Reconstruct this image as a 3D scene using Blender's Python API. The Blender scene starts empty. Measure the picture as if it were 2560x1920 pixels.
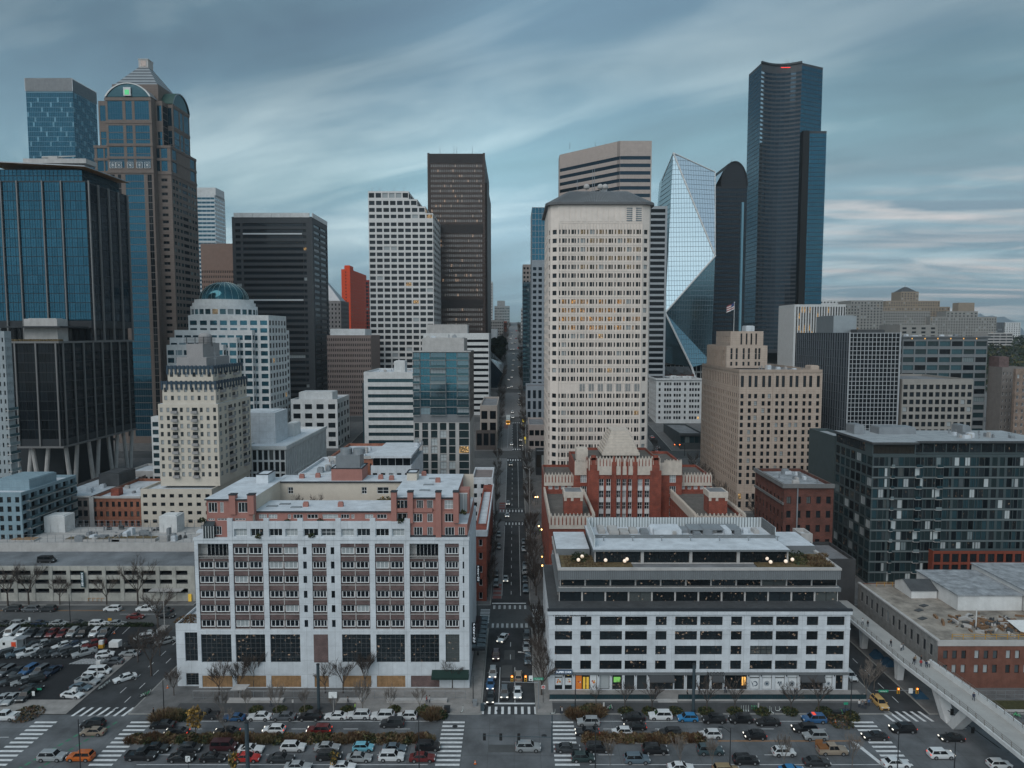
import bpy,bmesh,math,random
from mathutils import Vector,Matrix
R=math.radians
rng=random.Random(7)
SC=bpy.context.scene
COL=SC.collection
# ---------------------------------------------------------------- camera
H=80.0;F=1750.0;TH=R(4.25);CXP=1285.0
cam=bpy.data.cameras.new('camera');camo=bpy.data.objects.new('camera',cam);COL.objects.link(camo)
cam.sensor_width=36;cam.lens=F/2560*36;cam.clip_end=60000;cam.clip_start=1
camo.location=(0,0,H);camo.rotation_euler=(R(90)-TH,0,0);cam.shift_x=-5/2560
SC.camera=camo
# ---------------------------------------------------------------- world
W=bpy.data.worlds.new('World');SC.world=W;W.use_nodes=True
nt=W.node_tree;N=nt.nodes;L=nt.links;N.clear()
def nd(t,**k):
    n=N.new(t)
    for a,b in k.items():
        if a.startswith('i_'): n.inputs[int(a[2:])].default_value=b
        else: setattr(n,a,b)
    return n
SUN_EL,SUN_AZ=R(42),R(212)      # azimuth measured clockwise from +Y: behind the camera and to the left, veiled by cloud
sky=nd('ShaderNodeTexSky',sky_type='NISHITA',sun_disc=False,sun_elevation=SUN_EL,sun_rotation=SUN_AZ,altitude=50,air_density=1.2,dust_density=1.0,ozone_density=2.5)
tc=nd('ShaderNodeTexCoord');sp=nd('ShaderNodeSeparateXYZ');L.new(tc.outputs['Generated'],sp.inputs[0])
def mth(op,a,b=None,c=None):
    n=nd('ShaderNodeMath',operation=op)
    for i,v in enumerate((a,b,c)):
        if v is None: continue
        if isinstance(v,(int,float)): n.inputs[i].default_value=v
        else: L.new(v,n.inputs[i])
    return n.outputs[0]
zc=mth('MAXIMUM',sp.outputs[2],0.0)
den=mth('ADD',zc,0.13)
u=mth('DIVIDE',sp.outputs[0],den);v=mth('DIVIDE',sp.outputs[1],den)
cb=nd('ShaderNodeCombineXYZ');L.new(u,cb.inputs[0]);L.new(v,cb.inputs[1])
def cloud(rot,sx,sy,scale,detail,rough,off,dist=0.6):
    m=nd('ShaderNodeMapping',vector_type='TEXTURE');m.inputs['Rotation'].default_value=(0,0,rot);m.inputs['Scale'].default_value=(1/sx,1/sy,1);m.inputs['Location'].default_value=(off,off*1.7,0)
    L.new(cb.outputs[0],m.inputs[0])
    n=nd('ShaderNodeTexNoise');n.inputs['Scale'].default_value=scale;n.inputs['Detail'].default_value=detail;n.inputs['Roughness'].default_value=rough;n.inputs['Distortion'].default_value=dist
    L.new(m.outputs[0],n.inputs['Vector']);return n.outputs[0]
def ramp(x,stops):
    r=nd('ShaderNodeValToRGB');L.new(x,r.inputs[0]);e=r.color_ramp.elements
    e[0].position,e[0].color=stops[0][0],stops[0][1];e[1].position,e[1].color=stops[-1][0],stops[-1][1]
    for p,c in stops[1:-1]: q=e.new(p);q.color=c
    return r.outputs[0]
def g(v): return (v,v,v,1)
def mixc(f,a,b,bt='MIX'):
    n=nd('ShaderNodeMix',data_type='RGBA',blend_type=bt)
    for i,x in ((0,f),(6,a),(7,b)):
        if isinstance(x,(int,float)): n.inputs[i].default_value=x
        elif isinstance(x,tuple): n.inputs[i].default_value=x
        else: L.new(x,n.inputs[i])
    return n.outputs[2]
c1=cloud(R(-28),.30,1.1,.62,6,.5,3.1)
c2=cloud(R(-30),.6,1.3,1.5,7,.5,8.3,1.2)
c3=cloud(R(-30),.22,.6,.8,3,.5,5.5)
dens=mth('ADD',mth('MULTIPLY',c1,.65),mth('MULTIPLY',c2,.2));dens=mth('ADD',dens,mth('MULTIPLY',c3,.35))
cover=ramp(dens,[(.46,g(.55)),(.58,g(.9)),(.70,g(1))])
skyc=mixc(1.0,mixc(1.0,sky.outputs[0],(.80,.95,1.08,1),'MULTIPLY'),(2.6,3.8,4.5,1),'DARKEN')
# cloud underside brightness follows the sky level
cl=ramp(mth('ADD',mth('MULTIPLY',cloud(R(-30),.34,.85,.62,5,.45,1.2,.9),.7),mth('MULTIPLY',c2,.3)),[(.40,(1.15,1.8,2.15,1)),(.49,(1.55,2.55,3.05,1)),(.60,(4.0,5.1,5.4,1))])
mix1=mixc(mth('MULTIPLY',cover,.85),skyc,cl)
# darker, greyer deck overhead ; brighter low band
el=ramp(zc,[(.0,g(.92)),(.10,g(1.08)),(.22,g(1.0)),(.34,g(.66)),(.75,g(.7))])
mix2=mixc(1.0,mixc(1.0,mix1,el,'MULTIPLY'),ramp(mth('MULTIPLY_ADD',sp.outputs[0],1.0,.5),[(0,g(.70)),(.25,g(.76)),(.47,g(1.02)),(.6,g(1.0)),(1,g(.76))]),'MULTIPLY')
# afterglow low in the west, behind the camera
dt=mth('MULTIPLY',sp.outputs[1],-1.0)
glow=mth('MULTIPLY',mth('MINIMUM',mth('MULTIPLY',mth('MAXIMUM',dt,0),1.6),1.0),.75)
mix3=mixc(glow,mix2,mixc(.62,mixc(1.0,mix2,(1.9,1.75,1.7,1),'MULTIPLY'),ramp(zc,[(0,(4.0,4.2,4.3,1)),(.25,(3.4,4.3,4.9,1)),(.9,(2.4,3.2,3.8,1))])))
# cream and rose cloud banks low in the south-east
bank=mth('MULTIPLY',mth('MULTIPLY',ramp(zc,[(0,g(.3)),(.03,g(1)),(.15,g(.8)),(.23,g(0))]),ramp(sp.outputs[0],[(.12,g(0)),(.34,g(1))])),ramp(cloud(R(-10),.25,1.6,1.5,7,.6,4.4,.9),[(.44,g(0)),(.60,g(.85))]))
mix3=mixc(bank,mix3,ramp(c2,[(.40,(1.25,1.75,2.15,1)),(.50,(3.3,3.2,3.2,1)),(.6,(4.5,4.0,3.8,1))]))
bg=nd('ShaderNodeBackground');L.new(mix3,bg.inputs[0]);bg.inputs[1].default_value=0.085
out=nd('ShaderNodeOutputWorld');L.new(bg.outputs[0],out.inputs[0])
# ---------------------------------------------------------------- sun, exposure
sl=bpy.data.lights.new('sun','SUN');sl.energy=0.75;sl.angle=R(50);sl.color=(1,.95,.91)
so=bpy.data.objects.new('sun',sl);COL.objects.link(so)
so.rotation_euler=Vector((math.sin(SUN_AZ)*math.cos(SUN_EL),math.cos(SUN_AZ)*math.cos(SUN_EL),math.sin(SUN_EL))).to_track_quat('Z','Y').to_euler()
SC.view_settings.view_transform='Standard';SC.view_settings.look='None';SC.view_settings.exposure=1.17;SC.view_settings.gamma=1
SC.render.engine='CYCLES'
# ---------------------------------------------------------------- geometry maths
ct,st_=math.cos(TH),math.sin(TH)
def at(px,py,D):                  # photograph pixel + distance -> world X, Z
    t=(960-py)/F;h=D*(t*ct-st_)/(ct+t*st_);zc_=D*ct-h*st_
    return (px-CXP)*zc_/F,H+h
TER=[(-400,0),(203,0),(293,4),(376,14),(470,21.5),(563,33),(656,42),(750,60),(900,79),(1100,95),(1350,97),(1800,74),(40000,40)]
def tz(D):
    if D<=TER[0][0]: return TER[0][1]
    for (a,za),(b,zb) in zip(TER,TER[1:]):
        if D<=b: return za+(zb-za)*(D-a)/(b-a)
    return TER[-1][1]
def hit(px,py,dz=0.0):            # pixel -> point on the terrain
    lo=60.0;D=lo
    while D<3000:
        X,Z=at(px,py,D)
        if Z<=tz(D)+dz: return X,D
        D += .25 if D<300 else 1
    return X,D
# ---------------------------------------------------------------- mesh builder
class MB:
    def __init__(s): s.v=[];s.f=[];s.m=[]
    def poly(s,pts,m=0):
        n=len(s.v);s.v += [tuple(p) for p in pts];s.f.append(tuple(range(n,n+len(pts))));s.m.append(m)
    def quad(s,a,b,c,d,m=0): s.poly((a,b,c,d),m)
    def box(s,x0,x1,y0,y1,z0,z1,m=0,tm=None,sk=''):
        a,b,c,d=(x0,y0),(x1,y0),(x1,y1),(x0,y1)
        for k,(p,q) in zip('frbl',((a,b),(b,c),(c,d),(d,a))):
            if k not in sk: s.quad((*p,z0),(*q,z0),(*q,z1),(*p,z1),m)
        if 't' not in sk: s.quad((*a,z1),(*b,z1),(*c,z1),(*d,z1),m if tm is None else tm)
        if 'u' not in sk: s.quad((*d,z0),(*c,z0),(*b,z0),(*a,z0),m)
    def prism(s,P,z0,z1,m=0,tm=None,cap=True):
        n=len(P)
        for i in range(n):
            p,q=P[i],P[(i+1) % n];s.quad((*p,z0),(*q,z0),(*q,z1),(*p,z1),m)
        if cap: s.poly([(*p,z1) for p in P],m if tm is None else tm);s.poly([(*p,z0) for p in reversed(P)],m)
    def frust(s,P,z0,Q,z1,m=0,cap=True):
        n=len(P)
        for i in range(n): j=(i+1) % n;s.quad((*P[i],z0),(*P[j],z0),(*Q[j],z1),(*Q[i],z1),m)
        if cap: s.poly([(*p,z1) for p in Q],m)
    def cyl(s,x,y,r,z0,z1,n=10,m=0,r1=None,cap=True):
        r1=r if r1 is None else r1
        P=[(x+r*math.cos(6.2832*i/n),y+r*math.sin(6.2832*i/n)) for i in range(n)];Q=[(x+r1*math.cos(6.2832*i/n),y+r1*math.sin(6.2832*i/n)) for i in range(n)]
        s.frust(P,z0,Q,z1,m,cap)
    def tube(s,a,b,r0,r1=None,n=5,m=0,cap=True):
        a=Vector(a);b=Vector(b);r1=r0 if r1 is None else r1;d=(b-a)
        if d.length<1e-6: return
        d.normalize();e=d.orthogonal().normalized();f=d.cross(e)
        k=len(s.v)
        for c,r in ((a,r0),(b,r1)):
            for i in range(n):
                t=6.2832*i/n;s.v.append(tuple(c+e*(r*math.cos(t))+f*(r*math.sin(t))))
        for i in range(n): j=(i+1) % n;s.f.append((k+i,k+j,k+n+j,k+n+i));s.m.append(m)
        if cap: s.f.append(tuple(range(k+n,k+2*n)));s.m.append(m);s.f.append(tuple(range(k+n-1,k-1,-1)));s.m.append(m)
    def obox(s,c,ax,L,Wd,z0,z1,m=0):      # box of length L along angle ax
        u_=Vector((math.cos(ax),math.sin(ax)));v_=Vector((-u_.y,u_.x));c=Vector(c)
        P=[c-u_*L/2-v_*Wd/2,c+u_*L/2-v_*Wd/2,c+u_*L/2+v_*Wd/2,c-u_*L/2+v_*Wd/2]
        s.prism([tuple(p) for p in P],z0,z1,m)
    def sphere(s,c,r,nu=10,nv=6,m=0,sz=1,z_lo=-1.0):
        k=len(s.v);c=Vector(c);rings=[]
        a0=math.asin(z_lo)
        for j in range(nv+1):
            a=a0+(math.pi/2-a0)*j/nv
            rings.append(len(s.v))
            for i in range(nu): t=6.2832*i/nu;s.v.append((c.x+r*math.cos(a)*math.cos(t),c.y+r*math.cos(a)*math.sin(t),c.z+r*sz*math.sin(a)))
        for j in range(nv):
            for i in range(nu): i2=(i+1) % nu;s.f.append((rings[j]+i,rings[j]+i2,rings[j+1]+i2,rings[j+1]+i));s.m.append(m)
    def mesh(s,name,mats,off=(0,0,0),smooth=False):
        me=bpy.data.meshes.new(name);ox,oy,oz=off
        me.from_pydata([(x-ox,y-oy,z-oz) for x,y,z in s.v],[],s.f)
        for m_ in (mats if isinstance(mats,(list,tuple)) else [mats]): me.materials.append(m_)
        if any(s.m): me.polygons.foreach_set('material_index',s.m)
        if smooth: me.polygons.foreach_set('use_smooth',[True]*len(s.f))
        return me
    def build(s,name,mats,parent=None,smooth=False,at_=None):
        if not s.v: return None
        base=WP.get(parent.name,(0,0,0)) if parent else (0,0,0)
        if at_ is None and parent is None:
            xs=[p[0] for p in s.v];ys=[p[1] for p in s.v];zs=[p[2] for p in s.v]
            at_=((min(xs)+max(xs))/2,(min(ys)+max(ys))/2,min(zs))
        org=at_ or base
        o=bpy.data.objects.new(name,s.mesh(name,mats,org,smooth));COL.objects.link(o)
        if parent: o.parent=parent;o.location=tuple(a-b for a,b in zip(org,base))
        else: o.location=org
        WP[o.name]=tuple(org)
        return o
WP={}
def thing(name,label,cat,loc=(0,0,0),rz=0,group=None):
    o=bpy.data.objects.new(name,None);COL.objects.link(o);o.location=loc;o.rotation_euler=(0,0,rz);o.empty_display_size=.5
    o['label']=label;o['category']=cat
    if group: o['group']=group
    WP[o.name]=tuple(loc);return o
def tag(o,label,cat,group=None,kind=None):
    o['label']=label;o['category']=cat
    if group: o['group']=group
    if kind: o['kind']=kind
    return o
def struct(o,label,kind='structure'): o['kind']=kind;o['label']=label;return o
def dup(root,loc,rz=0,label=None,group=None,color=None,sc=None):
    r=root.copy();COL.objects.link(r);r.location=loc;r.rotation_euler=(0,0,rz)
    if sc: r.scale=sc if isinstance(sc,tuple) else (sc,sc,sc)
    if label: r['label']=label
    if group: r['group']=group
    if color: r.color=color
    for ch in KIDS.get(root.name,list(root.children)):
        c=ch.copy();COL.objects.link(c);c.parent=r
        if color: c.color=color
        for gch in KIDS.get(ch.name,()):
            d=gch.copy();COL.objects.link(d);d.parent=c
            if color: d.color=color
    return r
KIDS={}
# ---------------------------------------------------------------- materials
MATS={}
def newmat(name):
    m=bpy.data.materials.new(name);m.use_nodes=True;t=m.node_tree;b=t.nodes['Principled BSDF'];return m,t,b
def _n(t,ty,**k):
    n=t.nodes.new(ty)
    for a,b in k.items(): setattr(n,a,b)
    return n
def mat(name,col,rough=.8,var=.18,scale=.35,metal=0,streak=.25,spec=.25,emit=None,es=0,fine=3.0,bump=0,panel=None):
    """stone, concrete, metal, paint: soft blotches and rain streaks of the surface itself"""
    if name in MATS: return MATS[name]
    m,t,b=newmat(name);L_=t.links
    b.inputs['Roughness'].default_value=rough;b.inputs['Metallic'].default_value=metal;b.inputs['Specular IOR Level'].default_value=spec
    if emit: b.inputs['Emission Color'].default_value=(*emit,1);b.inputs['Emission Strength'].default_value=es
    c4=(*col,1)
    if var>0:
        tcn=_n(t,'ShaderNodeTexCoord');geo=_n(t,'ShaderNodeNewGeometry')
        n1=_n(t,'ShaderNodeTexNoise');n1.inputs['Scale'].default_value=scale;n1.inputs['Detail'].default_value=6;n1.inputs['Roughness'].default_value=.65
        L_.new(geo.outputs['Position'],n1.inputs['Vector'])
        mp=_n(t,'ShaderNodeMapping');mp.inputs['Scale'].default_value=(fine*.45,fine*.45,.06*fine);L_.new(geo.outputs['Position'],mp.inputs[0])
        n2=_n(t,'ShaderNodeTexNoise');n2.inputs['Scale'].default_value=1.0;n2.inputs['Detail'].default_value=4;L_.new(mp.outputs[0],n2.inputs['Vector'])
        mx=_n(t,'ShaderNodeMath',operation='MULTIPLY_ADD');L_.new(n2.outputs[0],mx.inputs[0]);mx.inputs[1].default_value=streak; 
        sb=_n(t,'ShaderNodeMath',operation='MULTIPLY');L_.new(n1.outputs[0],sb.inputs[0]);sb.inputs[1].default_value=1-streak;L_.new(sb.outputs[0],mx.inputs[2])
        mr=_n(t,'ShaderNodeMapRange');mr.inputs[1].default_value=.3;mr.inputs[2].default_value=.7;mr.inputs[3].default_value=1-var*1.3;mr.inputs[4].default_value=1+var*.6
        L_.new(mx.outputs[0],mr.inputs[0])
        mm=_n(t,'ShaderNodeVectorMath',operation='SCALE');mm.inputs[0].default_value=col;L_.new(mr.outputs[0],mm.inputs['Scale'])
        last=mm.outputs[0]
        if panel:      # joints between cast panels, (w, h)
            sx=_n(t,'ShaderNodeSeparateXYZ');L_.new(geo.outputs['Position'],sx.inputs[0])
            ad=_n(t,'ShaderNodeMath',operation='ADD');L_.new(sx.outputs[0],ad.inputs[0]);L_.new(sx.outputs[1],ad.inputs[1])
            cbn=_n(t,'ShaderNodeCombineXYZ');L_.new(ad.outputs[0],cbn.inputs[0]);L_.new(sx.outputs[2],cbn.inputs[1])
            br=_n(t,'ShaderNodeTexBrick');br.offset=0;br.inputs['Scale'].default_value=1;br.inputs['Brick Width'].default_value=panel[0];br.inputs['Row Height'].default_value=panel[1];br.inputs['Mortar Size'].default_value=.03
            br.inputs['Color1'].default_value=(1,1,1,1);br.inputs['Color2'].default_value=(.93,.93,.93,1);br.inputs['Mortar'].default_value=(.62,.62,.62,1)
            L_.new(cbn.outputs[0],br.inputs['Vector'])
            ml=_n(t,'ShaderNodeVectorMath',operation='MULTIPLY');L_.new(last,ml.inputs[0]);L_.new(br.outputs[0],ml.inputs[1]);last=ml.outputs[0]
        L_.new(last,b.inputs['Base Color'])
        if bump:
            bp=_n(t,'ShaderNodeBump');bp.inputs['Strength'].default_value=bump;L_.new(n1.outputs[0],bp.inputs['Height']);L_.new(bp.outputs[0],b.inputs['Normal'])
    else: b.inputs['Base Color'].default_value=c4
    MATS[name]=m;return m
def brick(name,c1_,c2_,mort=(.3,.28,.26),bw=.5,rh=.16):
    if name in MATS: return MATS[name]
    m,t,b=newmat(name);L_=t.links;b.inputs['Roughness'].default_value=.9
    geo=_n(t,'ShaderNodeNewGeometry');sx=_n(t,'ShaderNodeSeparateXYZ');L_.new(geo.outputs['Position'],sx.inputs[0])
    ad=_n(t,'ShaderNodeMath',operation='ADD');L_.new(sx.outputs[0],ad.inputs[0]);L_.new(sx.outputs[1],ad.inputs[1])
    cbn=_n(t,'ShaderNodeCombineXYZ');L_.new(ad.outputs[0],cbn.inputs[0]);L_.new(sx.outputs[2],cbn.inputs[1])
    br=_n(t,'ShaderNodeTexBrick');br.inputs['Scale'].default_value=1;br.inputs['Brick Width'].default_value=bw;br.inputs['Row Height'].default_value=rh;br.inputs['Mortar Size'].default_value=.012
    br.inputs['Color1'].default_value=(*c1_,1);br.inputs['Color2'].default_value=(*c2_,1);br.inputs['Mortar'].default_value=(*mort,1)
    L_.new(cbn.outputs[0],br.inputs['Vector'])
    n1=_n(t,'ShaderNodeTexNoise');n1.inputs['Scale'].default_value=.5;n1.inputs['Detail'].default_value=6;L_.new(geo.outputs['Position'],n1.inputs['Vector'])
    mr=_n(t,'ShaderNodeMapRange');mr.inputs[1].default_value=.3;mr.inputs[2].default_value=.7;mr.inputs[3].default_value=.68;mr.inputs[4].default_value=1.2;L_.new(n1.outputs[0],mr.inputs[0])
    mm=_n(t,'ShaderNodeVectorMath',operation='SCALE');L_.new(br.outputs[0],mm.inputs[0]);L_.new(mr.outputs[0],mm.inputs['Scale']);L_.new(mm.outputs[0],b.inputs['Base Color'])
    MATS[name]=m;return m
def glass(name,tint=(.03,.05,.07),metal=0.0,rough=.08,lit=0.0,litc=(1,.62,.25),ls=1.2,blind=.1,blindc=(.30,.33,.34),spec=.9,inner=.0,wob=.006):
    """window glass: each pane its own darkness, some with blinds drawn, some with the room lit"""
    if name in MATS: return MATS[name]
    m,t,b=newmat(name);L_=t.links
    b.inputs['Metallic'].default_value=metal;b.inputs['Roughness'].default_value=rough;b.inputs['Specular IOR Level'].default_value=spec*.28;b.inputs['IOR'].default_value=1.5
    oi=_n(t,'ShaderNodeObjectInfo');atn=_n(t,'ShaderNodeAttribute');atn.attribute_name='rnd'
    ad=_n(t,'ShaderNodeMath',operation='ADD');L_.new(oi.outputs['Random'],ad.inputs[0]);L_.new(atn.outputs['Fac'],ad.inputs[1])
    fr=_n(t,'ShaderNodeMath',operation='FRACT');L_.new(ad.outputs[0],fr.inputs[0])
    wn=_n(t,'ShaderNodeTexWhiteNoise',noise_dimensions='1D');L_.new(fr.outputs[0],wn.inputs['W'])
    wv=wn.outputs['Value']
    mr=_n(t,'ShaderNodeMapRange');mr.inputs[3].default_value=.55 if not metal else .88;mr.inputs[4].default_value=1.45 if not metal else 1.1;L_.new(fr.outputs[0],mr.inputs[0])
    sc=_n(t,'ShaderNodeVectorMath',operation='SCALE');sc.inputs[0].default_value=tint;L_.new(mr.outputs[0],sc.inputs['Scale'])
    gt=_n(t,'ShaderNodeMath',operation='LESS_THAN');L_.new(wv,gt.inputs[0]);gt.inputs[1].default_value=blind
    mx=_n(t,'ShaderNodeMix',data_type='RGBA');L_.new(gt.outputs[0],mx.inputs[0]);L_.new(sc.outputs[0],mx.inputs[6]);mx.inputs[7].default_value=(*blindc,1)
    L_.new(mx.outputs[2],b.inputs['Base Color'])
    if metal and blind>0:
        mq=_n(t,'ShaderNodeMath',operation='MULTIPLY_ADD');L_.new(gt.outputs[0],mq.inputs[0]);mq.inputs[1].default_value=-metal;mq.inputs[2].default_value=metal;L_.new(mq.outputs[0],b.inputs['Metallic'])
    geo=_n(t,'ShaderNodeNewGeometry')
    if lit>0 or inner>0:
        l2=_n(t,'ShaderNodeMath',operation='GREATER_THAN');L_.new(wv,l2.inputs[0]);l2.inputs[1].default_value=1-lit
        n1=_n(t,'ShaderNodeTexNoise');n1.inputs['Scale'].default_value=1.5;n1.inputs['Detail'].default_value=3;L_.new(geo.outputs['Position'],n1.inputs['Vector'])
        m1=_n(t,'ShaderNodeMapRange');m1.inputs[1].default_value=.48;m1.inputs[2].default_value=.70;m1.inputs[3].default_value=.04;m1.inputs[4].default_value=ls;L_.new(n1.outputs[0],m1.inputs[0])
        m2=_n(t,'ShaderNodeMath',operation='MULTIPLY');L_.new(l2.outputs[0],m2.inputs[0]);L_.new(m1.outputs[0],m2.inputs[1]);last=m2.outputs[0]
        if inner>0:   # warm specks of glow put on the pane for room lights
            vo=_n(t,'ShaderNodeTexNoise');vo.inputs['Scale'].default_value=1.6;vo.inputs['Detail'].default_value=1.5;L_.new(geo.outputs['Position'],vo.inputs['Vector'])
            m3=_n(t,'ShaderNodeMapRange');m3.inputs[1].default_value=.66;m3.inputs[2].default_value=.78;m3.inputs[4].default_value=inner;L_.new(vo.outputs[0],m3.inputs[0])
            m4=_n(t,'ShaderNodeMath',operation='ADD');L_.new(last,m4.inputs[0]);L_.new(m3.outputs[0],m4.inputs[1]);last=m4.outputs[0]
        b.inputs['Emission Color'].default_value=(*litc,1);L_.new(last,b.inputs['Emission Strength'])
    if wob:
        nb=_n(t,'ShaderNodeTexNoise');nb.inputs['Scale'].default_value=.35;nb.inputs['Detail'].default_value=2;L_.new(geo.outputs['Position'],nb.inputs['Vector'])
        bp=_n(t,'ShaderNodeBump');bp.inputs['Strength'].default_value=wob*4;bp.inputs['Distance'].default_value=.5;L_.new(nb.outputs[0],bp.inputs['Height']);L_.new(bp.outputs[0],b.inputs['Normal'])
    MATS[name]=m;return m
def paintcol(name,rough=.3,metal=.2):
    m,t,b=newmat(name);oi=_n(t,'ShaderNodeObjectInfo');t.links.new(oi.outputs['Color'],b.inputs['Base Color']);b.inputs['Roughness'].default_value=rough;b.inputs['Metallic'].default_value=metal
    b.inputs['Coat Weight'].default_value=.35 if rough<.4 else 0;return m
# palette
white=mat('white_render',(.57,.61,.645),.8,.17,panel=(3.2,3.28))
whitep=mat('white_precast',(.60,.61,.61),.8,.17)
cream=mat('cream_render',(.54,.49,.42),.85,.10)
pinkw=mat('rose_stucco',(.34,.165,.14),.88,.12)
roofw=mat('white_roof_membrane',(.56,.60,.64),.7,.22,.3,streak=.1)
roofg=mat('grey_roof_membrane',(.20,.205,.215),.85,.3,.25,streak=.1)
roofd=mat('dark_roof',(.07,.075,.08),.8,.25)
conc=mat('weathered_concrete',(.30,.29,.27),.9,.25)
concl=mat('light_concrete',(.42,.41,.40),.9,.18)
asph=mat('asphalt',(.046,.050,.054),.85,.45,.15,streak=.1)
road_c=mat('concrete_roadway',(.125,.134,.143),.85,.42,.12,streak=.05,panel=None)
pave=mat('pavement',(.14,.14,.14),.9,.25,.4,streak=.1)
pavel=mat('pale_pavement',(.27,.26,.25),.9,.25,.4,streak=.1)
kerb=mat('kerb_stone',(.26,.26,.25),.9,.15)
linew=mat('road_paint_white',(.62,.64,.65),.8,.2,1.5,streak=.1)
liney=mat('road_paint_yellow',(.42,.20,.06),.8,.3,1.2,streak=.1)
metalg=mat('grey_metal',(.30,.32,.34),.45,.15,metal=.5)
metald=mat('dark_metal',(.04,.045,.05),.5,.1,metal=.4)
metalb=mat('blue_grey_pole',(.06,.085,.10),.5,.1,metal=.3)
trim_d=mat('dark_trim',(.03,.035,.042),.6,.1)
brown=mat('bare_wood',(.075,.062,.055),.95,.2)
redbr=brick('red_brick',(.27,.060,.035),(.20,.045,.028),(.18,.1,.08))
dkbr=brick('dark_red_brick',(.13,.040,.028),(.09,.03,.022),(.09,.06,.05))
orbr=brick('orange_brick',(.30,.105,.06),(.24,.08,.045),(.2,.14,.1))
brbr=brick('plum_brick',(.135,.085,.082),(.10,.066,.065),(.16,.13,.12))
terra=mat('pale_terracotta',(.55,.49,.43),.85,.18,.8)
ply=mat('plywood_boards',(.32,.195,.10),.85,.35,.9,panel=(1.2,2.4))
wframe=mat('white_frame',(.66,.68,.69),.5,0)
gframe=mat('grey_frame',(.10,.108,.115),.5,0)
dframe=mat('black_frame',(.012,.014,.016),.7,0,spec=.1)
# ---------------------------------------------------------------- glazing kinds: glass, frame material, mullions per metre across, panes high, frame width
G=dict(
 dark=glass('glass_dark',(.012,.017,.022),lit=.004,ls=.4,blind=.08,inner=.0),
 office=glass('glass_office',(.014,.02,.026),lit=.012,ls=.4,blind=.05,inner=.05),
 blue=glass('glass_blue',(.03,.105,.155),metal=.8,rough=.06,blind=.0),
 teal=glass('glass_teal',(.05,.105,.125),metal=.6,rough=.08,blind=.10,blindc=(.16,.20,.21)),
 black=glass('glass_black',(.006,.009,.012),metal=.0,rough=.08,blind=.0,spec=.6),
 smoke=glass('glass_smoke',(.022,.042,.06),metal=.7,rough=.09,blind=.0),
 bronze=glass('glass_bronze',(.19,.165,.155),metal=.5,rough=.15,blind=.06,lit=.05,ls=.25,litc=(1,.6,.35),blindc=(.36,.29,.25)),
 warm=glass('glass_warm',(.03,.028,.025),lit=.4,litc=(1,.52,.16),ls=.22,blind=.1),
 warm2=glass('glass_yellowlit',(.05,.045,.035),lit=.5,litc=(1,.74,.42),ls=.12,blind=.2),
 hot=glass('glass_hotlit',(.03,.028,.025),lit=.75,litc=(1,.48,.12),ls=.45,blind=.0),
 apt=glass('glass_apartment',(.03,.05,.055),metal=.3,lit=.012,blind=.2,blindc=(.42,.46,.47),ls=.5),
 sky=glass('glass_skyblue',(.05,.15,.20),metal=.75,rough=.08,blind=.04,blindc=(.2,.27,.3)),
 silver=glass('glass_silver',(.45,.56,.62),metal=.95,rough=.06,blind=0),
 loft=glass('glass_loft',(.016,.02,.024),lit=.004,blind=.12,blindc=(.09,.10,.10)),
 room=glass('glass_room',(.016,.022,.026),lit=.0,litc=(1,.72,.5),ls=.35,blind=.05,blindc=(.07,.08,.08),inner=.13),
 shade=glass('glass_shaded',(.05,.06,.065),blind=.6,blindc=(.34,.37,.38),lit=.0),
)
FRM=dict(w=wframe,g=gframe,d=dframe)
class ST:
    def __init__(s,gl,fr='d',mw=0,nx=0,nz=1,fw=.08,sub=False): s.gl=G[gl];s.fr=FRM[fr];s.mw=mw;s.nx=nx;s.nz=nz;s.fw=fw;s.sub=sub;s.k=(gl,fr,mw,nx,nz,fw)
def winmb(w,h,s):
    """a window in its own plane: x across, z up, -y outward; glass in slot 0, frame in slot 1"""
    m=MB();f=s.fw;a=w/2;b=h/2
    m.quad((-a,0,-b),(a,0,-b),(a,0,b),(-a,0,b),0)
    if f>0:
        d=.06
        for x0,x1,z0,z1 in ((-a,a,-b,-b+f),(-a,a,b-f,b),(-a,-a+f,-b+f,b-f),(a-f,a,-b+f,b-f)): m.box(x0,x1,-d,-.002,z0,z1,1,sk='b')
        nx=s.nx or (max(1,round(w/s.mw)) if s.mw else 1)
        for i in range(1,nx): x=-a+w*i/nx;m.box(x-f*.4,x+f*.4,-d*.9,-.002,-b+f,b-f,1,sk='btu')
        for j in range(1,s.nz): z=-b+h*j/s.nz;m.box(-a+f,a-f,-d*.8,-.002,z-f*.35,z+f*.35,1,sk='blr')
    return m
WM={}
def winmesh(w,h,s):
    k=(round(w,2),round(h,2),s.k)
    if k not in WM: WM[k]=winmb(w,h,s).mesh('window',[s.gl,s.fr])
    return WM[k]
WINS=[];BOXES=[];BL=[]
def cols(L_,n,wf=.6,m0=0,m1=0):
    p=(L_-m0-m1)/n
    return [(m0+p*(i+.5-wf/2),m0+p*(i+.5+wf/2)) for i in range(n)]
def rows(z0,z1,fh,hf=.5,top=1.5,bot=0,sill=None):
    n=max(1,int((z1-top-z0-bot)/fh+.01));r=[]
    for j in range(n):
        zt=z1-top-j*fh;c=zt-fh*.5;r.append((c-fh*hf/2,c+fh*hf/2))
    return r[::-1]
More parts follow.
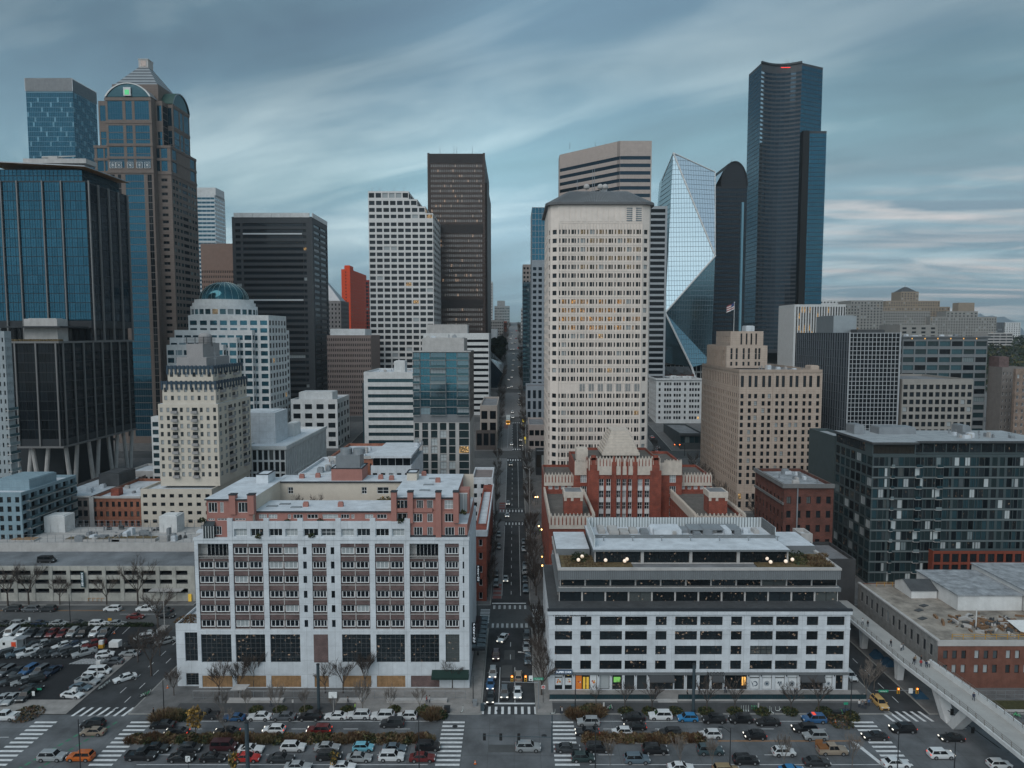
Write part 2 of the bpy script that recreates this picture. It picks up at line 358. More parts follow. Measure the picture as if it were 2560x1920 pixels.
class Bld:
    def __init__(s,name,label,loc,mats,roof=None,group=None,cat='building'):
        s.root=thing(name,label,cat,loc,group=group);s.wall=MB();s.roofm=MB();s.mats=mats if isinstance(mats,list) else [mats];s.rm=roof or roofg;s.wins=[];s.ex=[];BL.append(s);s.id=len(BL)-1
    def face(s,p0,p1,z0,z1,us=(),zs=(),st=None,rec=.3,m=0,rm=None,skip=None):
        """wall from p0 to p1 (outside on its right) with real openings; windows are hung in them"""
        dx,dy=p1[0]-p0[0],p1[1]-p0[1];Ln=math.hypot(dx,dy)
        if Ln<.05: return
        dx /= Ln;dy /= Ln;nx,ny=dy,-dx;rm=m if rm is None else rm
        us=[(max(a,.02),min(b,Ln-.02)) for a,b in us if b>.1 and a<Ln-.1];zs=[(a,b) for a,b in zs if a>=z0-.001 and b<=z1+.001]
        P=lambda u_,z,d=0: (p0[0]+dx*u_-nx*d,p0[1]+dy*u_-ny*d,z)
        if not us or not zs: s.wall.quad(P(0,z0),P(Ln,z0),P(Ln,z1),P(0,z1),m);return
        X=sorted({0,Ln,*[a for i in us for a in i]});Z=sorted({z0,z1,*[a for i in zs for a in i]})
        zsd={round(a,4): (j,b) for j,(a,b) in enumerate(zs)};usd={round(a,4): i for i,(a,b) in enumerate(us)}
        for j in range(len(Z)-1):
            za,zb=Z[j],Z[j+1];isz=round(za,4) in zsd and abs(zsd[round(za,4)][1]-zb)<1e-3
            if not isz: s.wall.quad(P(0,za),P(Ln,za),P(Ln,zb),P(0,zb),m);continue
            jj=zsd[round(za,4)][0];start=0
            for i in range(len(X)-1):
                ua,ub=X[i],X[i+1];ii=usd.get(round(ua,4)) if abs((us[usd[round(ua,4)]][1] if round(ua,4) in usd else-9)-ub)<1e-3 else None
                if ii is None or (skip and skip(ii,jj)): continue
                if ua>start: s.wall.quad(P(start,za),P(ua,za),P(ua,zb),P(start,zb),m)
                start=ub
                s.wall.quad(P(ua,za),P(ub,za),P(ub,za,rec),P(ua,za,rec),rm);s.wall.quad(P(ua,zb,rec),P(ub,zb,rec),P(ub,zb),P(ua,zb),rm)
                s.wall.quad(P(ua,za,rec),P(ua,zb,rec),P(ua,zb),P(ua,za),rm);s.wall.quad(P(ub,za),P(ub,zb),P(ub,zb,rec),P(ub,za,rec),rm)
                S=st(ii,jj) if callable(st) else st
                c=P((ua+ub)/2,(za+zb)/2,rec-.002)
                s.wins.append((c,ub-ua-.004,zb-za-.004,math.atan2(dy,dx),S,(nx,ny)))
            if start<Ln: s.wall.quad(P(start,za),P(Ln,za),P(Ln,zb),P(start,zb),m)
    def spec(s,p0,p1,z0,z1,sp):
        if sp is None: return s.face(p0,p1,z0,z1)
        Ln=math.hypot(p1[0]-p0[0],p1[1]-p0[1])
        us=sp['us'] if 'us' in sp else cols(Ln,sp['n'] if 'n' in sp else max(1,round((Ln-2*sp.get('mx',0))/sp['bay'])),sp.get('wf',.6),sp.get('mx',0),sp.get('mx',0))
        zs=sp['zs'] if 'zs' in sp else rows(z0,z1,sp['f'],sp.get('hf',.5),sp.get('top',1.5),sp.get('bot',0))
        s.face(p0,p1,z0,z1,us,zs,sp['st'],sp.get('rec',.3),sp.get('m',0),sp.get('rm'),sp.get('skip'))
    def poly(s,P,z0,z1,specs=(),par=.9,rm=0,roof=True,box=True):
        n=len(P)
        for i in range(n): s.spec(P[i],P[(i+1) % n],z0,z1,specs[i] if i<len(specs) else None)
        if roof:
            cx=sum(p[0] for p in P)/n;cy=sum(p[1] for p in P)/n;ext=max(abs(p[0]-cx) for p in P)
            k=1-.45/max(ext,1);Q=[(cx+(p[0]-cx)*k,cy+(p[1]-cy)*k) for p in P]
            for i in range(n):
                j=(i+1) % n;s.wall.quad((*P[i],z1),(*P[j],z1),(*Q[j],z1),(*Q[i],z1),rm)
                if par: s.wall.quad((*Q[j],z1),(*Q[i],z1),(*Q[i],z1-par),(*Q[j],z1-par),rm) if 0 else s.wall.quad((*Q[i],z1),(*Q[j],z1),(*Q[j],z1-par),(*Q[i],z1-par),rm)
            s.roofm.poly([(*q,z1-par) for q in Q])
        if box:
            xs=[p[0] for p in P];ys=[p[1] for p in P];BOXES.append((min(xs),max(xs),min(ys),max(ys),z0,z1))
    def block(s,x0,x1,y0,y1,z0,z1,f=None,l=None,r=None,b=None,**k):
        s.poly([(x0,y0),(x1,y0),(x1,y1),(x0,y1)],z0,z1,(f,r,b,l),**k)
    def part(s,name,mb,mats,smooth=False): return mb.build(name,mats,s.root,smooth)
    def unit(s,x0,x1,y0,y1,z0,z1,mat_=None,name='rooftop_unit'):
        m=MB();m.box(x0,x1,y0,y1,z0,z1);e=min(x1-x0,z1-z0)*.12
        m.box(x0+e,x1-e,y0+e,y1-e,z1,z1+.25);m.box(x0-.05,x1+.05,y0-.05,y0,z0+(z1-z0)*.55,z0+(z1-z0)*.6)
        return s.part(name,m,mat_ or metalg)
    def clutter(s,x0,x1,y0,y1,z,n=6,seed=1,big=3.0,m_=None):
        q=random.Random(seed)
        for i in range(n):
            w=q.uniform(.25,1)*big;d=q.uniform(.3,.8)*big;h=q.uniform(.5,1.6)*min(1.4,big*.5);x=q.uniform(x0,x1-w);y=q.uniform(y0,y1-d)
            s.unit(x,x+w,y,y+d,z,z+h,m_ or q.choice([metalg,concl,roofw]))
        for i in range(n//2):
            m=MB();x=q.uniform(x0,x1);y=q.uniform(y0,y1);m.cyl(x,y,.2,z,z+q.uniform(.8,1.8),8);m.cyl(x,y,.34,z+1.2,z+1.4,8);s.part('vent_pipe',m,metalg)
    def mast(s,x,y,z0,z1,name='antenna'):
        m=MB();m.tube((x,y,z0),(x,y,z1),max(.12,y/2600),.06,5)
        for k in (.45,.7): zz=z0+(z1-z0)*k;m.tube((x-.7,y,zz),(x+.7,y,zz),.06,.06,4)
        s.part(name,m,metalg)
def finish_buildings():
    import numpy as np
    bx=np.array(BOXES)
    C=np.array([0,0,H])
    for b in BL:
        base=WP[b.root.name]
        b.wall.build('wall',b.mats,b.root);b.roofm.build('roof',b.rm,b.root)
        sc=[]
        for w in b.wins:
            c=np.array(w[0]);d=c-C;dist=np.linalg.norm(d);cosv=-(d[0]*w[5][0]+d[1]*w[5][1])/dist
            if cosv<=0: sc.append(-1);continue
            c2=c+np.array([w[5][0],w[5][1],0])*.8;dd=c2-C
            with np.errstate(divide='ignore',invalid='ignore'):
                t1=(bx[:,(0,2,4)]-C)/dd;t2=(bx[:,(1,3,5)]-C)/dd
            tn=np.minimum(t1,t2).max(1);tf=np.maximum(t1,t2).min(1)
            hid=bool(((tn<tf) & (tf>0) & (tn<.995)).any())
            depth=c[1]*ct+(H-c[2])*st_;px=CXP+F*c[0]/depth;py=960-F*((c[2]-H)*ct+c[1]*st_)/depth
            inn=-20<px<2580 and-20<py<1940
            a=w[1]*w[2]*cosv/dist**2*1e5
            sc.append(a if inn and not hid else a*1e-4)
        order=sorted(range(len(sc)),key=lambda i:-sc[i]);top=set(i for i in order[:100])
        vis=[i for i in order if sc[i]>0]
        top=set(vis[:100]);rest=MB();rnd=[];rm={}
        for i,w in enumerate(b.wins):
            c,ww,hh,an,S,nn=w
            if i in top:
                me=winmesh(ww,hh,S)
                o=bpy.data.objects.new('window',me);COL.objects.link(o);o.parent=b.root;o.location=tuple(p-q for p,q in zip(c,base));o.rotation_euler=(0,0,an)
            else:
                far=sc[i]<=0
                mb=winmb(ww,hh,S if not far else ST_PL(S));ca,sa=math.cos(an),math.sin(an);k=len(rest.v)
                rest.v += [(c[0]+x*ca-y*sa,c[1]+x*sa+y*ca,c[2]+z) for x,y,z in mb.v];rest.f += [tuple(k+a for a in f) for f in mb.f]
                gi=rm.setdefault((S.gl.name,S.fr.name),(len(rm)*2,S));rest.m += [gi[0]+a for a in mb.m];rnd += [rng.random()]*len(mb.f)
        if rest.v:
            ml=[]
            for gi,S in sorted(rm.values(),key=lambda q: q[0]): ml += [S.gl,S.fr]
            o=rest.build('window',ml,b.root);a=o.data.attributes.new('rnd','FLOAT','FACE');a.data.foreach_set('value',rnd)
            if len(vis)>100: o['kind']='stuff';o['label']='remaining windows of this building seen together'
            else: o['label']='windows on the sides turned away';o['kind']='stuff'
_pl={}
def ST_PL(S):
    if S.k not in _pl: q=ST.__new__(ST);q.gl=S.gl;q.fr=S.fr;q.mw=0;q.nx=0;q.nz=1;q.fw=0;q.sub=False;q.k=('p',)+S.k;_pl[S.k]=q
    return _pl[S.k]
def text(s_,size,loc,m,ext=.03,rz=0,parent=None,name='lettering',rx=R(90),vert=False):
    cu=bpy.data.curves.new('t','FONT');cu.body='\n'.join(s_) if vert else s_;cu.size=size;cu.extrude=ext;cu.align_x='CENTER';cu.space_line=.85 if vert else 1
    o=bpy.data.objects.new('t',cu);COL.objects.link(o);bpy.context.view_layer.update()
    me=bpy.data.meshes.new_from_object(o.evaluated_get(bpy.context.evaluated_depsgraph_get()));bpy.data.objects.remove(o)
    me.materials.clear();me.materials.append(m)
    q=bpy.data.objects.new(name,me);COL.objects.link(q)
    if parent: b=WP[parent.name];q.parent=parent;q.location=tuple(x-y for x,y in zip(loc,b))
    else: q.location=loc
    q.rotation_euler=(rx,0,rz);return q
# ---------------------------------------------------------------- ground, streets, blocks
MADL,MADR=-10.0,8.3
xs_road=[(-94.0,-81.0,'left'),(-6.8,4.6,'middle'),(79.3,87.0,'right')]
avenues=[(184,200),(279,290),(368,383),(460,476),(554,570),(647,663),(741,757),(835,850),(930,945),(1020,1034)]
def strip(x0,x1,d0,d1,dz,step=6,m=0,mb=None):
    mb=mb or MB();ds=sorted({d0,d1,*[a for a,_ in TER if d0<a<d1]})
    for a,b in zip(ds,ds[1:]): mb.quad((x0,a,tz(a)+dz),(x1,a,tz(a)+dz),(x1,b,tz(b)+dz),(x0,b,tz(b)+dz),m)
    return mb
fx=lambda x: 1-.36*min(1,max(0,(x-430)/130))
gm=mat('ground_mix',(.06,.062,.058),.95,.3,.02)
m=MB();ds_=[-400]+[t for t,_ in TER if-400<t<40000]+[40000]
for p,q in zip(ds_,ds_[1:]):
    for a,c in ((-9000,430),(430,560),(560,9000)): m.quad((a,p,tz(p)*fx(a)-.02),(c,p,tz(p)*fx(c)-.02),(c,q,tz(q)*fx(c)-.02),(a,q,tz(q)*fx(a)-.02))
struct(m.build('ground',gm),'dark urban ground running from the waterfront up the hill to the horizon')
m=MB();strip(-400,420,60,141.2,.004,mb=m);struct(m.build('road',road_c),'wide waterfront roadway of pale worn concrete in the foreground')
for x0,x1,nm in xs_road:
    m=MB();d1=1250 if nm=='middle' else 700
    strip(x0,x1,141.2,d1,.006 if nm != 'middle' else .006,mb=m)
    struct(m.build('road',asph),'dark asphalt street climbing away from the waterfront, %s of the three' % nm)
m=MB()
for a,b in avenues: strip(-400,420,a,b,.012,mb=m)
struct(m.build('road',mat('asphalt_avenue',(.085,.088,.09),.85,.3,.1)),'cross avenues of dark asphalt stepping up the hill')
m=MB();strip(-6.6,-3.7,205,279,.02,mb=m);strip(-6.6,-3.7,290,368,.02,mb=m);strip(-6.6,-1,383,460,.02,mb=m);strip(-6.6,4.4,476,554,.02,mb=m)
strip(-6.6,4.4,570,741,.02,mb=m);strip(-6.6,4.4,757,1200,.02,mb=m)  # full-width strips uphill lighten the hazy, shaded far road by colour
struct(m.build('lane_and_paled_road',mat('lane_concrete_paled',(.19,.195,.20),.85,.2)),'paler concrete lane along the left kerb, spread full width uphill to paint in hazy brightness')
# kerbed blocks of pavement between the streets
def block_slab(x0,x1,d0,d1,label,mt=pave,h=.14,cr=3.0):
    m=MB();ds=sorted({d0,d1,*[a for a,_ in TER if d0<a<d1]})
    for a,b in zip(ds,ds[1:]):
        za,zb=tz(a)+h,tz(b)+h
        m.quad((x0+.3,a,za),(x1-.3,a,za),(x1-.3,b,zb),(x0+.3,b,zb),0)
        for x,s_ in ((x0,1),(x1,-1)):
            q=[(x,a,za),(x+.3*s_,a,za),(x+.3*s_,b,zb),(x,b,zb)];m.poly(q if s_>0 else q[::-1],1)
            q=[(x,a,za-.3),(x,a,za),(x,b,zb),(x,b,zb-.3)];m.poly(q if s_<0 else q[::-1],1)
    za=tz(d0)+h;m.quad((x0,d0,za-.3),(x1,d0,za-.3),(x1,d0,za),(x0,d0,za),1);m.quad((x0,d0-.001,za),(x1,d0-.001,za),(x1,d0+.3,za+.003),(x0,d0+.3,za+.003),1)
    struct(m.build('sidewalk',[mt,kerb]),label)
lim=[(141.2,184)]+[(a[1],b[0]) for a,b in zip(avenues,avenues[1:])]+[(1034,1200)]
names=['first','second','third','fourth','fifth','sixth','seventh','eighth','ninth','tenth','eleventh']
for k,(a,b) in enumerate(lim):
    if k==0:
        for x0,x1,lb in ((-81,-6.8,'kerbed pavement round the white apartment block facing the waterfront'),(4.6,79.3,'kerbed pavement round the white office block facing the waterfront'),(87,420,'kerbed pavement under the footbridge by the low brick building')):
            block_slab(x0,x1,a,b,lb,pave)
    else:
        block_slab(-81,-6.8,a,b,'pavement of the %s block up the hill left of the middle street' % names[k]);block_slab(4.6,79.3,a,b,'pavement of the %s block up the hill right of the middle street' % names[k])
        block_slab(-400,-94,a,b,'pavement of the %s block up the hill at far left' % names[k]);block_slab(87,420,a,b,'pavement of the %s block up the hill at far right' % names[k])
m=MB();m.quad((-260,146,.05),(-96.2,146,.05),(-96.2,186,.05),(-260,186,.05));struct(m.build('parking_lot',mat('old_asphalt',(.022,.024,.027),.9,.3,.2)),'dark asphalt car park in front of the parking garage')
m=MB();m.quad((-96.2,147,.13),(-94,147,.13),(-94,186,.13),(-96.2,186,.13));m.quad((-260,141.3,.10),(-94,141.3,.10),(-94,147,.12),(-260,147,.12));struct(m.build('sidewalk',pavel),'narrow pavement strip between the car park and the left street')
# wide pale paving at the front
m=MB();m.quad((-34,141.6,.155),(-7.2,141.6,.155),(-7.2,152,.155),(-34,152,.155));m.quad((4.95,141.6,.155),(8.2,141.6,.155),(8.2,184,.155),(4.95,184,.155));m.quad((-9.9,152,.155),(-7.2,152,.155),(-7.2,184,.155),(-9.9,184,.155))
struct(m.build('sidewalk',pavel),'pale concrete paving at the two corners of the middle street')
m=MB();m.quad((-72,141.6,.15),(-34,141.6,.15),(-34,145.5,.15),(-72,145.5,.15));m.quad((8.3,141.6,.15),(78,141.6,.15),(78,145.6,.15),(8.3,145.6,.15))
struct(m.build('path',mat('cycle_path',(.075,.077,.08),.9,.2)),'dark cycle path along the kerb of the waterfront road')
# painted markings
mk=MB();Zm=.012
def dash(x0,x1,y,w=.14,z=Zm,m_=0): mk.quad((x0,y-w/2,z),(x1,y-w/2,z),(x1,y+w/2,z),(x0,y+w/2,z),m_)
def dashes(xa,xb,y,ln=3.0,gap=7.5,m_=0):
    x=xa
    while x<xb: dash(x,min(x+ln,xb),y,m_=m_);x += ln+gap
for xa,xb in ((-70,-16),(14,68)):
    dash(xa,xb,138.7);dashes(xa+4,xb,135.9);dashes(xa+2,xb,127.2);dash(xa,xb,124.2)
dash(40,68,131.9,.12,m_=1);dash(40,68,131.6,.12,m_=1);dash(-150,-100,133,m_=0);dashes(-150,-100,136.5);dashes(78,140,136);dashes(95,150,128)
def zebra_ns(x0,x1,d0,d1,n,w=.62,m_=0,skewx=0):      # bars lie across x, crossing the wide road
    for i in range(n):
        y=d0+(d1-d0)*i/(n-1);s_=skewx*i/(n-1);mk.quad((x0+s_,y-w/2,Zm),(x1+s_,y-w/2,Zm),(x1+s_,y+w/2,Zm),(x0+s_,y+w/2,Zm),m_)
for x0,x1 in ((-14.6,-10.1),(7.6,12.2),(-78.8,-74.4),(-98.5,-94.0),(69.3,73.9)): zebra_ns(x0,x1,118.5,138.3,15)
for i in range(9): x=-6.9+i*1.40;mk.quad((x,141.4,.016),(x+.55,141.4,.016),(x+.55,144.3,.016),(x,144.3,.016))
mk.quad((-6.7,145.3,.016),(4.5,145.3,.016),(4.5,145.9,.016),(-6.7,145.9,.016))
for i in range(7): x=-92.6+i*1.75;mk.quad((x,140.6,.016),(x+.6,140.6,.016),(x+1.2,144.0,.016),(x+.6,144.0,.016))
for i in range(6): x=77.2+i*1.6;mk.quad((x+.8,138.6,.016),(x+1.4,138.6,.016),(x+.6,142.4,.016),(x,142.4,.016))
mk.quad((66,131.9,.012),(66.8,131.9,.012),(70,119,.012),(69.2,119,.012))
# middle street
for x in (-3.3,.2): mk.quad((x-.07,146,.016),(x+.07,146,.016),(x+.07,162,.016),(x-.07,162,.016))
def zebra_ew(y0,y1,n,x0=-6.3,x1=4.2,pair=False):
    z0,z1=tz(y0)+.018,tz(y1)+.018
    for i in range(n):
        x=x0+(x1-x0)*(i+.2)/n
        for dx,w in (((0,.2),(.32,.2)) if pair else ((0,.5),)): mk.quad((x+dx,y0,z0),(x+dx+w,y0,z0),(x+dx+w,y1,z1),(x+dx,y1,z1))
zebra_ew(184.5,187.2,8,pair=True);zebra_ew(197.3,200,7,pair=True)
mk.quad((-6.5,201.2,.02),(3.5,201.2,.02),(3.5,201.9,.02),(-6.5,201.9,.02))
for a,b in avenues[1:8]:
    zebra_ew(a-4.5,a-1.5,8);zebra_ew(b+1.5,b+4.5,8)
    y=b+6;z=tz(y)+.02;mk.quad((-6.5,y,z),(4,y,z),(4,y+.5,z),(-6.5,y+.5,z))
for i in range(10): x0=-10;y=187.6+i*1.0;mk.quad((-9.6,y,.02),(-6.9,y,.02),(-6.9,y+.42,.02),(-9.6,y+.42,.02));mk.quad((5.2,y,.02),(8.0,y,.02),(8.0,y+.42,.02),(5.2,y+.42,.02))
y=166.0
while y<1000:
    if not any(a-6<y<b+6 for a,b in avenues): zz=tz(y)+.02;z2=tz(y+2.6)+.02;mk.quad((-.95,y,zz),(-.80,y,zz),(-.80,y+2.6,z2),(-.95,y+2.6,z2))
    y += 7.0
for (a,b),(c,d) in zip(avenues,avenues[1:4]):
    zz=tz(b+6)+.022;ds=[b+7]+[t for t,_ in TER if b+7<t<c-6]+[c-6]
    for p,q in zip(ds,ds[1:]): mk.quad((1.95,p,tz(p)+.024),(2.08,p,tz(p)+.024),(2.08,q,tz(q)+.024),(1.95,q,tz(q)+.024));mk.quad((-3.7,p,tz(p)+.024),(-3.6,p,tz(p)+.024),(-3.6,q,tz(q)+.024),(-3.7,q,tz(q)+.024))
# right and left streets
for x,d0,d1 in ((83.2,146,184),(-87.5,150,184),(-84.3,146,170),(83.2,200,270),(81,290,360)):
    y=d0
    while y<d1: zz=tz(y)+.016;z2=tz(y+2.5)+.016;mk.quad((x-.07,y,zz),(x+.07,y,zz),(x+.07,y+2.5,z2),(x-.07,y+2.5,z2));y += 6
# car park bays
for i in range(12): x=-137+i*3.0;mk.quad((x,180.4,.066),(x+.1,180.4,.066),(x-.5+.1,185,.066),(x-.5,185,.066))
for i in range(7): x=-136+i*2.9;mk.quad((x,157.6,.066),(x+.1,157.6,.066),(x+.1,162.5,.066),(x,162.5,.066))
for i in range(11): x=-141+i*3.4;mk.quad((x,167.6,.066),(x+.12,167.6,.066),(x+3.6,171.4,.066),(x+3.48,171.4,.066))
for i in range(9): x=-107.5+i*.75;mk.quad((x,163.5,.066),(x+.3,163.5,.066),(x+2.2,166.3,.066),(x+1.9,166.3,.066))
for a in ((-150,-112,196.3,1),(-150,-112,195.9,1),(-112,-98,193.5,0)): mk.quad((a[0],a[2],.03),(a[1],a[2],.03),(a[1],a[2]+.13,.03),(a[0],a[2]+.13,.03),a[3])
for i in range(8): y=186.5+i*1.6;mk.quad((-82+i*.3,y,.03),(-77.8+i*.3,y,.03),(-77.8+i*.3,y+.6,.03),(-82+i*.3,y+.6,.03))
# turn arrows
for x,y,s_ in ((52,129.3,1),(66,129.3,1),(-112,171.8,1)):
    mk.quad((x-1,y-.1,Zm+.06),(x+.6,y-.1,Zm+.06),(x+.6,y+.1,Zm+.06),(x-1,y+.1,Zm+.06));mk.poly([(x+.6,y-.45,Zm+.06),(x+1.5,y+.1,Zm+.06),(x+.6,y+.5,Zm+.06)])
struct(mk.build('road_markings',[linew,liney]),'painted lane lines, zebra bars and parking bays')
mk=MB()
for a,b in ((205,220),(292,302),(440,456)):
    for i in range(4): y=a+i*3;zz=tz(y)+.035;mk.quad((-6.4,y,zz),(-3.9,y,zz),(-3.9,y+2,tz(y+2)+.035),(-6.4,y+2,tz(y+2)+.035))
struct(mk.build('road_markings',mat('red_lane_paint',(.22,.09,.085),.85,.3)),'faded red bus lane panels on the middle street')
mk=MB()
for i in range(14): mk.quad((-93+i*.55,118+i*1.5,.014),(-92.4+i*.55,118+i*1.5,.014),(-92.1+i*.55,119+i*1.5,.014),(-92.7+i*.55,119+i*1.5,.014));mk.quad((-89.4+i*.55,118+i*1.5,.014),(-88.9+i*.55,118+i*1.5,.014),(-88.6+i*.55,119+i*1.5,.014),(-89.1+i*.55,119+i*1.5,.014))
struct(mk.build('road_markings',mat('green_lane_paint',(.06,.20,.13),.85,.3)),'green dashes of the cycle crossing at lower left')
# darker asphalt repairs, manholes
mk=MB()
for x0,x1,y0,y1 in ((-3,-.4,157,163),(-2.4,.2,166,171),(-60,-52,124.5,127),(20,26,134,135.7),(-5,4,128,130.5),(30,33,119,123)): mk.quad((x0,y0,.0095),(x1,y0,.0095),(x1,y1,.0095),(x0,y1,.0095))
struct(mk.build('road_patch',mat('patch',(.085,.09,.092),.9,.2)),'squarish repaired patches in the roadway')
for x,y in ((28,134.6),(-30,125.8),(-3.2,142.7),(6,133.5),(-12,136.8),(48,121.5),(-6.5,121),(-60,126)):
    mk=MB();mk.cyl(x,y,.55,.011,.022,14);tag(mk.build('manhole_cover',metald),'round dark manhole cover set in the roadway','manhole cover','manhole covers in the waterfront road')
# joints of the concrete roadway
mk=MB()
for x in range(-150,150,5): mk.quad((x,112,.0085),(x+.06,112,.0085),(x+.06,141,.0085),(x,141,.0085))
for y in (121,127,133,136): mk.quad((-150,y,.0088),(150,y,.0088),(150,y+.06,.0088),(-150,y+.06,.0088))
struct(mk.build('road_joints',mat('joint',(.07,.073,.075),.9,0)),'sealed joints between the concrete road slabs')
# far hills and mountains
m=MB();q=random.Random(4);n=60;pts=[]
for i in range(n+1):
    x=2500+6500*i/n;pts.append((x,330*.5+90*math.sin(i*.35+1)+q.uniform(-35,35)))
for (xa,ha),(xb,hb) in zip(pts,pts[1:]): m.quad((xa,12000,-200),(xb,12000,-200),(xb,12600,80+hb*1.2),(xa,12600,80+ha*1.2));m.quad((xb,13400,-200),(xa,13400,-200),(xa,12600,80+ha*1.2),(xb,12600,80+hb*1.2))
struct(m.build('mountains',mat('mountain_forest_haze',(.07,.10,.13),1,.2,.002)),'mountain ridge on the horizon at far right, blue haze put in its colour')  # forest tone with the blue of distance haze mixed into it
# ================================================================ BUILDINGS, nearest first
def X_(px,D,py=1500): return at(px,py,D)[0]
def Z_(py,D): return at(1280,py,D)[1]
def dback(X,pe,z): d=F*X/(pe-CXP);return (d+(z-H)*st_)/ct
# ---- white apartment block, left of the middle street
b=Bld('apartment_building','white apartment block with rose penthouses and plywood-boarded ground floor, left of the middle street',(-43,166,0),[white,brbr,pinkw,cream,ply],roofw)
D0=152.0;x0,x1=X_(490,D0),MADL;zt=Z_(1345,D0)
bays=[(499,575,2),(586,660,2),(673,748,2),(782,818,1),(853,925,2),(939,1011,2),(1025,1097,2),(1113,1148,1)]
rowsy=[1377,1413,1449,1486,1522,1559]
BX=[(X_(a,D0)-x0,X_(c,D0)-x0) for a,c,_ in bays]
WW=ST('dark','w',nx=3,fw=.16)
z_p0,z_p1=Z_(1574,D0),Z_(1359,D0);z_g0,z_g1=Z_(1656,D0),Z_(1586,D0);z_b0,z_b1=Z_(1718,D0),Z_(1689,D0)
def F_(za,zb,us,zs,**k): b.face((x0,D0),(x1,D0),za,zb,us,zs,**k)
sm=[(X_(a,D0)-x0,X_(c,D0)-x0) for a,c in ((760,769),(829,838),(1157,1161))]
b_open=lambda u0,u1,z0_,z1_,rec,mt: None
# strips of wall between the bays, floor by floor, so the small windows can sit in the piers
F_(0,z_b0,[],[])
class _N: pass
def cutface(p0,p1,z0,z1,us,zs,rec,m):      # openings only
    k=len(b.wins);b.face(p0,p1,z0,z1,us,zs,WW,rec,m);del b.wins[k:]
cutface((x0,D0),(x1,D0),z_b0,z_b1,BX[:7],[(z_b0,z_b1)],.25,0)
F_(z_b1,z_g0,[],[])
b.face((x0,D0),(x1,D0),z_g0,z_g1,[BX[i] for i in (0,1,2,4,5,6,7)],[(z_g0,z_g1)],ST('room','g',mw=1.1,nz=6,fw=.07),.3,0)
F_(z_g1,z_p0,[],[])
zr=[(Z_(y+9,D0),Z_(y-9,D0)) for y in rowsy][::-1]
zi=sorted([z_p0,z_p1]+[q for r_ in zr for q in r_])
for za,zb in zip(zi,zi[1:]):
    isr=any(abs(za-a)<1e-6 for a,_ in zr);toprow=isr and za>zr[-1][0]-.01
    us=sorted(BX+(sm if isr else []));k=len(b.wins)
    b.face((x0,D0),(x1,D0),za,zb,us,[(za,zb)],ST('dark','d',fw=.06),.22,0)
    keep=[w for w in b.wins[k:] if w[1]<1.6];b.wins[k:]=keep
F_(z_p1,zt-.5,[],[]);b.wall.box(x0-.12,x1+.12,D0-.12,D0+.4,zt-.5,zt+.1,0)
# brick infill of the bays
for i,((a,c),(_,_,n)) in enumerate(zip(BX,bays)):
    p0,p1=(x0+a,D0+.22),(x0+c,D0+.22);Ln=c-a;log=i in (0,6);ztop=zr[-1][0]-1.0 if log else z_p1
    us=[(Ln*.03,Ln*.47),(Ln*.53,Ln*.97)] if n==2 else [(.12,Ln-.12)]
    b.face(p0,p1,z_p0,ztop,us,[r_ for r_ in zr if r_[1]<=ztop],ST('dark','w',nx=3 if n==2 else 4,fw=.17),.1,1)
    for j,r_ in enumerate(zr):      # stone string courses
        if r_[0]-.55>z_p0: b.wall.box(x0+a,x0+c,D0+.12,D0+.215,r_[0]-.55,r_[0]-.38,5,sk='b')
    if n==2: b.wall.box(x0+(a+c)/2-.09,x0+(a+c)/2+.09,D0+.13,D0+.214,z_p0,ztop,5,sk='b')
    if log:
        b.face((x0+a,D0+1.6),(x0+c,D0+1.6),ztop,z_p1,[(Ln*.2,Ln*.98)],[(ztop+.1,z_p1-.5)],ST('dark','w',nx=6,fw=.09),.05,5)
        b.wall.quad((x0+a,D0,ztop),(x0+c,D0,ztop),(x0+c,D0+1.6,ztop),(x0+a,D0+1.6,ztop),5)
        b.wall.quad((x0+a,D0+.22,z_p1),(x0+a,D0+1.6,z_p1),(x0+a,D0+1.6,ztop),(x0+a,D0+.22,ztop),5);b.wall.quad((x0+c,D0+.22,ztop),(x0+c,D0+1.6,ztop),(x0+c,D0+1.6,z_p1),(x0+c,D0+.22,z_p1),5)
        b.wall.quad((x0+a,D0+.22,z_p1),(x0+c,D0+.22,z_p1),(x0+c,D0+1.6,z_p1),(x0+a,D0+1.6,z_p1),5)
        r_=MB();r_.box(x0+a,x0+c,D0+.05,D0+.09,ztop+1.0,ztop+1.06)
        for q in range(24): xx=x0+a+Ln*q/23;r_.box(xx,xx+.03,D0+.05,D0+.09,ztop,ztop+1.0)
        b.part('railing',r_,dframe)
b.mats += [concl]
for i in range(7):
    m=MB();a,c=BX[i];m.box(x0+a+.02,x0+c-.02,D0+.12,D0+.24,z_b0,z_b1-.002)
    q=b.part('boarding',m,ply if i != 6 else brbr)
    if i==6: q['label']='plum coloured infill panel among the plywood boards'
bx8=MB();bx8.box(x0+BX[3][0]+.01,x0+BX[3][1]-.01,D0+.0,D0+.01,z_g0,z_g1); 
m=MB();m.box(x0+BX[3][0],x0+BX[3][1],D0-.05,D0-.002,z_g0,z_g1);b.part('brick_panel',m,brbr)
zr2=[(z-1.1,z+1.1) for z in (17.5,21.0,24.3,27.6)]
b.face((x1,D0),(x1,181),0,zt,[],[]);b.face((x1,181),(x0,181),0,zt);b.face((x0,181),(x0,D0),0,zt)
b.roofm.quad((x0,D0+.3,zt-.05),(x1,D0+.3,zt-.05),(x1,181,zt-.05),(x0,181,zt-.05));BOXES.append((x0,x1,D0+1.7,181,0,zt))
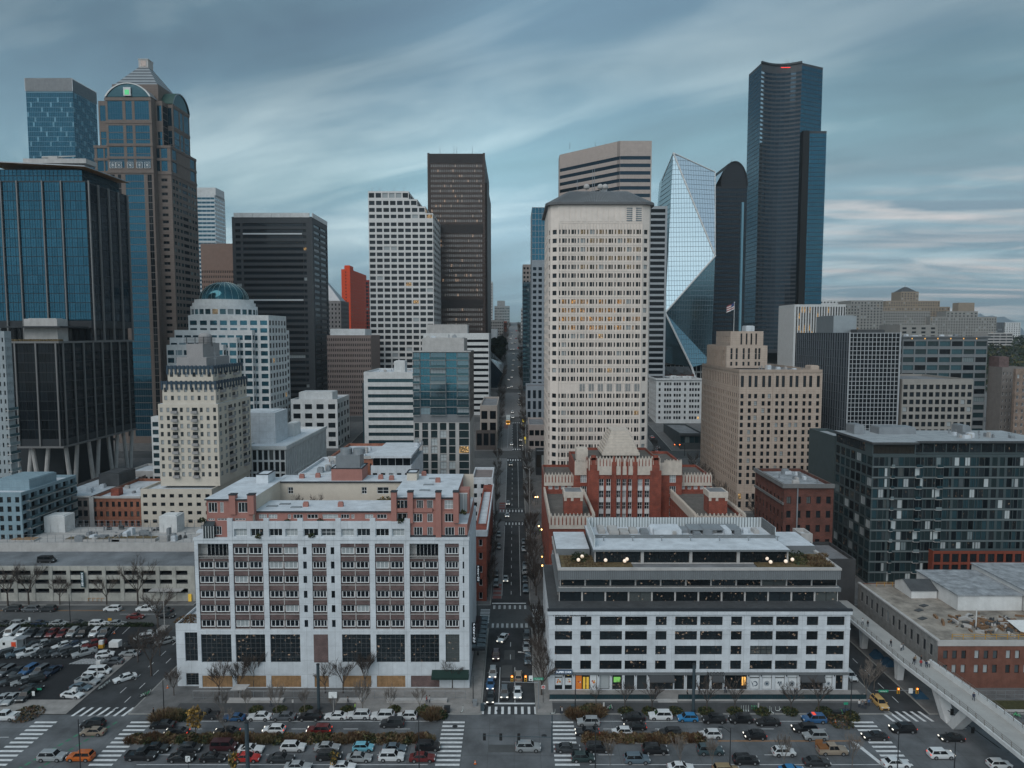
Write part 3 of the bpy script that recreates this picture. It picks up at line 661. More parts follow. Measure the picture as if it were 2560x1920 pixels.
# floor above the parapet, white, between the penthouses
xa,xb=X_(573,D0,1320),X_(1025,D0,1320);z2=Z_(1309,D0)
w2=[(585,617),(626,658),(672,705),(713,745),(759,795),(802,838),(853,884),(892,925),(939,972),(980,1011)]
us=[(X_(p,D0,1320)-xa,X_(q,D0,1320)-xa) for p,q in w2]
SA=ST('shade','w',nx=3,nz=2,fw=.1);SB=ST('room','w',nx=3,fw=.1)
b.face((xa,D0-.02),(xb,D0-.02),zt,z2,us,[(Z_(1341,D0),Z_(1322,D0))],lambda i,j: SA if i in (0,3,5,6,9) else SB,.5,0)
b.face((xb,D0-.02),(xb,156),zt,z2);b.face((xa,156),(xa,D0-.02),zt,z2)
b.roofm.quad((xa,D0,z2-.02),(xb,D0,z2-.02),(xb,156,z2-.02),(xa,156,z2-.02))
b.wall.box(xa,xb,D0-.05,D0+.35,z2-.01,z2+.5,0)
for p in (574,665,750,845,931,1018):
    xx=X_(p,D0,1310);b.wall.box(xx-.55,xx+.6,D0-.09,D0+.5,zt+.1,z2+1.15,0)
# rose penthouse storey in the middle
Dm=154.2;xa,xb=X_(632,Dm,1290),X_(979,Dm,1290);z3=Z_(1277,Dm)
w3=[(647,667),(671,693),(719,727),(733,757),(768,795),(806,845),(852,873),(878,886),(912,933),(942,967)]
us=[(X_(p,Dm,1290)-xa,X_(q,Dm,1290)-xa) for p,q in w3]
b.face((xa,Dm),(xb,Dm),z2,z3,us,[(z2+.5,z3-.8)],lambda i,j: SA if i in (0,1,5,8) else SB,.2,2)
b.face((xb,Dm),(xb,164),z2,z3,m=2);b.face((xb,164),(xa,164),z2-3,z3,m=2);b.face((xa,164),(xa,Dm),z2,z3,m=2)
b.roofm.quad((xa-.3,Dm-.3,z3+.02),(xb,Dm-.3,z3+.02),(xb,164,z3+.02),(xa-.3,164,z3+.02));b.wall.box(xa-.3,xb,Dm-.35,Dm+.02,z3-.3,z3,6);b.mats += [trim_d]
BOXES.append((xa,xb,Dm+.5,164,zt,z3))
# left penthouse, three rose storeys
Dl=152.8;xa,xb=X_(517,Dl,1290),X_(632,Dl,1290);z4=Z_(1247,Dl)
WL=ST('room','w',nx=3,fw=.1)
fl=[(zt+.3,zt+2.6),(z2+.4,z2+2.7),(z4-3.0,z4-1.0)]
for za,zb,ux in ((zt,z2,[(1.5,3.2),(4.5,5.6)]),(z2,z4-3.6,[(.3,1.7),(2.3,4.6),(6.2,8.6)]),(z4-3.6,z4,[(.4,2.4),(3.0,3.8),(7.0,9.2)])):
    b.face((xa,Dl),(xb,Dl),za,zb,ux,[(za+.5,zb-.8)],WL,.15,2)
b.face((xb,Dl),(xb,176),zt,z4,m=3);b.face((xb,176),(xa,176),zt,z4,m=2);b.face((xa,176),(xa,Dl),zt,z4,m=2)
b.roofm.quad((xa-.3,Dl-.3,z4+.02),(xb,Dl-.3,z4+.02),(xb,176,z4+.02),(xa-.3,176,z4+.02));b.wall.box(xa-.3,xb+.05,Dl-.35,Dl-.004,z4-.3,z4,6);BOXES.append((xa,xb,Dl+.5,176,zt,z4))
for xx in (X_(582,Dl,1250),X_(628,Dl,1250)): m=MB();m.box(xx-.7,xx+.7,Dl-.5,Dl+1.0,z4-3.4,z4+.9);m.box(xx-.8,xx+.8,Dl-.6,Dl+1.1,z4+.9,z4+1.1,1);b.part('chimney',m,[pinkw,trim_d])
m=MB();xg=X_(512,Dl,1320);m.box(xg,xg+2.4,Dl-1.0,Dl-.02,zt,zt+2.7,0);m.poly([(xg,Dl-1.0,zt+2.7),(xg+2.4,Dl-1.0,zt+2.7),(xg+2.4,Dl-.02,zt+3.6),(xg,Dl-.02,zt+3.6)])
for q in range(5): m.box(xg+q*.58,xg+q*.58+.09,Dl-1.06,Dl-1.002,zt,zt+2.7,1)
b.part('glass_porch',m,[G['shade'],wframe])
# right penthouse
Dr=152.6;xa,xb=X_(1025,Dr,1300),X_(1168,Dr,1300);xl=X_(979,Dr,1260);xr_=X_(1137,Dr,1260);z5=Z_(1243,Dr);zf1=zt+.1;fh=(z5-zt)/3
WR=ST('room','w',nx=3,fw=.1)
ux=[(X_(p,Dr,1300)-xa,X_(q,Dr,1300)-xa) for p,q in ((1034,1056),(1068,1082),(1112,1136))]
ux2=ux+[(X_(1146,Dr,1300)-xa,X_(1162,Dr,1300)-xa)]
b.face((xa,Dr),(xb,Dr),zt,zt+fh,ux2,[(zt+.4,zt+fh-.7)],WR,.15,2);b.face((xa,Dr),(xr_,Dr),zt+fh,zt+2*fh,ux,[(zt+fh+.4,zt+2*fh-.7)],WR,.15,2)
ua=[(X_(p,Dr,1260)-xl,X_(q,Dr,1260)-xl) for p,q in ((991,1019),(1041,1058),(1067,1082),(1111,1135))]
b.face((xl,Dr+.4),(xr_,Dr+.4),z2,z5-fh,[(1.2,4.3)],[(z2+.3,z5-fh-.7)],WR,.15,2)
b.face((xl,Dr+.2),(xr_,Dr+.2),z5-fh,z5,ua,[(z5-fh+.3,z5-.7)],lambda i,j: SA if i==3 else WR,.15,2)
b.wall.box(xl,xa+5,Dr-.3,Dr+.3,z5-fh-.3,z5-fh+.5,2);b.wall.box(xa,xb,Dr-.25,Dr-.05,zt-.02,zt+.5,6)
b.face((xr_,Dr),(xr_,178),zt+fh,z5,[(4,6),(10,12)],[(zt+fh+1,z5-1)],WR,.15,2);b.face((xb,Dr),(xb,178),zt,zt+fh,m=2);b.face((xl,178),(xl,Dr),z2,z5,m=3);b.face((xb,178),(xl,178),zt,z5,m=3)
b.roofm.quad((xl-.2,Dr-.2,z5+.02),(xr_+.2,Dr-.2,z5+.02),(xr_+.2,178,z5+.02),(xl-.2,178,z5+.02));b.wall.box(xl-.2,xr_+.2,Dr-.25,Dr-.01,z5-.3,z5,6)
b.roofm.quad((xr_,Dr,zt+fh-.02),(xb,Dr,zt+fh-.02),(xb,178,zt+fh-.02),(xr_,178,zt+fh-.02));BOXES.append((xl,xr_,Dr+.6,178,zt,z5))
for px_ in (985,1026,1096,1140): xx=X_(px_,Dr,1240);m=MB();m.box(xx-.6,xx+.6,Dr-.55,Dr+.9,zt+(0 if px_==1096 else fh*1.1),z5+1.2);m.box(xx-.7,xx+.7,Dr-.65,Dr+1.0,z5+1.2,z5+1.4,1);b.part('chimney',m,[pinkw,trim_d])
m=MB();m.box(xb-2.6,xb-.1,Dr+9,Dr+13,zt+fh,z5-.5,0);b.part('stair_turret',m,pinkw)
m=MB();m.box(xb-2.3,xb-.6,Dr+8.9,Dr+8.99,zt+fh+.4,z5-1.3,0);m.box(xb-2.4,xb-.5,Dr+8.85,Dr+8.95,z5-1.3,z5-1.1,1);m.box(xb-1.5,xb-1.4,Dr+8.85,Dr+8.95,zt+fh+.4,z5-1.1,1);b.part('glazed_bay',m,[G['shade'],wframe])
# cream rear wing round the courtyard
Dw=171.5;z6=Z_(1203,Dw);xa,xb=X_(686,Dw,1220),X_(1025,Dw,1220)
b.face((xa,Dw),(xb,Dw),zt-3,z6,[(X_(p,Dw,1220)-xa,X_(q,Dw,1220)-xa) for p,q in ((692,700),(720,733),(904,917),(943,972),(992,1003))],[(z6-3.2,z6-1.5)],ST('room','w',nx=2,nz=2,fw=.1),.2,3)
b.face((xb,179),(xa,179),zt-3,z6,m=3);b.roofm.quad((xa,Dw-.3,z6+.02),(xb,Dw-.3,z6+.02),(xb,179,z6+.02),(xa,179,z6+.02));b.wall.box(xa,xb,Dw-.35,Dw-.004,z6-.35,z6,6)
BOXES.append((xa,xb,Dw+.5,179,zt,z6))
def boxp(name,pl,pr,pt,D,D2,zb,mt,top=None,trim=True):
    m=MB();xa,xb=X_(pl,D,pt),X_(pr,D,pt);zz=Z_(pt,D);m.box(xa,xb,D,D2,zb,zz,0,1)
    if trim:
        for q in ((xa-.1,xb+.1,D-.1,D+.15),(xa-.1,xb+.1,D2-.15,D2+.1),(xa-.1,xa+.15,D+.15,D2-.15),(xb-.15,xb+.1,D+.15,D2-.15)): m.box(*q,zz,zz+.2,2)
    return b.part(name,m,[mt,top or roofw,trim_d]),(xa,xb,zz)
boxp('stair_tower',640,670,1187,168.5,173.5,zt-2,white);boxp('stair_tower',1017,1042,1183,170,174,zt-2,cream)
_,(xa,xb,zz)=boxp('lift_tower',828,905,1172,172,178.8,z6-1,pinkw)
m=MB();m.box(xa+1,xb-.8,173,178,zz,zz+3.2)
for q in range(20): xx=xa+1+(xb-xa-1.8)*q/19;m.box(xx-.04,xx+.04,172.9,172.99,zz,zz+3.2)
for q in (0,1): m.cyl(xa+3+q*3.2,175.5,1.5,zz+3.2,zz+4.6,16)
b.part('cooling_tower',m,metalg)
q=random.Random(3)
for px_,py_,D_ in ((765,1268,158),(852,1268,158),(755,1195,175),(795,1190,176),(952,1195,174),(979,1197,173),(1095,1208,168),(1060,1180,176)):
    X,Z=at(px_,py_,D_);zz={158: z3}.get(D_,z6 if px_<1017 else z5);b.unit(X-.6,X+.6,D_-.4,D_+.4,zz+.02,zz+.9,pinkw,'chimney_pot')
for px_,D_,zz in ((680,158,z3),(712,160,z3),(740,157,z3),(1085,172,z5),(1072,165,z5),(1062,159,z5)):
    X=X_(px_,D_,1240);m=MB();m.box(X-1.2,X+1.2,D_-.5,D_+.5,zz+.02,zz+.22);b.part('skylight',m,[metalg])
# pergola in the courtyard
m=MB();xa,xb=X_(820,167,1240),X_(985,167,1240)
for i in range(6): xx=xa+(xb-xa)*i/5;m.box(xx-.18,xx+.18,167,167.35,zt-1,zt+3.0)
m.box(xa-.3,xb+.3,166.9,167.45,zt+3.0,zt+3.4);b.part('pergola',m,cream)
# low wing with garage openings at the left corner
zw=Z_(1565,D0+.8);xw=X_(440,D0+.8,1600)
b.face((xw,D0+.8),(x0,D0+.8),0,zw,[(X_(462,D0+.8,1600)-xw,x0-xw-.2)],[(Z_(1713,D0+.8),Z_(1683,D0+.8)),(Z_(1653,D0+.8),Z_(1581,D0+.8))],ST('room','g',mw=1.1,nz=5,fw=.07),.3,0)
b.face((xw,176),(xw,D0+.8),0,zw);b.roofm.quad((xw,D0+.8,zw-.2),(x0,D0+.8,zw-.2),(x0,176,zw-.2),(xw,176,zw-.2));b.wall.box(xw,x0-.01,D0+.8,D0+1.1,zw,zw+.5,0);b.wall.box(xw,xw+.3,D0+1.1,176,zw,zw+.5,0)
# vertical signs on the street side
def vsign(word,X,y,zc_,Hs,parent,th=.45,bw=1.0):
    m=MB();m.box(X,X+bw,y,y+.3,zc_-Hs/2,zc_+Hs/2);s_=m.build('sign',metald,parent)
    text(list(word),Hs/len(word)*1.05,(X+bw/2,y-.03,zc_+Hs/2-Hs/len(word)*.95),MATS['sign_white'],.02,0,s_,'lettering',vert=True);return s_
mat('sign_white',(.75,.78,.8),.6,0,emit=(.8,.9,1),es=.25)
vsign('PARKING',MADL+.1,160,9.2,5.2,b.root);vsign('PARKING',MADL+.1,180,16.5,4.6,b.root)
m=MB()
for i in range(7): m.box(MADL+.02,MADL+3.0,161.6+i*2.6,161.75+i*2.6,5.0,5.2)
m.quad((MADL+.02,161,5.25),(MADL+3.2,161,5.0),(MADL+3.2,180,5.0),(MADL+.02,180,5.25),1);m.quad((MADL+.02,180,5.15),(MADL+3.2,180,4.9),(MADL+3.2,161,4.9),(MADL+.02,161,5.15),1);m.box(MADL,MADL+3.2,160.9,161,4.6,5.2)
b.part('glass_canopy',m,[metald,G['shade']])
m=MB();m.box(-18.4,-10.1,D0-1.8,D0-.1,2.9,3.4);m.poly([(-18.4,D0-1.8,3.4),(-10.1,D0-1.8,3.4),(-10.1,D0-.1,4.4),(-18.4,D0-.1,4.4)]);b.part('awning',m,mat('dark_green_canvas',(.015,.035,.03),.9,.1))
apt=b
# ---- white office block, right of the middle street
b=Bld('office_building','white office block with glass upper floors and roof garden, right of the middle street',(42,170,0),[white,mat('zinc_cladding',(.17,.185,.195),.6,.1,metal=.2),concl,trim_d,roofd],roofw)
D0=150.6;x0,x1=X_(1372,D0,1600),X_(2124,D0,1600);zt=Z_(1526,D0)
wc=[(224,335),(388,459),(513,656),(675,817),(871,942),(996,1138),(1157,1301),(1355,1426),(1481,1625),(1644,1788),(1841,1915),(1970,2084)]
PX=lambda z: 1300+z/2.572
us=[(X_(PX(a),D0,1600)-x0,X_(PX(c),D0,1600)-x0) for a,c in wc]
zs=[(Z_(1275+c/2.572,D0),Z_(1275+a/2.572,D0)) for a,c in ((968,1026),(873,931),(779,837),(685,743))]
SO=ST('room','d',mw=1.25,nz=2,fw=.09)
zg=Z_(1681,D0)
b.face((x0,D0),(x1,D0),zg,zt-1.0,us,zs,SO,.35,0)
b.wall.box(x0-.15,x1+.15,D0-.15,D0-.003,zg-.55,zg-.1,1);b.wall.box(x0-.1,x1+.1,D0-.1,D0-.004,Z_(1572,D0)-.2,Z_(1572,D0)+.15,0)
b.wall.box(x0-.3,x1+.3,D0-.3,D0-.002,zt-.9,zt-.1,0);b.wall.box(x0-.35,x1+.35,D0-.35,D0+.3,zt-.1,zt+.35,3)
b.wall.quad((x0,D0,zt-1.0),(x1,D0,zt-1.0),(x1,D0,zt-.1),(x0,D0,zt-.1))
sh=[(224,272),(288,335),(355,495),(513,576),(593,656),(673,735),(752,815),(834,985),(993,1056),(1073,1135),(1155,1219),(1232,1303),(1316,1460),(1478,1541),(1558,1621),(1640,1703),(1721,1784),(1803,1950),(1965,2010),(2030,2077)]
su=[(X_(PX(a),D0,1700)-x0,X_(PX(c),D0,1700)-x0) for a,c in sh]
zb0=.45;zs1=Z_(1688,D0)
SG={12: ST('hot','d',mw=2,fw=.09)};SSH=ST('shade','d',nx=1,nz=1,fw=.09);SRM=ST('room','d',mw=1.4,fw=.09);SWM=ST('warm','d',mw=1.4,fw=.09)
def shst(i,j): return SRM if i in (4,11,12,17,19) else (SRM if i in (0,1,2,8,9) else (SSH if i in (3,5,6,13,14,15,16,18) else SRM))
b.face((x0,D0+.001),(x1,D0+.001),0,zg-.1,su,[(zb0,zs1)],shst,.35,0)
zrr=[(a,c) for a,c in zs]
b.face((x0,181),(x0,D0),0,zt,cols(30,7,.62),[(zb0,zs1)]+zrr,SO,.3,0);b.face((x1,D0),(x1,181),0,zt,cols(30,7,.62),zrr,SO,.3,0);b.face((x1,181),(x0,181),0,zt)
b.wall.quad((x0,D0+.3,zt-.02),(x1,D0+.3,zt-.02),(x1,181,zt-.02),(x0,181,zt-.02),4);BOXES.append((x0,x1,D0+.6,181,0,zt))
# glass upper storeys
def gl_floor(pl,pr,yb,yt,D,Dk,n,gkey,wf=.93,post=2,box=True):
    xa,xb=X_(pl,D,yb),X_(pr,D,yb);za,zb=Z_(yb,D),Z_(yt,D);S=ST(gkey,'d',mw=3.2,fw=.07)
    b.face((xa,D),(xb,D),za,zb,cols(xb-xa,n,wf),[(za+.02,zb-.02)],S,.15,post);b.face((xa,Dk),(xa,D),za,zb,cols(Dk-D,6,wf),[(za+.02,zb-.02)],S,.15,post);b.face((xb,D),(xb,Dk),za,zb,cols(Dk-D,6,wf),[(za+.02,zb-.02)],S,.15,post);b.face((xb,Dk),(xa,Dk),za,zb,m=post)
    if box: BOXES.append((xa,xb,D+.3,Dk,za,zb))
    return xa,xb,za,zb
xa,xb,za,zb=gl_floor(1397,2094,1511,1478,156.0,180,12,'room')
m_=zb;b.wall.box(xa-.5,xb+.5,155.6,180,zb,zb+.9,1);za2=zb+.9
z7=Z_(1442,155.8);b.wall.box(xa-.1,xb+.1,155.7,156.0,za2,za2+.15,2)
S=ST('room','d',mw=3.2,fw=.07);xc,xd=X_(1400,157,1460),X_(2092,157,1460)
b.face((xc,157),(xd,157),za2,z7-.2,cols(xd-xc,11,.94),[(za2+.02,z7-.45)],S,.15,2);b.face((xc,180),(xc,157),za2,z7-.2,cols(23,5,.94),[(za2+.02,z7-.45)],S,.15,2);b.face((xd,157),(xd,180),za2,z7-.2,cols(23,5,.94),[(za2+.02,z7-.45)],S,.15,2)
# roof terrace slab with deep fascia
xe,xf=X_(1396,155.2,1430),X_(2100,155.2,1440);z8=Z_(1425,155.2)
b.wall.box(xe,xf,155.0,180,z7-.4,z8,1);b.wall.box(xe-.2,xf+.2,154.8,155.6,z8,z8+.5,2);b.wall.box(xe-.2,xe+.6,155.6,180,z8,z8+.5,2);b.wall.box(xf-.6,xf+.2,155.6,180,z8,z8+.5,2)
m=MB()
for i in range(150): xx=xe+(xf-xe)*i/149;m.box(xx-.03,xx+.03,154.93,154.999,z7-.3,z8-.1)
b.part('fascia_ribs',m,metalg);BOXES.append((xe,xf,155,180,z7,z8))
# garden beds
gb=mat('dry_planting',(.14,.105,.055),.95,.5,1.2);gg=mat('dark_moss',(.045,.055,.025),.95,.5,1.5)
xg1=X_(1580,158,1410);xg2=X_(1890,158,1410)
m=MB();m.box(xe+.8,xg1,155.8,165,z8,z8+.25);b.part('garden_bed',m,gb);m=MB();m.box(xg2,xf-.8,155.8,166,z8,z8+.25);b.part('garden_bed',m,gb)
m=MB();m.box(xg1+.2,xg2-.2,155.7,158.6,z8+.004,z8+.1);b.part('terrace',m,roofg)
z9=Z_(1377,159.4);xh,xi=X_(1486,159.4,1390),X_(1971,159.4,1390)
S2=ST('room','d',mw=1.1,fw=.06);S3=ST('room','d',mw=.9,fw=.06)
b.face((xh,159.4),(xi,159.4),z8,z9,[(.3,(xi-xh)*.24),((xi-xh)*.255,(xi-xh)*.49),((xi-xh)*.505,(xi-xh)*.735),((xi-xh)*.75,xi-xh-.3)],[(z8+.2,z9-.2)],lambda i,j: S3 if i==1 else S2,.5,2)
b.wall.box(xh-.4,xi+.3,158.7,179.5,z9,z9+.35,1);b.roofm.quad((xh-.3,159,z9+.37),(xi+.2,159,z9+.37),(xi+.2,179.5,z9+.37),(xh-.3,179.5,z9+.37));b.face((xh,179.5),(xh,159.4),z8,z9,m=1);b.face((xi,159.4),(xi,179.5),z8,z9,m=1);BOXES.append((xh,xi,162.6,179.5,z8,z9+.35))
b.wall.box(xe+.1,xh-.45,165.5,180,z8,z8+1.6,1);b.roofm.quad((xe+.15,165.6,z8+1.62),(xh-.5,165.6,z8+1.62),(xh-.5,180,z8+1.62),(xe+.15,180,z8+1.62))
b.wall.box(xi+.35,xf-.2,168,180,z8,z8+1.6,1);b.roofm.quad((xi+.4,168.1,z8+1.62),(xf-.3,168.1,z8+1.62),(xf-.3,180,z8+1.62),(xi+.4,180,z8+1.62))
# plant deck with slatted screen
zq=z9+.37;xj,xk=X_(1480,168.5,1340),X_(1938,168.5,1340)
b.wall.box(xj,xk,168.2,168.6,zq,zq+.75,1)
m=MB();m.box(xj-.1,xk,178,178.15,zq,zq+2.5);m.box(xk,xk+.15,168.6,178.15,zq,zq+2.5);m.box(xj-.3,xj-.1,161,178.15,zq,zq+2.5)
for i in range(62): xx=xj+(xk-xj)*i/61;m.box(xx-.06,xx+.06,177.85,177.98,zq,zq+2.6,1)
for i in range(20): yy=168.8+9.1*i/19;m.box(xk-.12,xk-.02,yy-.06,yy+.06,zq,zq+2.6,1)
b.part('slatted_screen',m,[mat('screen_white',(.55,.60,.62),.6,.1),gframe])
q=random.Random(11)
for i in range(16): xx=xj+2+(xk-xj-6)*i/15;b.unit(xx,xx+q.uniform(1,2.6),170+q.uniform(0,3),173.2+q.uniform(0,3.2),zq,zq+q.uniform(.5,1.3),q.choice([metalg,roofw,concl]))
X=X_(1662,174,1335);m=MB();m.prism([(X-3.4,170.5),(X+3.4,170.5),(X+3.4,176),(X-3.4,176)],zq,zq+1.4);b.part('roof_hatch',m,roofw)
X=X_(1776,176,1325);m=MB();m.box(X-6.5,X+6.5,171.5,176.5,zq+1.0,zq+1.25);m.box(X-6.5,X-6.3,171.5,176.5,zq,zq+1.0);m.box(X+6.3,X+6.5,171.5,176.5,zq,zq+1.0);b.part('solar_panel_row',m,metalg)
for i in range(7): X=xh+3+i*7;m=MB();m.tube((X,166,z9+.37),(X,166,z9+1.3),.12);m.box(X-.4,X+.4,165.8,166.2,z9+1.3,z9+1.45);b.part('roof_vent',m,metalg)
# globe lamps in the planting
lampm=mat('lamp_globe',(.8,.75,.68),.4,0,emit=(1,.72,.5),es=.22)
for px_,py_ in ((1447,1417),(1459,1407),(1515,1418),(1562,1420),(1570,1415),(1924,1423),(1925,1413),(1964,1421),(1986,1416)):
    X,Y=at(px_,py_,158)[0],157+max(0,(1425-py_)*.25);m=MB();m.tube((X,Y,z8),(X,Y,z8+.8),.05);m.sphere((X,Y,z8+1.1),.42,12,8,1)
    tag(m.build('garden_lamp',[metald,lampm]),'glowing globe lamp on a short stem in the roof garden','lamp','globe lamps of the roof garden')
text('MARITIME BUILDING',.8,(x0+4.6,D0-.06,zs[3][1]+.12),dframe,.04,0,b.root)
text('aroom',1.5,(X_(1793,D0),D0-.1,Z_(1689,D0)+.15),dframe,.05,0,b.root)
m=MB();xx=X_(1409,D0,1680);m.box(xx-1.9,xx+1.9,D0-.45,D0-.35,zs1+.5,zs1+1.5);sg=m.build('shop_sign',mat('shop_sign_blue',(.06,.10,.16),.6,0),b.root);text('SUPER CHIX',.62,(xx,D0-.48,zs1+.75),MATS['sign_white'],.02,0,sg)
# shop posters
pq=random.Random(5)
def poster(u0,u1,za,zb,c,kind):
    m=MB();y=D0+.2;m.box(u0,u1,y,y+.03,za,zb,0)
    cx,cz=(u0+u1)/2,(za+zb)/2;r_=min(u1-u0,zb-za)*.36
    if kind=='food':
        for i in range(7): a=pq.uniform(0,6.28);rr=pq.uniform(.2,.85)*r_;s_=pq.uniform(.18,.4)*r_;m.poly([(cx+rr*math.cos(a)+s_*math.cos(t*.785),y-.004-i*.002,cz+rr*math.sin(a)+s_*math.sin(t*.785)) for t in range(8)],1+i % 3)
    elif kind=='round':
        for i in range(16):
            a=i*.3927;m.poly([(cx+math.cos(a)*r_*.45,y-.004,cz+math.sin(a)*r_*.45),(cx+math.cos(a+.12)*r_*.9,y-.004,cz+math.sin(a+.12)*r_*.9),(cx+math.cos(a+.3)*r_*.9,y-.004,cz+math.sin(a+.3)*r_*.9),(cx+math.cos(a+.25)*r_*.45,y-.004,cz+math.sin(a+.25)*r_*.45)],1)
        m.poly([(cx+math.cos(t*.52)*r_*.4,y-.006,cz+math.sin(t*.52)*r_*.4) for t in range(12)],1)
    elif kind=='curl':
        p=[(cx+r_*(-.6+.1*t)*1.0,cz+r_*.7*math.sin(t*.75)) for t in range(14)]
        for (a,c_),(d,e) in zip(p,p[1:]): m.tube((a,y-.02,c_),(d,y-.02,e),.07,.07,4,1)
        for t in range(10): a=t*.628;m.tube((cx+math.cos(a)*r_*.3,y-.02,cz+r_*.25+math.sin(a)*r_*.3),(cx+math.cos(a+.628)*r_*.3,y-.02,cz+r_*.25+math.sin(a+.628)*r_*.3),.06,.06,4,1)
    elif kind=='moon':
        for t in range(14): a=-2.2+t*.32;w=.03+.10*math.sin(t*3.14/14);m.tube((cx+.1+math.cos(a)*r_*.7,y-.02,cz+math.sin(a)*r_*.7),(cx+.1+math.cos(a+.32)*r_*.7,y-.02,cz+math.sin(a+.32)*r_*.7),w,w,4,1)
        for t in range(5): m.tube((cx-.4,y-.02,cz-.2+t*.1),(cx-.75+t*.12,y-.02,cz+.6-t*.35),.06,.03,4,1)
    return b.part('window_poster',m,c)
wp=mat('poster_white',(.62,.65,.67),.6,.05);ink=mat('poster_ink',(.03,.06,.09),.6,0);o1=mat('food_orange',(.62,.17,.03),.6,.2,emit=(1,.35,.08),es=.03);o2=mat('food_red',(.42,.05,.03),.6,.1);o3=mat('food_yellow',(.62,.38,.06),.6,.1)
zm=zb0+2.55
for i in (13,14,15,16,18): a,c_=su[i];poster(x0+a+.1,x0+c_-.1,zb0+.1,zm,[wp,ink],{13: 'moon',14: 'round',15: 'curl',16: 'round',18: 'round'}[i]);m=MB();m.box(x0+a+.1,x0+c_-.1,D0+.2,D0+.23,zm+.25,zs1-.05);b.part('window_blind',m,wp)
for i in (0,1): a,c_=su[i];poster(x0+a+.1,x0+c_-.1,zb0+1.0,zm+.1,[wp,o1,o2,o3],'food');m=MB();m.box(x0+a+.1,x0+c_-.1,D0+.2,D0+.23,zm+.35,zs1-.1);b.part('window_poster',m,[wp if i==0 else dframe])
a,c_=su[2];w_=c_-a;poster(x0+a+.1,x0+a+w_*.3,zb0+.05,zm+.6,[o1,o3,o2,wp],'food');poster(x0+a+w_*.68,x0+c_-.1,zb0+.05,zm+.8,[wp,o1,o2,o3],'food')
yl=mat('yellow_sign',(.65,.40,.04),.6,0,emit=(1,.7,.15),es=.08)
m=MB();m.box(x0+a+w_*.33,x0+a+w_*.65,D0+.18,D0+.22,zm+.75,zm+.95);m.box(x0+a+w_*.36,x0+a+w_*.47,D0+.2,D0+.22,zb0+.1,zm+.3);m.box(x0+a+w_*.52,x0+a+w_*.63,D0+.2,D0+.22,zb0+.1,zm+.3);b.part('shop_door',m,yl)
a,c_=su[1];m=MB();m.cyl(0,0,.33,0,.05,14);m=MB();xx=x0+(a+c_)/2;m.poly([(xx+.36*math.cos(t*.6),D0+.19,zm+.85+.26*math.sin(t*.6)) for t in range(10)]);b.part('shop_logo',m,yl)
a,c_=su[4];m=MB();m.box(x0+a+.35,x0+c_-.35,D0+.18,D0+.22,zm-.9,zm+.3);q_=b.part('window_poster',m,mat('green_poster',(.22,.55,.12),.6,0,emit=(.3,.8,.2),es=.1));q_['label']='bright green poster in the shop window'
a,c_=su[12]
for k in (.78,.88): m=MB();m.box(x0+a+(c_-a)*k,x0+a+(c_-a)*k+.35,D0+.2,D0+.25,zb0+.9,zm+.3);b.part('amber_lamp',m,mat('amber_light',(.8,.4,.1),.5,0,emit=(1,.5,.12),es=.5))
aw=mat('charcoal_canvas',(.06,.065,.07),.85,.1)
for i,w in ((7,.2),(11,.1),(17,.15)):
    a,c_=su[i];m=MB();xa,xb=x0+a-w,x0+c_+w
    m.poly([(xa,D0-1.0,zs1-1.0),(xb,D0-1.0,zs1-1.0),(xb,D0-.05,zs1+.05),(xa,D0-.05,zs1+.05)]);m.poly([(xa,D0-.05,zs1-.03),(xb,D0-.05,zs1-.03),(xb,D0-1.0,zs1-1.08),(xa,D0-1.0,zs1-1.08)]);m.box(xa,xb,D0-1.02,D0-.98,zs1-1.25,zs1-1.0)
    b.part('awning',m,aw)
for i in range(19):
    if i in (4,9,14): continue
    a=(su[i][1]+su[i+1][0])/2;m=MB();m.box(x0+a-.09,x0+a+.09,D0-.22,D0-.01,3.6,3.95);b.part('wall_lamp',m,metald)
office=b
# terrace in front of the offices
m=MB();m.box(x0,x1+2,146.6,D0,0,.4);m.box(x0-.05,x1+2.05,146.4,146.6,0,.5,1)
tr=tag(m.build('raised_terrace',[pavel,concl]),'raised concrete terrace with steps running along the white office block','terrace')
m=MB();xs0,xs1=X_(1640,148,1740),X_(1688,148,1740)
for i in range(2): m.box(xs0,xs1,145.7+i*.35,146.4,.16+i*.13,.16+(i+1)*.13-.002)
m.build('steps',concl,tr)
def glass_rail(x_0,x_1,y,z,lab,n=24):
    m=MB();m.box(x_0,x_1,y,y+.03,z,z+1.0,1);m.box(x_0,x_1,y-.03,y+.06,z+1.0,z+1.06,0)
    for i in range(n+1): xx=x_0+(x_1-x_0)*i/n;m.box(xx-.03,xx+.03,y-.04,y+.07,z,z+1.0,0)
    tag(m.build('railing',[metald,G['teal']]),lab,'railing')
glass_rail(x0,xs0-.3,146.48,.5,'glass railing on the office terrace, left of its steps',18);glass_rail(xs1+.3,x1+2,146.48,.5,'glass railing on the office terrace, right of its steps',36)
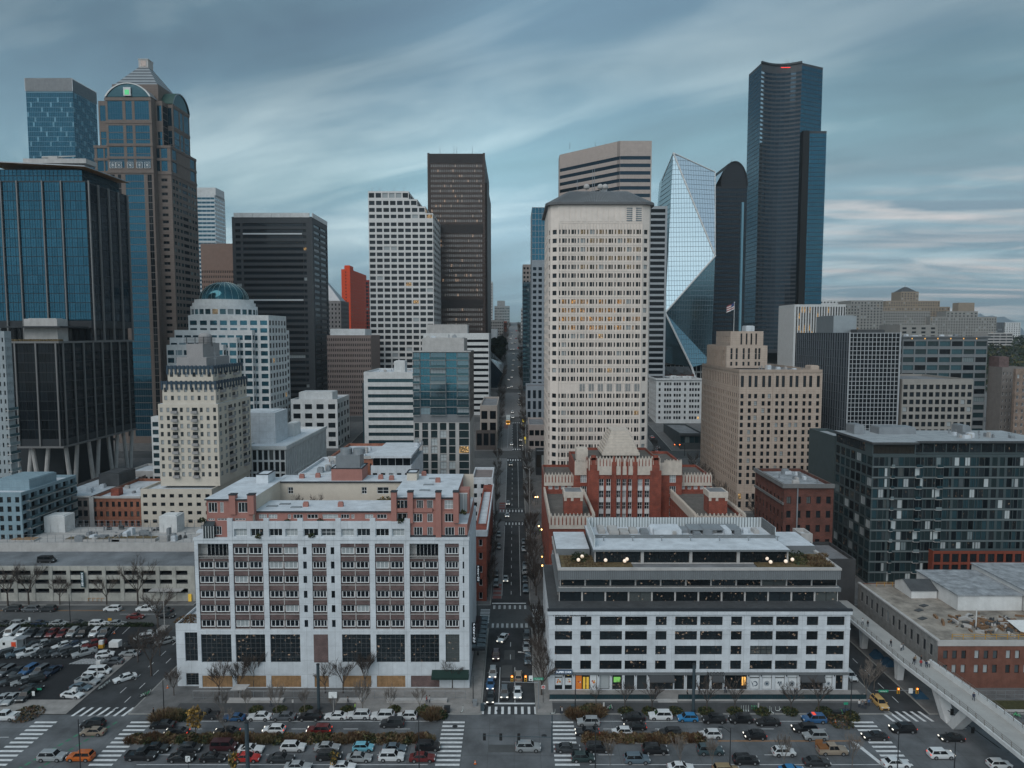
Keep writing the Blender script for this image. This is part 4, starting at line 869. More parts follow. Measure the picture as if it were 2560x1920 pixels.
# ---- parking garage at far left
b=Bld('parking_garage','pale concrete four-level parking garage with a rooftop deck behind the car park',(-130,215,0),[mat('garage_concrete',(.40,.395,.36),.9,.25,.6),concl],mat('deck_concrete',(.17,.185,.20),.85,.4,.12,streak=.1))
D0=203.0;x1=X_(487,D0,1450);x0=x1-78;zt=Z_(1415,D0)
zs=[(Z_(1275+c/2.572,D0),Z_(1275+a/2.572,D0)) for a,c in ((565,602),(505,532),(447,474),(390,418))]
cx_=[(1135,1207),(1030,1107),(916,1002),(800,888),(684,772),(569,658),(455,543),(341,429),(227,314),(113,200),(0,87)]
us=[(X_(a/2.572,D0,1450)-x0,X_(c/2.572,D0,1450)-x0) for a,c in cx_[::-1]];d_=us[1][0]-us[0][0]
us=[(us[0][0]-d_*k,us[0][1]-d_*k) for k in (6,5,4,3,2,1) if us[0][0]-d_*k>.3]+us
SGA=ST('black','d',fw=0);us_=us
b.mats.append(roofd);b.face((x0,D0),(x1,D0),0,zt,us,zs,SGA,1.2,0,2)  # dark recess lining and black panes put the bays' shade into colour
b.face((x1,D0),(x1,238),0,zt,cols(35,5,.7),zs,SGA,.8,0,2);b.face((x1,238),(x0,238),0,zt)
b.roofm.quad((x0,D0,zt-.9),(x1,D0,zt-.9),(x1,238,zt-.9),(x0,238,zt-.9));b.wall.quad((x0,D0+.2,zt),(x0,D0+.2,zt-.9),(x1,D0+.2,zt-.9),(x1,D0+.2,zt),0);b.wall.quad((x0,D0,zt),(x1,D0,zt),(x1,D0+.2,zt),(x0,D0+.2,zt),1);BOXES.append((x0,x1,D0+2,238,0,zt-.9))
for a,c in zip(us,us[1:]): xx=x0+(a[1]+c[0])/2;b.wall.box(xx-.55,xx+.55,D0-.15,D0-.002,0,zt-.02,0,sk='b')
Zd=zt+1.4;b.wall.box(x0,x1-3,219.5,220,zt-.9,Zd+.6,1);b.wall.box(x0,x1-3,220,240,zt-.9,Zd,1)
m=MB()
for y,z in ((219.8,Zd+.6),(233,Zd),(239,Zd)):
    for i in range(26): xx=x0+8+(x1-x0-14)*i/25;m.box(xx-.05,xx+.05,y,y+.1,z,z+2.6)
    for k in (.1,1.3,2.5): m.box(x0+8,x1-6,y+.02,y+.08,z+k,z+k+.06)
b.part('fence_frame',m,metalg)
b.clutter(x0+30,x1-6,222,232,Zd,16,5,3.2);b.clutter(x0+30,x1-6,221,238,Zd,14,15,1.6,roofd)
for i,(px_,w) in enumerate(((62,4),(235,9),(340,7))): X=X_(px_,224,1350);m=MB();m.box(X-w,X+w,222.5,226,Zd,Zd+.5+.2*i);m.box(X-w+.3,X+w-.3,222.8,225.7,Zd+.5+.2*i,Zd+.55+.2*i,1);b.part('roof_planter',m,[concl,gb if i else ply])
for px_,w in ((152,7),(432,6)): X=X_(px_,236,1340);b.unit(X-w/2,X+w/2,233,238.5,Zd,Zd+5.5,whitep,'stair_house')
m=MB();X=X_(212,D0,1480);m.box(X-.5,X+.5,D0-.9,D0-.6,4.6,9.2);sg=m.build('sign',mat('sign_slate',(.06,.10,.11),.6,0),b.root);text(list('PARKING'),.66,(X,D0-.93,8.5),MATS['sign_white'],.01,0,sg,vert=True)
m=MB();X=X_(450,D0,1500);m.box(X-8,X+1.5,D0-2.4,D0-.2,3.9,4.1);b.part('entrance_canopy',m,concl)
m=MB();X=X_(476,D0,1500);m.box(X-.4,X+.5,D0-.5,D0-.2,.2,2.4);b.part('pay_machine',m,yl)
for i in range(4): m=MB();X=X_(222,D0,1500)+i*1.3;m.tube((X,D0-.3,.1),(X,D0-.3,1.1),.07,.07,6);m.tube((X,D0-.3,1.1),(X+.8,D0-.3,1.1),.07,.07,6);b.part('yellow_bollard_rail',m,liney)
garage=b
# ================================================================ second block and the hill
def tw(name,label,pl,pr,pt,D,pe,mats,f=None,s=None,roof=None,cat='building',par=.9,z0=None,D2=None,pside=None,group=None):
    """box tower: front face from pixel pl to pr at height pt, side face reaching pixel pe at the back"""
    xa,Z=at(pl,pt,D)[0],Z_(pt,D);xb=X_(pr,D,pt)
    if D2 is None: D2=dback(xb if xb<0 else xa,pe,Z)
    z0=tz(D)-.5 if z0 is None else z0
    b=Bld(name,label,((xa+xb)/2,(D+D2)/2,z0),mats,roof,group)
    b.block(xa,xb,D,D2,z0,Z,f,s if xa>0 else None,s if xb<=0 else None,par=par)
    b.x0,b.x1,b.d0,b.d1,b.z=xa,xb,D,D2,Z
    return b
# ---- brick lofts
D0=252.0
SLf=ST('loft','d',nx=2,nz=2,fw=.1)
b=tw('brick_loft_building','grey and brown brick loft building with stone columns, left of the orange brick one',108,228,1240,D0,0,[brick('grey_brick',(.17,.13,.12),(.14,.11,.10)),concl],None,None,roofw,D2=290)
b.wall=MB();z1=b.z;Ln=b.x1-b.x0
b.face((b.x0,D0),(b.x1,D0),-.5,z1,[(Ln*q-.75,Ln*q+.75) for q in (.1,.39,.52,.75,.87)],[(z1-4-3.6*j,z1-1.7-3.6*j) for j in range(4,-1,-1)],SLf,.25,0)
for q in (0,.2,.62,.96): b.wall.box(b.x0+Ln*q,b.x0+Ln*q+Ln*.09,D0-.3,D0-.003,-.5,z1-.3,1)
b.wall.box(b.x0-.2,b.x1+.0,D0-.5,D0-.002,z1-.4,z1+.1,1);b.face((b.x1,D0),(b.x1,290),-.5,z1);b.face((b.x0,290),(b.x0,D0),-.5,z1)
b.clutter(b.x0+6,b.x1-4,258,285,z1-.9,6,3,2.5);b.unit(b.x1-9,b.x1-1,272,284,z1-.9,z1+4,roofd,'penthouse')
b=tw('brick_loft_building','orange brick loft building between the grey lofts and the cream tower base',229,351,1242,D0+.8,0,[orbr,concl],dict(n=8,wf=.5,f=3.6,hf=.55,top=1.0,st=SLf,rec=.25),None,roofw,D2=285)
b.wall.box(b.x0-.1,b.x1+.1,D0+.4,D0+.79,b.z-.5,b.z+.2,1);b.clutter(b.x0+2,b.x1-4,260,282,b.z-.9,5,8,2);b.unit(b.x0+4,b.x0+7,258,261,b.z-.9,b.z+1.6,redbr,'chimney')
tw('low_building','low dark flat-roofed building behind the brick lofts',300,400,1205,288,0,[mat('slate_wall',(.08,.085,.09))],dict(n=8,f=3.4,st=SLf),None,roofw,D2=292)
tw('low_building','low pale flat-roofed building at the foot of the glass tower on V columns',314,400,1178,292.5,0,[concl],dict(n=6,f=3.4,st=SLf),None,roofw,D2=310)
b=tw('apartment_building','pale blue modern apartment block with balconies at the far left edge',-70,52,1232,225,108,[mat('blue_panel',(.22,.31,.36),.7,.12,panel=(2.5,3.1))],dict(n=6,f=3.1,wf=.5,hf=.6,top=.8,st=ST('room','d',nx=2)),dict(bay=4.2,f=3.1,wf=.75,hf=.7,top=.6,st=ST('black','d',nx=2),rec=1.2),roofw,D2=254)
for j in range(6):
    m=MB();z=b.z-1.4-3.1*j;m.box(b.x1,b.x1+1.4,227,252,z-1.9,z-1.75);m.box(b.x1+1.3,b.x1+1.4,227,252,z-1.7,z-.8,1);b.part('balcony',m,[concl,G['teal']])
b.unit(b.x0+2,b.x1-2,232,246,b.z-.9,b.z+2.6,MATS['blue_panel'],'penthouse')
b=tw('apartment_tower','grey tower slice with small balconies at the left edge of the view',-90,10,828,246,27,[mat('grey_panel',(.30,.34,.36),.8,.12,panel=(3,3.1))],dict(n=9,f=3.1,wf=.35,st=ST('dark','d')),dict(n=4,f=3.1,wf=.3,hf=.5,st=ST('dark','d')),roofg)
for j in range(14): m=MB();z=12+3.1*j;m.box(b.x1,b.x1+1.5,b.d1-5,b.d1-.3,z,z+.15);m.box(b.x1+1.4,b.x1+1.5,b.d1-5,b.d1-.3,z+.15,z+1.1,1);b.part('balcony',m,[concl,G['teal']])
# ---- cream tower
b=Bld('apartment_tower','cream apartment tower with stepped dark-tiled crown and balcony stacks',(-117,275,2),[cream,mat('blue_tile',(.035,.06,.085),.4,.1),concl,mat('grey_stucco',(.30,.29,.29),.85,.1)],roofw)
Dp=252.5;Dq=258.0
zp=Z_(1223,Dp);xa,xb=X_(352,Dp,1250),X_(530,Dp,1250)
b.block(xa,xb,Dp,290,-.5,zp,dict(n=8,f=3.15,wf=.5,hf=.42,top=.9,st=ST('dark','d',nx=2,fw=.1)),None,dict(n=6,f=3.15,wf=.4,hf=.45,st=ST('dark','d',nx=2)))
fh=3.02
def cface(p0,p1,za,zb,n,bal,mt=0):
    Ln=math.hypot(p1[0]-p0[0],p1[1]-p0[1]);us=[];p=Ln/n
    for i in range(n): us.append((p*(i+.08),p*(i+.92)) if i in bal else (p*(i+.28),p*(i+.72)))
    zs=rows(za,zb,fh,.55,.7)
    b.face(p0,p1,za,zb,us,zs,lambda i,j: ST_BAL if i in bal else ST_CR,.2,mt)
    dx,dy=(p1[0]-p0[0])/Ln,(p1[1]-p0[1])/Ln;nx_,ny_=dy,-dx
    for i in bal:
        for a,c in zs:
            m=MB();cx,cy=p0[0]+dx*p*(i+.5)+nx_*.5,p0[1]+dy*p*(i+.5)+ny_*.5
            m.obox((cx,cy),math.atan2(dy,dx),p*.9,1.0,a-.45,a+.45);b.part('balcony',m,b.mats[3])
ST_BAL=ST('room','d',nx=2,fw=.1);ST_CR=ST('shade','d',nx=2,fw=.09)
x0,x1,D2=X_(398,Dq,1100),X_(547,Dq,1100),290.0
zA,zB,zC,zD=Z_(1010,Dq),Z_(960,Dq),Z_(922,Dq),Z_(893,Dq+6)
XA=[x0,x0+(x1-x0)*.22,x1-(x1-x0)*.22,x1]
cface((x0,Dq),(x1,Dq),zp,zA,9,(2,5));cface((x1,Dq),(x1,D2),zp,zA,7,(2,5));b.face((x0,D2),(x0,Dq),zp,zA);BOXES.append((x0,x1,Dq,D2,zp,zA));b.roofm.quad((x0,Dq,zA),(x1,Dq,zA),(x1,D2,zA),(x0,D2,zA))
def ctier(i0,za,zb,n,mt=0):
    xa_,xb_,da,db=x0+i0,x1-i0*.5,Dq+i0*.25,D2-i0
    cface((xa_,da),(xb_,da),za,zb,n,());cface((xb_,da),(xb_,db),za,zb,n,(1,4) if n>5 else ());b.face((xa_,db),(xa_,da),za,zb)
    b.wall.box(xa_-.25,xb_+.25,da-.25,db,zb-.1,zb+.9,1);BOXES.append((xa_,xb_,da,db,za,zb))
    for q in range(0,12):
        xx=xa_+(xb_-xa_)*q/11;b.wall.box(xx-.35,xx+.35,da-.4,da-.002,zb-2.1,zb+1.2,1)
        yy=da+(db-da)*q/11;b.wall.box(xb_+.002,xb_+.4,yy-.35,yy+.35,zb-2.1,zb+1.2,1)
ctier(1.6,zA,zB,8);ctier(3.6,zB,zC,6)
xa,xb=x0+6,x1-5;b.wall.box(xa,xb,Dq+3,D2-8,zC,zD,3);b.wall.box(xa+2.5,xb-2.5,Dq+6,D2-11,zD,zD+5,3);BOXES.append((xa,xb,Dq+3,D2-8,zC,zD+5))
m=MB();cx=(xa+xb)/2+1
for k in range(4): m.box(cx-6,cx+6,Dq+8,Dq+8.3,zD+5.3+k*.7,zD+5.5+k*.7)
for k in range(4): m.box(cx-5+k*3.2,cx-4.8+k*3.2,Dq+8.02,Dq+8.28,zD+4,zD+7.7)
b.part('roof_grille',m,metald);m=MB();m.cyl(cx,Dq+13,2.4,zD+5,zD+7.8,14);m.sphere((cx,Dq+13,zD+7.8),2.4,14,5,sz=.6,z_lo=0);b.part('roof_dome',m,b.mats[3])
b.mast(xa,Dq+4,zD,zD+6);b.mast(xb+2,Dq+6,zC,zC+8)
# white slice left of it, part of another block
tw('apartment_building','narrow white block with square windows at the left foot of the cream tower',377,398,1042,290.5,0,[whitep],dict(n=1,f=3.3,wf=.7,hf=.6,st=ST('teal','d')),None,roofw,D2=312)
# ---- black glass tower on V columns
b=Bld('glass_tower','blue and black glass office tower raised on slanted concrete V columns',(-225,320,3),[mat('steel_mullion',(.035,.04,.045),.5,.05,metal=.4),mat('soffit_wood',(.26,.14,.06),.7,.1),concl],roofg)
xr=X_(153,290,980);xl=X_(12,290,980);z0_,z1_=31.8,Z_(855,290)
SB_=ST('black','d',mw=1.5,fw=.06);SBl=ST('blue','d',mw=1.5,nz=2,fw=.05)
b.block(xl,xr,290,346,z0_,z1_,dict(n=8,f=4.0,wf=.985,hf=.95,top=.6,st=SB_,rec=.08),None,dict(n=18,f=4.0,wf=.985,hf=.95,top=.6,st=SB_,rec=.08))
b.wall.quad((xl,346,z0_),(xr,346,z0_),(xr,290,z0_),(xl,290,z0_),1)
zt_=Z_(452,313);xl2=X_(-40,313,600)
b.block(xl2,xr,313,347,z1_+6,zt_,dict(n=20,f=4.05,wf=.985,hf=.965,top=.5,st=SBl,rec=.06),None,dict(n=12,f=4.05,wf=.985,hf=.965,top=.5,st=ST('smoke','d',mw=1.5,nz=2,fw=.05),rec=.06))
b.block(xl2+4,xr-1.5,315,345,z1_,z1_+6,dict(n=14,f=5.5,wf=.97,hf=.9,top=.2,st=SB_),None,dict(n=8,f=5.5,wf=.97,hf=.9,top=.2,st=SB_),roof=False)
zu=zt_+5.6;b.block(xl2+3,xr-3,316,345,zt_,zu,dict(n=22,f=2.7,wf=.97,hf=.93,top=.1,st=SBl,rec=.06),None,dict(n=11,f=2.7,wf=.97,hf=.93,top=.1,st=SBl,rec=.06))
m=MB();A=[(xl2,312,zu+2.6),(xr+1,311.5,zu+.2),(xr+1,348,zu+.6),(xl2,348,zu+3)];m.poly([(x,y,z+.45) for x,y,z in A]);m.poly([(x,y,z) for x,y,z in A[::-1]],1)
for i in range(4): p,q_=A[i],A[(i+1) % 4];m.poly([p,q_,(q_[0],q_[1],q_[2]+.45),(p[0],p[1],p[2]+.45)],0)
b.part('roof_canopy',m,[metalg,mat('canopy_wood',(.34,.17,.06),.6,.15)])
# fins
m=MB()
for px_ in (10,50,113,160,229): xx=X_(px_,313,600);m.box(xx-.25,xx+.25,312.3,312.96,z1_,zt_)
for yy in (322,330,338,346): m.box(xr+.02,xr+.7,yy-.35,yy+.35,z1_,zt_)
for px_ in (44,96,146): xx=X_(px_,290,980);m.box(xx-.3,xx+.3,289.4,289.96,z0_,z1_)
for yy in (292,299,306,313,320,327,334,341): m.box(xr+.02,xr+.6,yy-.28,yy+.28,z0_,z1_)
m.box(xl-.3,xr+.4,289.3,289.97,z1_-.5,z1_+.3);m.box(xr+.02,xr+.5,290,346,z1_-.5,z1_+.3);m.box(xl-.3,xr+.4,289.3,289.97,z0_-.2,z0_+.6);m.box(xr+.02,xr+.5,290,346,z0_-.2,z0_+.6)
b.part('vertical_fins',m,mat('fin_metal',(.17,.17,.17),.5,.05,metal=.3))
for (xa,ya) in [(X_(50,290,1200),293),(X_(93,290,1200),293),(xr-2.5,299),(xr-2.5,315),(xr-2.5,330),(xr-2.5,343)]:
    m=MB();m.tube((xa,ya,3),(xa-3.4 if ya<294 else xa,ya if ya<294 else ya-4,z0_),1.0,.8,8);m.tube((xa,ya,3),(xa+3.4 if ya<294 else xa,ya if ya<294 else ya+4,z0_),1.0,.8,8);b.part('v_column',m,concl)
b.wall.box(xl-10,xr-8,302,340,3,z0_-.02,0);BOXES.append((xl,xr-8,302,340,0,z0_))
X=X_(60,296,815);b.unit(X,X+14,296,303,z1_+.2,Z_(797,296),concl,'penthouse');m=MB();X=X_(10,293,820);m.box(X,X+24,292,311,Z_(819,292),Z_(817,292)+.3);b.part('terrace_canopy',m,metald)
m=MB();X=X_(125,318,405);m.box(X-12,X+16,318,326,zu+3.2,zu+5.2);m.tube((X-6,322,zu+6.6),(X+9,322,zu+7.2),.5,.2,5);m.box(X-2,X+2,320,324,zu+5.2,zu+6.8);b.part('roof_crane',m,concl)
q=random.Random(9)
m=MB()
for i in range(500):
    X=q.uniform(xl+1,xr-1);Y=q.uniform(290.8,293.5);m.box(X,X+.5,Y,Y+.4,z1_+.2,z1_+.4+q.uniform(.1,.8),sk='u')
b.part('planter',m,gb)
# ---- stepped postmodern tower with arched gables
b=Bld('office_tower','tall brown stone and blue glass tower with arched gables and a striped pyramid roof',(-214,420,15),[mat('brown_granite',(.165,.135,.12),.75,.12,panel=(2,1.3)),whitep,concl,metalg],roofd)
St=ST('blue','g',mw=1.35,nz=1,fw=.07);StD=ST('black','g',nx=2,fw=.08)
zW=Z_(360,401);zN=Z_(430,401);zT=Z_(250,403);zG=Z_(243,400)
xa,xb=-237,-194.0
cw=lambda Ln,n: cols(Ln,n,.62)
lowf=dict(us=[(2,5),(7,10),(31.2,34.6),(37.2,40.6)],f=3.9,hf=.42,st=StD,rec=.25,top=1.8);Zf=zN-1
b.block(xa,xb,404,436,14,zN,lowf,None,dict(us=[(1.5,4),(5,7.6),(9,12),(12.8,19.6),(20.4,23.4),(24.6,27.2),(28,31)],f=3.9,hf=.5,st=lambda i,j: ST('smoke','d',mw=1.4,fw=.08) if i==3 else ST('teal','d',nx=2),top=1.8),roof=False)
b.block(xa,xb,404,436,zN,zW,dict(us=[(1.5,5),(5.8,9),(33.2,36.8),(37.6,41)],zs=[(zN+1.2,zN+(zW-zN)*.48),(zN+(zW-zN)*.55,zW-1.6)],st=St,rec=.2),None,dict(us=[(2,7),(24,30)],zs=[(zN+1.2,zN+(zW-zN)*.48),(zN+(zW-zN)*.55,zW-1.6)],st=St,rec=.2))
bx0,bx1=-227.5,-202.0;Lb=bx1-bx0
# projecting glazed bay, full height
fz=lambda a,c: [(a+i*3.9+.12,a+(i+1)*3.9-.12) for i in range(int((c-a)/3.9))]
b.face((bx0,400),(bx1,400),14,zN,[(1.2,3.6),(5.4,7.2),(9.6,20.0),(22,24.4)],fz(20,zN),lambda i,j: (St if i==2 else StD),.12,0)
b.face((bx0,400),(bx1,400),zN,zG-14,[(1.2,9.4),(11.1,14.7),(16.2,24.2)],fz(zN+2,zG-14),St,.12,0)
b.face((bx0,400),(bx1,400),zG-14,zG,[(1.2,9.4),(11.1,14.7),(16.2,24.2)],[(zG-12.2,zG-2)],ST('blue','g',mw=1.35,nz=3,fw=.07),.12,0)
b.face((bx1,400),(bx1,404.5),14,zG);b.face((bx0,404.5),(bx0,400),14,zG);BOXES.append((bx0,bx1,400,441,14,zG))
# cruciform upper shaft
b.block(-234,-198,404.5,436,zW-.9,zT,dict(us=[(.8,5),(33,35.4)],zs=fz(zW,zT-14)+[(zT-11,zT-2.5)],st=St,rec=.15),None,dict(n=5,f=3.9,wf=.9,hf=.92,top=2,st=ST('black','g',mw=1.4,fw=.08),rec=.15),par=.5)
sx=-195.0;b.block(bx1,sx,410.5,431,zN,zT,None,None,dict(us=[(1,7),(8.6,11.8),(13.4,19.5)],zs=fz(zN+2,zT-14)+[(zT-12,zT-2)],st=ST('smoke','g',mw=1.35,fw=.07),rec=.12)) if False else b.block(-200,sx,410.5,431,zN,zT,dict(us=[(.6,4.2)],zs=fz(zN+2,zT-14)+[(zT-12,zT-2)],st=St,rec=.12),None,dict(us=[(1,7),(8.6,11.8),(13.4,19.5)],zs=fz(zN+2,zT-14)+[(zT-12,zT-2)],st=St,rec=.12))
for z,p in ((zN,.35),(zN+(zW-zN)*.5,.3),(zW-.6,.3),(zG-13.4,.25),(zG-1,.3)):
    b.wall.box(bx0-p,bx1+p,400-p,400-.003,z-.8,z+.6,0);b.wall.box(sx+.003,sx+p,410.5-p,431,z-.8,z+.6,0)
    if z<zW: b.wall.box(xa-p,bx0-.4,404-p,404-.003,z-.8,z+.6,0);b.wall.box(bx1+.4,xb+p,404-p,404-.003,z-.8,z+.6,0);b.wall.box(xb+.003,xb+p,404,436,z-.8,z+.6,0)
# arched gables: barrel vaults on both axes
def vault(cx,y0_,y1_,half,z,rise,axis):
    n=16;Rr=(half*half+rise*rise)/(2*rise);a0=math.asin(half/Rr);P=[(Rr*math.sin(-a0+2*a0*i/n),Rr*math.cos(-a0+2*a0*i/n)-Rr+rise) for i in range(n+1)]
    m=MB();T=(lambda u_,v_,z_: (cx+u_,v_,z_)) if axis=='y' else (lambda u_,v_,z_: (v_,cx+u_,z_))
    for (a,ha),(c,hc) in zip(P,P[1:]):
        q_=[T(a,y0_,z+ha),T(c,y0_,z+hc),T(c,y1_,z+hc),T(a,y1_,z+ha)];m.poly(q_ if axis=='y' else q_[::-1],0)
        for s_,k,mt in ((1.0,.93,1),(.93,0.02,2)):
            off=0 if mt==1 else .5*(1 if y1_>y0_ else-1)
            q_=[T(a*s_,y0_+off,z+ha*s_),T(a*k,y0_+off,z+ha*k),T(c*k,y0_+off,z+hc*k),T(c*s_,y0_+off,z+hc*s_)];m.poly(q_ if axis != 'y' else q_[::-1],mt)
    return m
b.part('arched_gable',vault((bx0+bx1)/2,399.6,420,12.9,zG+.3,Z_(208,400)-zG,'y'),[metalg,whitep,G['teal']])
b.part('arched_gable',vault(420.75,sx+.4,-214,10.6,zT+.3,8.5,'x'),[mat('green_copper',(.03,.075,.065),.6,.2),metalg,G['teal']])
m=MB();cx=(bx0+bx1)/2;m.box(cx-2,cx+2,399.2,400,zG+.6,zG+5.2);m.box(cx-1.2,cx+1.2,399.1,399.19,zG+1.2,zG+3.8,1);b.part('gable_window',m,[whitep,mat('green_screen',(.1,.5,.2),.5,0,emit=(.15,.9,.35),es=.12)])
zP=Z_(213,409);pc=(-214.5,420.5);hp=11.5;zA_=Z_(173,420)
b.wall.box(pc[0]-hp-1.5,pc[0]+hp+1.5,pc[1]-hp-1.5,pc[1]+hp+1.5,zT-.5,zP,0)
m=MB();nL=12
for i in range(nL):
    h0,h1=hp+.8-(hp-2.2)*i/nL,hp+.8-(hp-2.2)*(i+1)/nL;za,zb=zP+(zA_-zP)*i/nL,zP+(zA_-zP)*(i+1)/nL
    sq=lambda h: [(pc[0]-h,pc[1]-h),(pc[0]+h,pc[1]-h),(pc[0]+h,pc[1]+h),(pc[0]-h,pc[1]+h)]
    m.frust(sq(h0),za,sq(h1),zb,i % 2 if i else 0,cap=False)
b.part('pyramid_roof',m,[mat('dull_metal',(.26,.29,.31),.6,.1),mat('slate_roof',(.085,.10,.115),.6,.1)])
m=MB();zc1=Z_(153,420);m.box(pc[0]-2.8,pc[0]+2.8,pc[1]-2.8,pc[1]+2.8,zA_,zc1);m.box(pc[0]-3,pc[0]+3,pc[1]-3,pc[1]+3,zc1,zc1+.5,0);m.box(pc[0]-1.6,pc[0]+1.6,pc[1]-2.95,pc[1]-2.81,zA_+.8,zc1-.6,1);b.part('lantern',m,[concl,G['bronze']])
# rosettes below the shoulder
for xx in (bx0+3,bx0+6.5,bx0+12.8,bx0+18,bx0+22.3):
    m=MB();z=zN+3.5
    for i in range(4): a=i*.785;m.tube((xx-1.5*math.cos(a),399.6,z-1.5*math.sin(a)),(xx+1.5*math.cos(a),399.6,z+1.5*math.sin(a)),.12,.12,4)
    for i in range(4): c_=[(-1.6,-1.6),(1.6,-1.6),(1.6,1.6),(-1.6,1.6)];p,q_=c_[i],c_[(i+1) % 4];m.tube((xx+p[0],399.6,z+p[1]),(xx+q_[0],399.6,z+q_[1]),.14,.14,4)
    b.part('rosette',m,whitep)
# ---- far glass tower left
b=tw('glass_tower','pale blue glass tower with sloping top and scattered light panels, at far left',63,180,197,600,240,[mat('glass_spandrel',(.13,.22,.27),.4,.1,metal=.4)],dict(n=26,f=4,wf=.95,hf=.93,top=8,st=lambda i,j: ST_R1 if (i*7+j*13) % 11<8 else ST_R2,rec=.08),dict(n=13,f=4,wf=.95,hf=.93,top=8,st=lambda i,j: ST_R1 if (i*5+j*3) % 7<4 else ST_R2,rec=.08),roofg) if False else None
ST_R1=ST('blue','d',fw=0);G['pale']=glass('glass_palepane',(.14,.26,.32),metal=.8,rough=.1,blind=0);ST_R2=ST('pale','d',fw=0)
b=tw('glass_tower','pale blue glass tower with ribbed crown and scattered bright panels, behind the gabled tower',63,180,197,600,240,[mat('glass_spandrel',(.10,.17,.21),.35,.1,metal=.5)],dict(n=26,f=4,wf=.95,hf=.93,top=11,st=lambda i,j: ST_R2 if (i*7+j*13+i*j) % 11==0 else ST_R1,rec=.08),dict(n=13,f=4,wf=.95,hf=.93,top=11,st=lambda i,j: ST_R2 if (i*5+j*3) % 7==0 else ST_R1,rec=.08),roofg)
m=MB()
for i in range(60): xx=b.x0+(b.x1-b.x0)*i/59;m.box(xx-.5,xx+.5,b.d0-.4,b.d0-.02,b.z-10,b.z+.5)
for i in range(26): yy=b.d0+(b.d1-b.d0)*i/25;m.box(b.x1+.02,b.x1+.4,yy-.12,yy+.12,b.z-10,b.z+.5)
b.part('crown_ribs',m,metalg)
b=tw('office_tower','slim white-capped tower with blue glass and white bands behind the gabled tower',482,536,487,700,562,[whitep],dict(n=5,f=4,wf=.97,hf=.5,st=ST('blue','d')),dict(n=6,f=4,wf=.98,hf=.42,st=ST('silver','d')),roofw)
b.unit(b.x0+2,b.x1+0,b.d0+3,b.d0+24,b.z-.9,Z_(469,703),whitep,'penthouse')
b=tw('office_tower','brown office block with rows of small dark windows behind the glass dome',501,600,609,560,600,[mat('brown_precast',(.20,.135,.11),.8,.12)],dict(n=22,f=4.0,wf=.45,hf=.5,top=20,st=ST('black','d',fw=0)),None,roofd,D2=590)
# dark grey box tower
b=tw('office_tower','dark grey slab tower with horizontal bands and white panels along its roof edge',579,780,542,480,818,[mat('dark_steel',(.055,.06,.066),.6,.12),whitep],None,None,roofd)
b.wall=MB();L1=b.x1-b.x0;L2=b.d1-b.d0;ST_B=ST('office','d',mw=1.6,fw=.05);ST_S=ST('smoke','d',mw=1.6,fw=.05)
zz=rows(21,b.z,4.05,.52,3.2)
b.face((b.x0,b.d0),(b.x1,b.d0),20,b.z,[(2.2,5.6),(7.2,L1*.88),(L1*.885,L1-4.2)],zz,ST_B,.5,0);b.face((b.x1,b.d0),(b.x1,b.d1),20,b.z,[(4,L2*.5),(L2*.52,L2-2)],zz,ST_S,.5,0);b.face((b.x0,b.d1),(b.x0,b.d0),20,b.z)
for i in range(8): xx=b.x0+1.5+(L1-3)*i/8;b.wall.box(xx,xx+(L1-3)/8-.15,b.d0-.3,b.d0+.2,b.z-.4,b.z+2.6,1)
for i in range(5): yy=b.d0+.5+(L2-1)*i/5;b.wall.box(b.x1-.2,b.x1+.3,yy,yy+L2/5-.15,b.z-.4,b.z+2.6,1)
for i in (2,13): z=zz[-i][0];m=MB();m.box(b.x0+7.3,b.x0+L1*.87,b.d0-.12,b.d0-.01,z-1.4,z-.6);b.part('light_band',m,mat('light_strip',(.6,.63,.65),.6,0))
b.wall.box(b.x1-2.2,b.x1+.1,b.d0-.35,b.d0-.31+.3,20,b.z-.5,0)
# domed white tower
b=Bld('office_tower','white stepped office tower crowned by a teal glass dome',(-150,385,13),[whitep],roofw)
SD=ST('sky','g',nx=1,fw=.05);SDn=ST('office','g',fw=.05)
def dstep(pl,pr,pt,D,Dk,n,wpx):
    xa,xb,z=X_(pl,D,pt),X_(pr,D,pt),Z_(pt,D)
    b.block(xa,xb,D,Dk,13,z,dict(n=n,f=4.1,wf=.8,hf=.62,top=2.0,st=SD),None,dict(n=max(1,round((Dk-D)/4.4)),f=4.1,wf=.6,hf=.6,top=2.0,st=SDn));return xa,xb,z
dstep(416,558,862,365,369.1,7,0);dstep(424,592,844,369,373.1,8,0);dstep(436,630,825,373,377.1,9,0)
xa,xb,zt=X_(470,377,787),X_(671,377,787),Z_(788,377);De=dback(xb,715,zt)
b.block(xa,xb,377,De,13,zt,dict(n=8,f=4.1,wf=.7,hf=.6,top=2.0,st=SD),None,dict(n=6,f=4.1,wf=.6,hf=.62,top=2.0,st=SDn))
b.block(xb-6,xb-.05,De,De+5,13,zt-8,None,None,dict(n=1,f=4.1,wf=.6,hf=.6,st=SDn))
cx,cy=X_(560,395,780),396.0;r=17.6;za,zb=zt,Z_(764,380)
P=[(cx+r*math.cos(6.2832*i/28),cy+r*math.sin(6.2832*i/28)) for i in range(28)]
for i in range(28):
    p,q_=P[i],P[(i+1) % 28];Ls=math.dist(p,q_)
    if min(p[1],q_[1])<cy+2 : b.face(p,q_,za-5,zb,[(.5,Ls-.5)],[(za+.6,za+3.4)],ST('teal' if i != 21 else 'warm2','g',fw=.05),.3)
    else: b.face(p,q_,za-5,zb)
def ring(r0,r1,z0_,z1_): m.cyl(cx,cy,r0,z0_,z1_,40,0,r1)
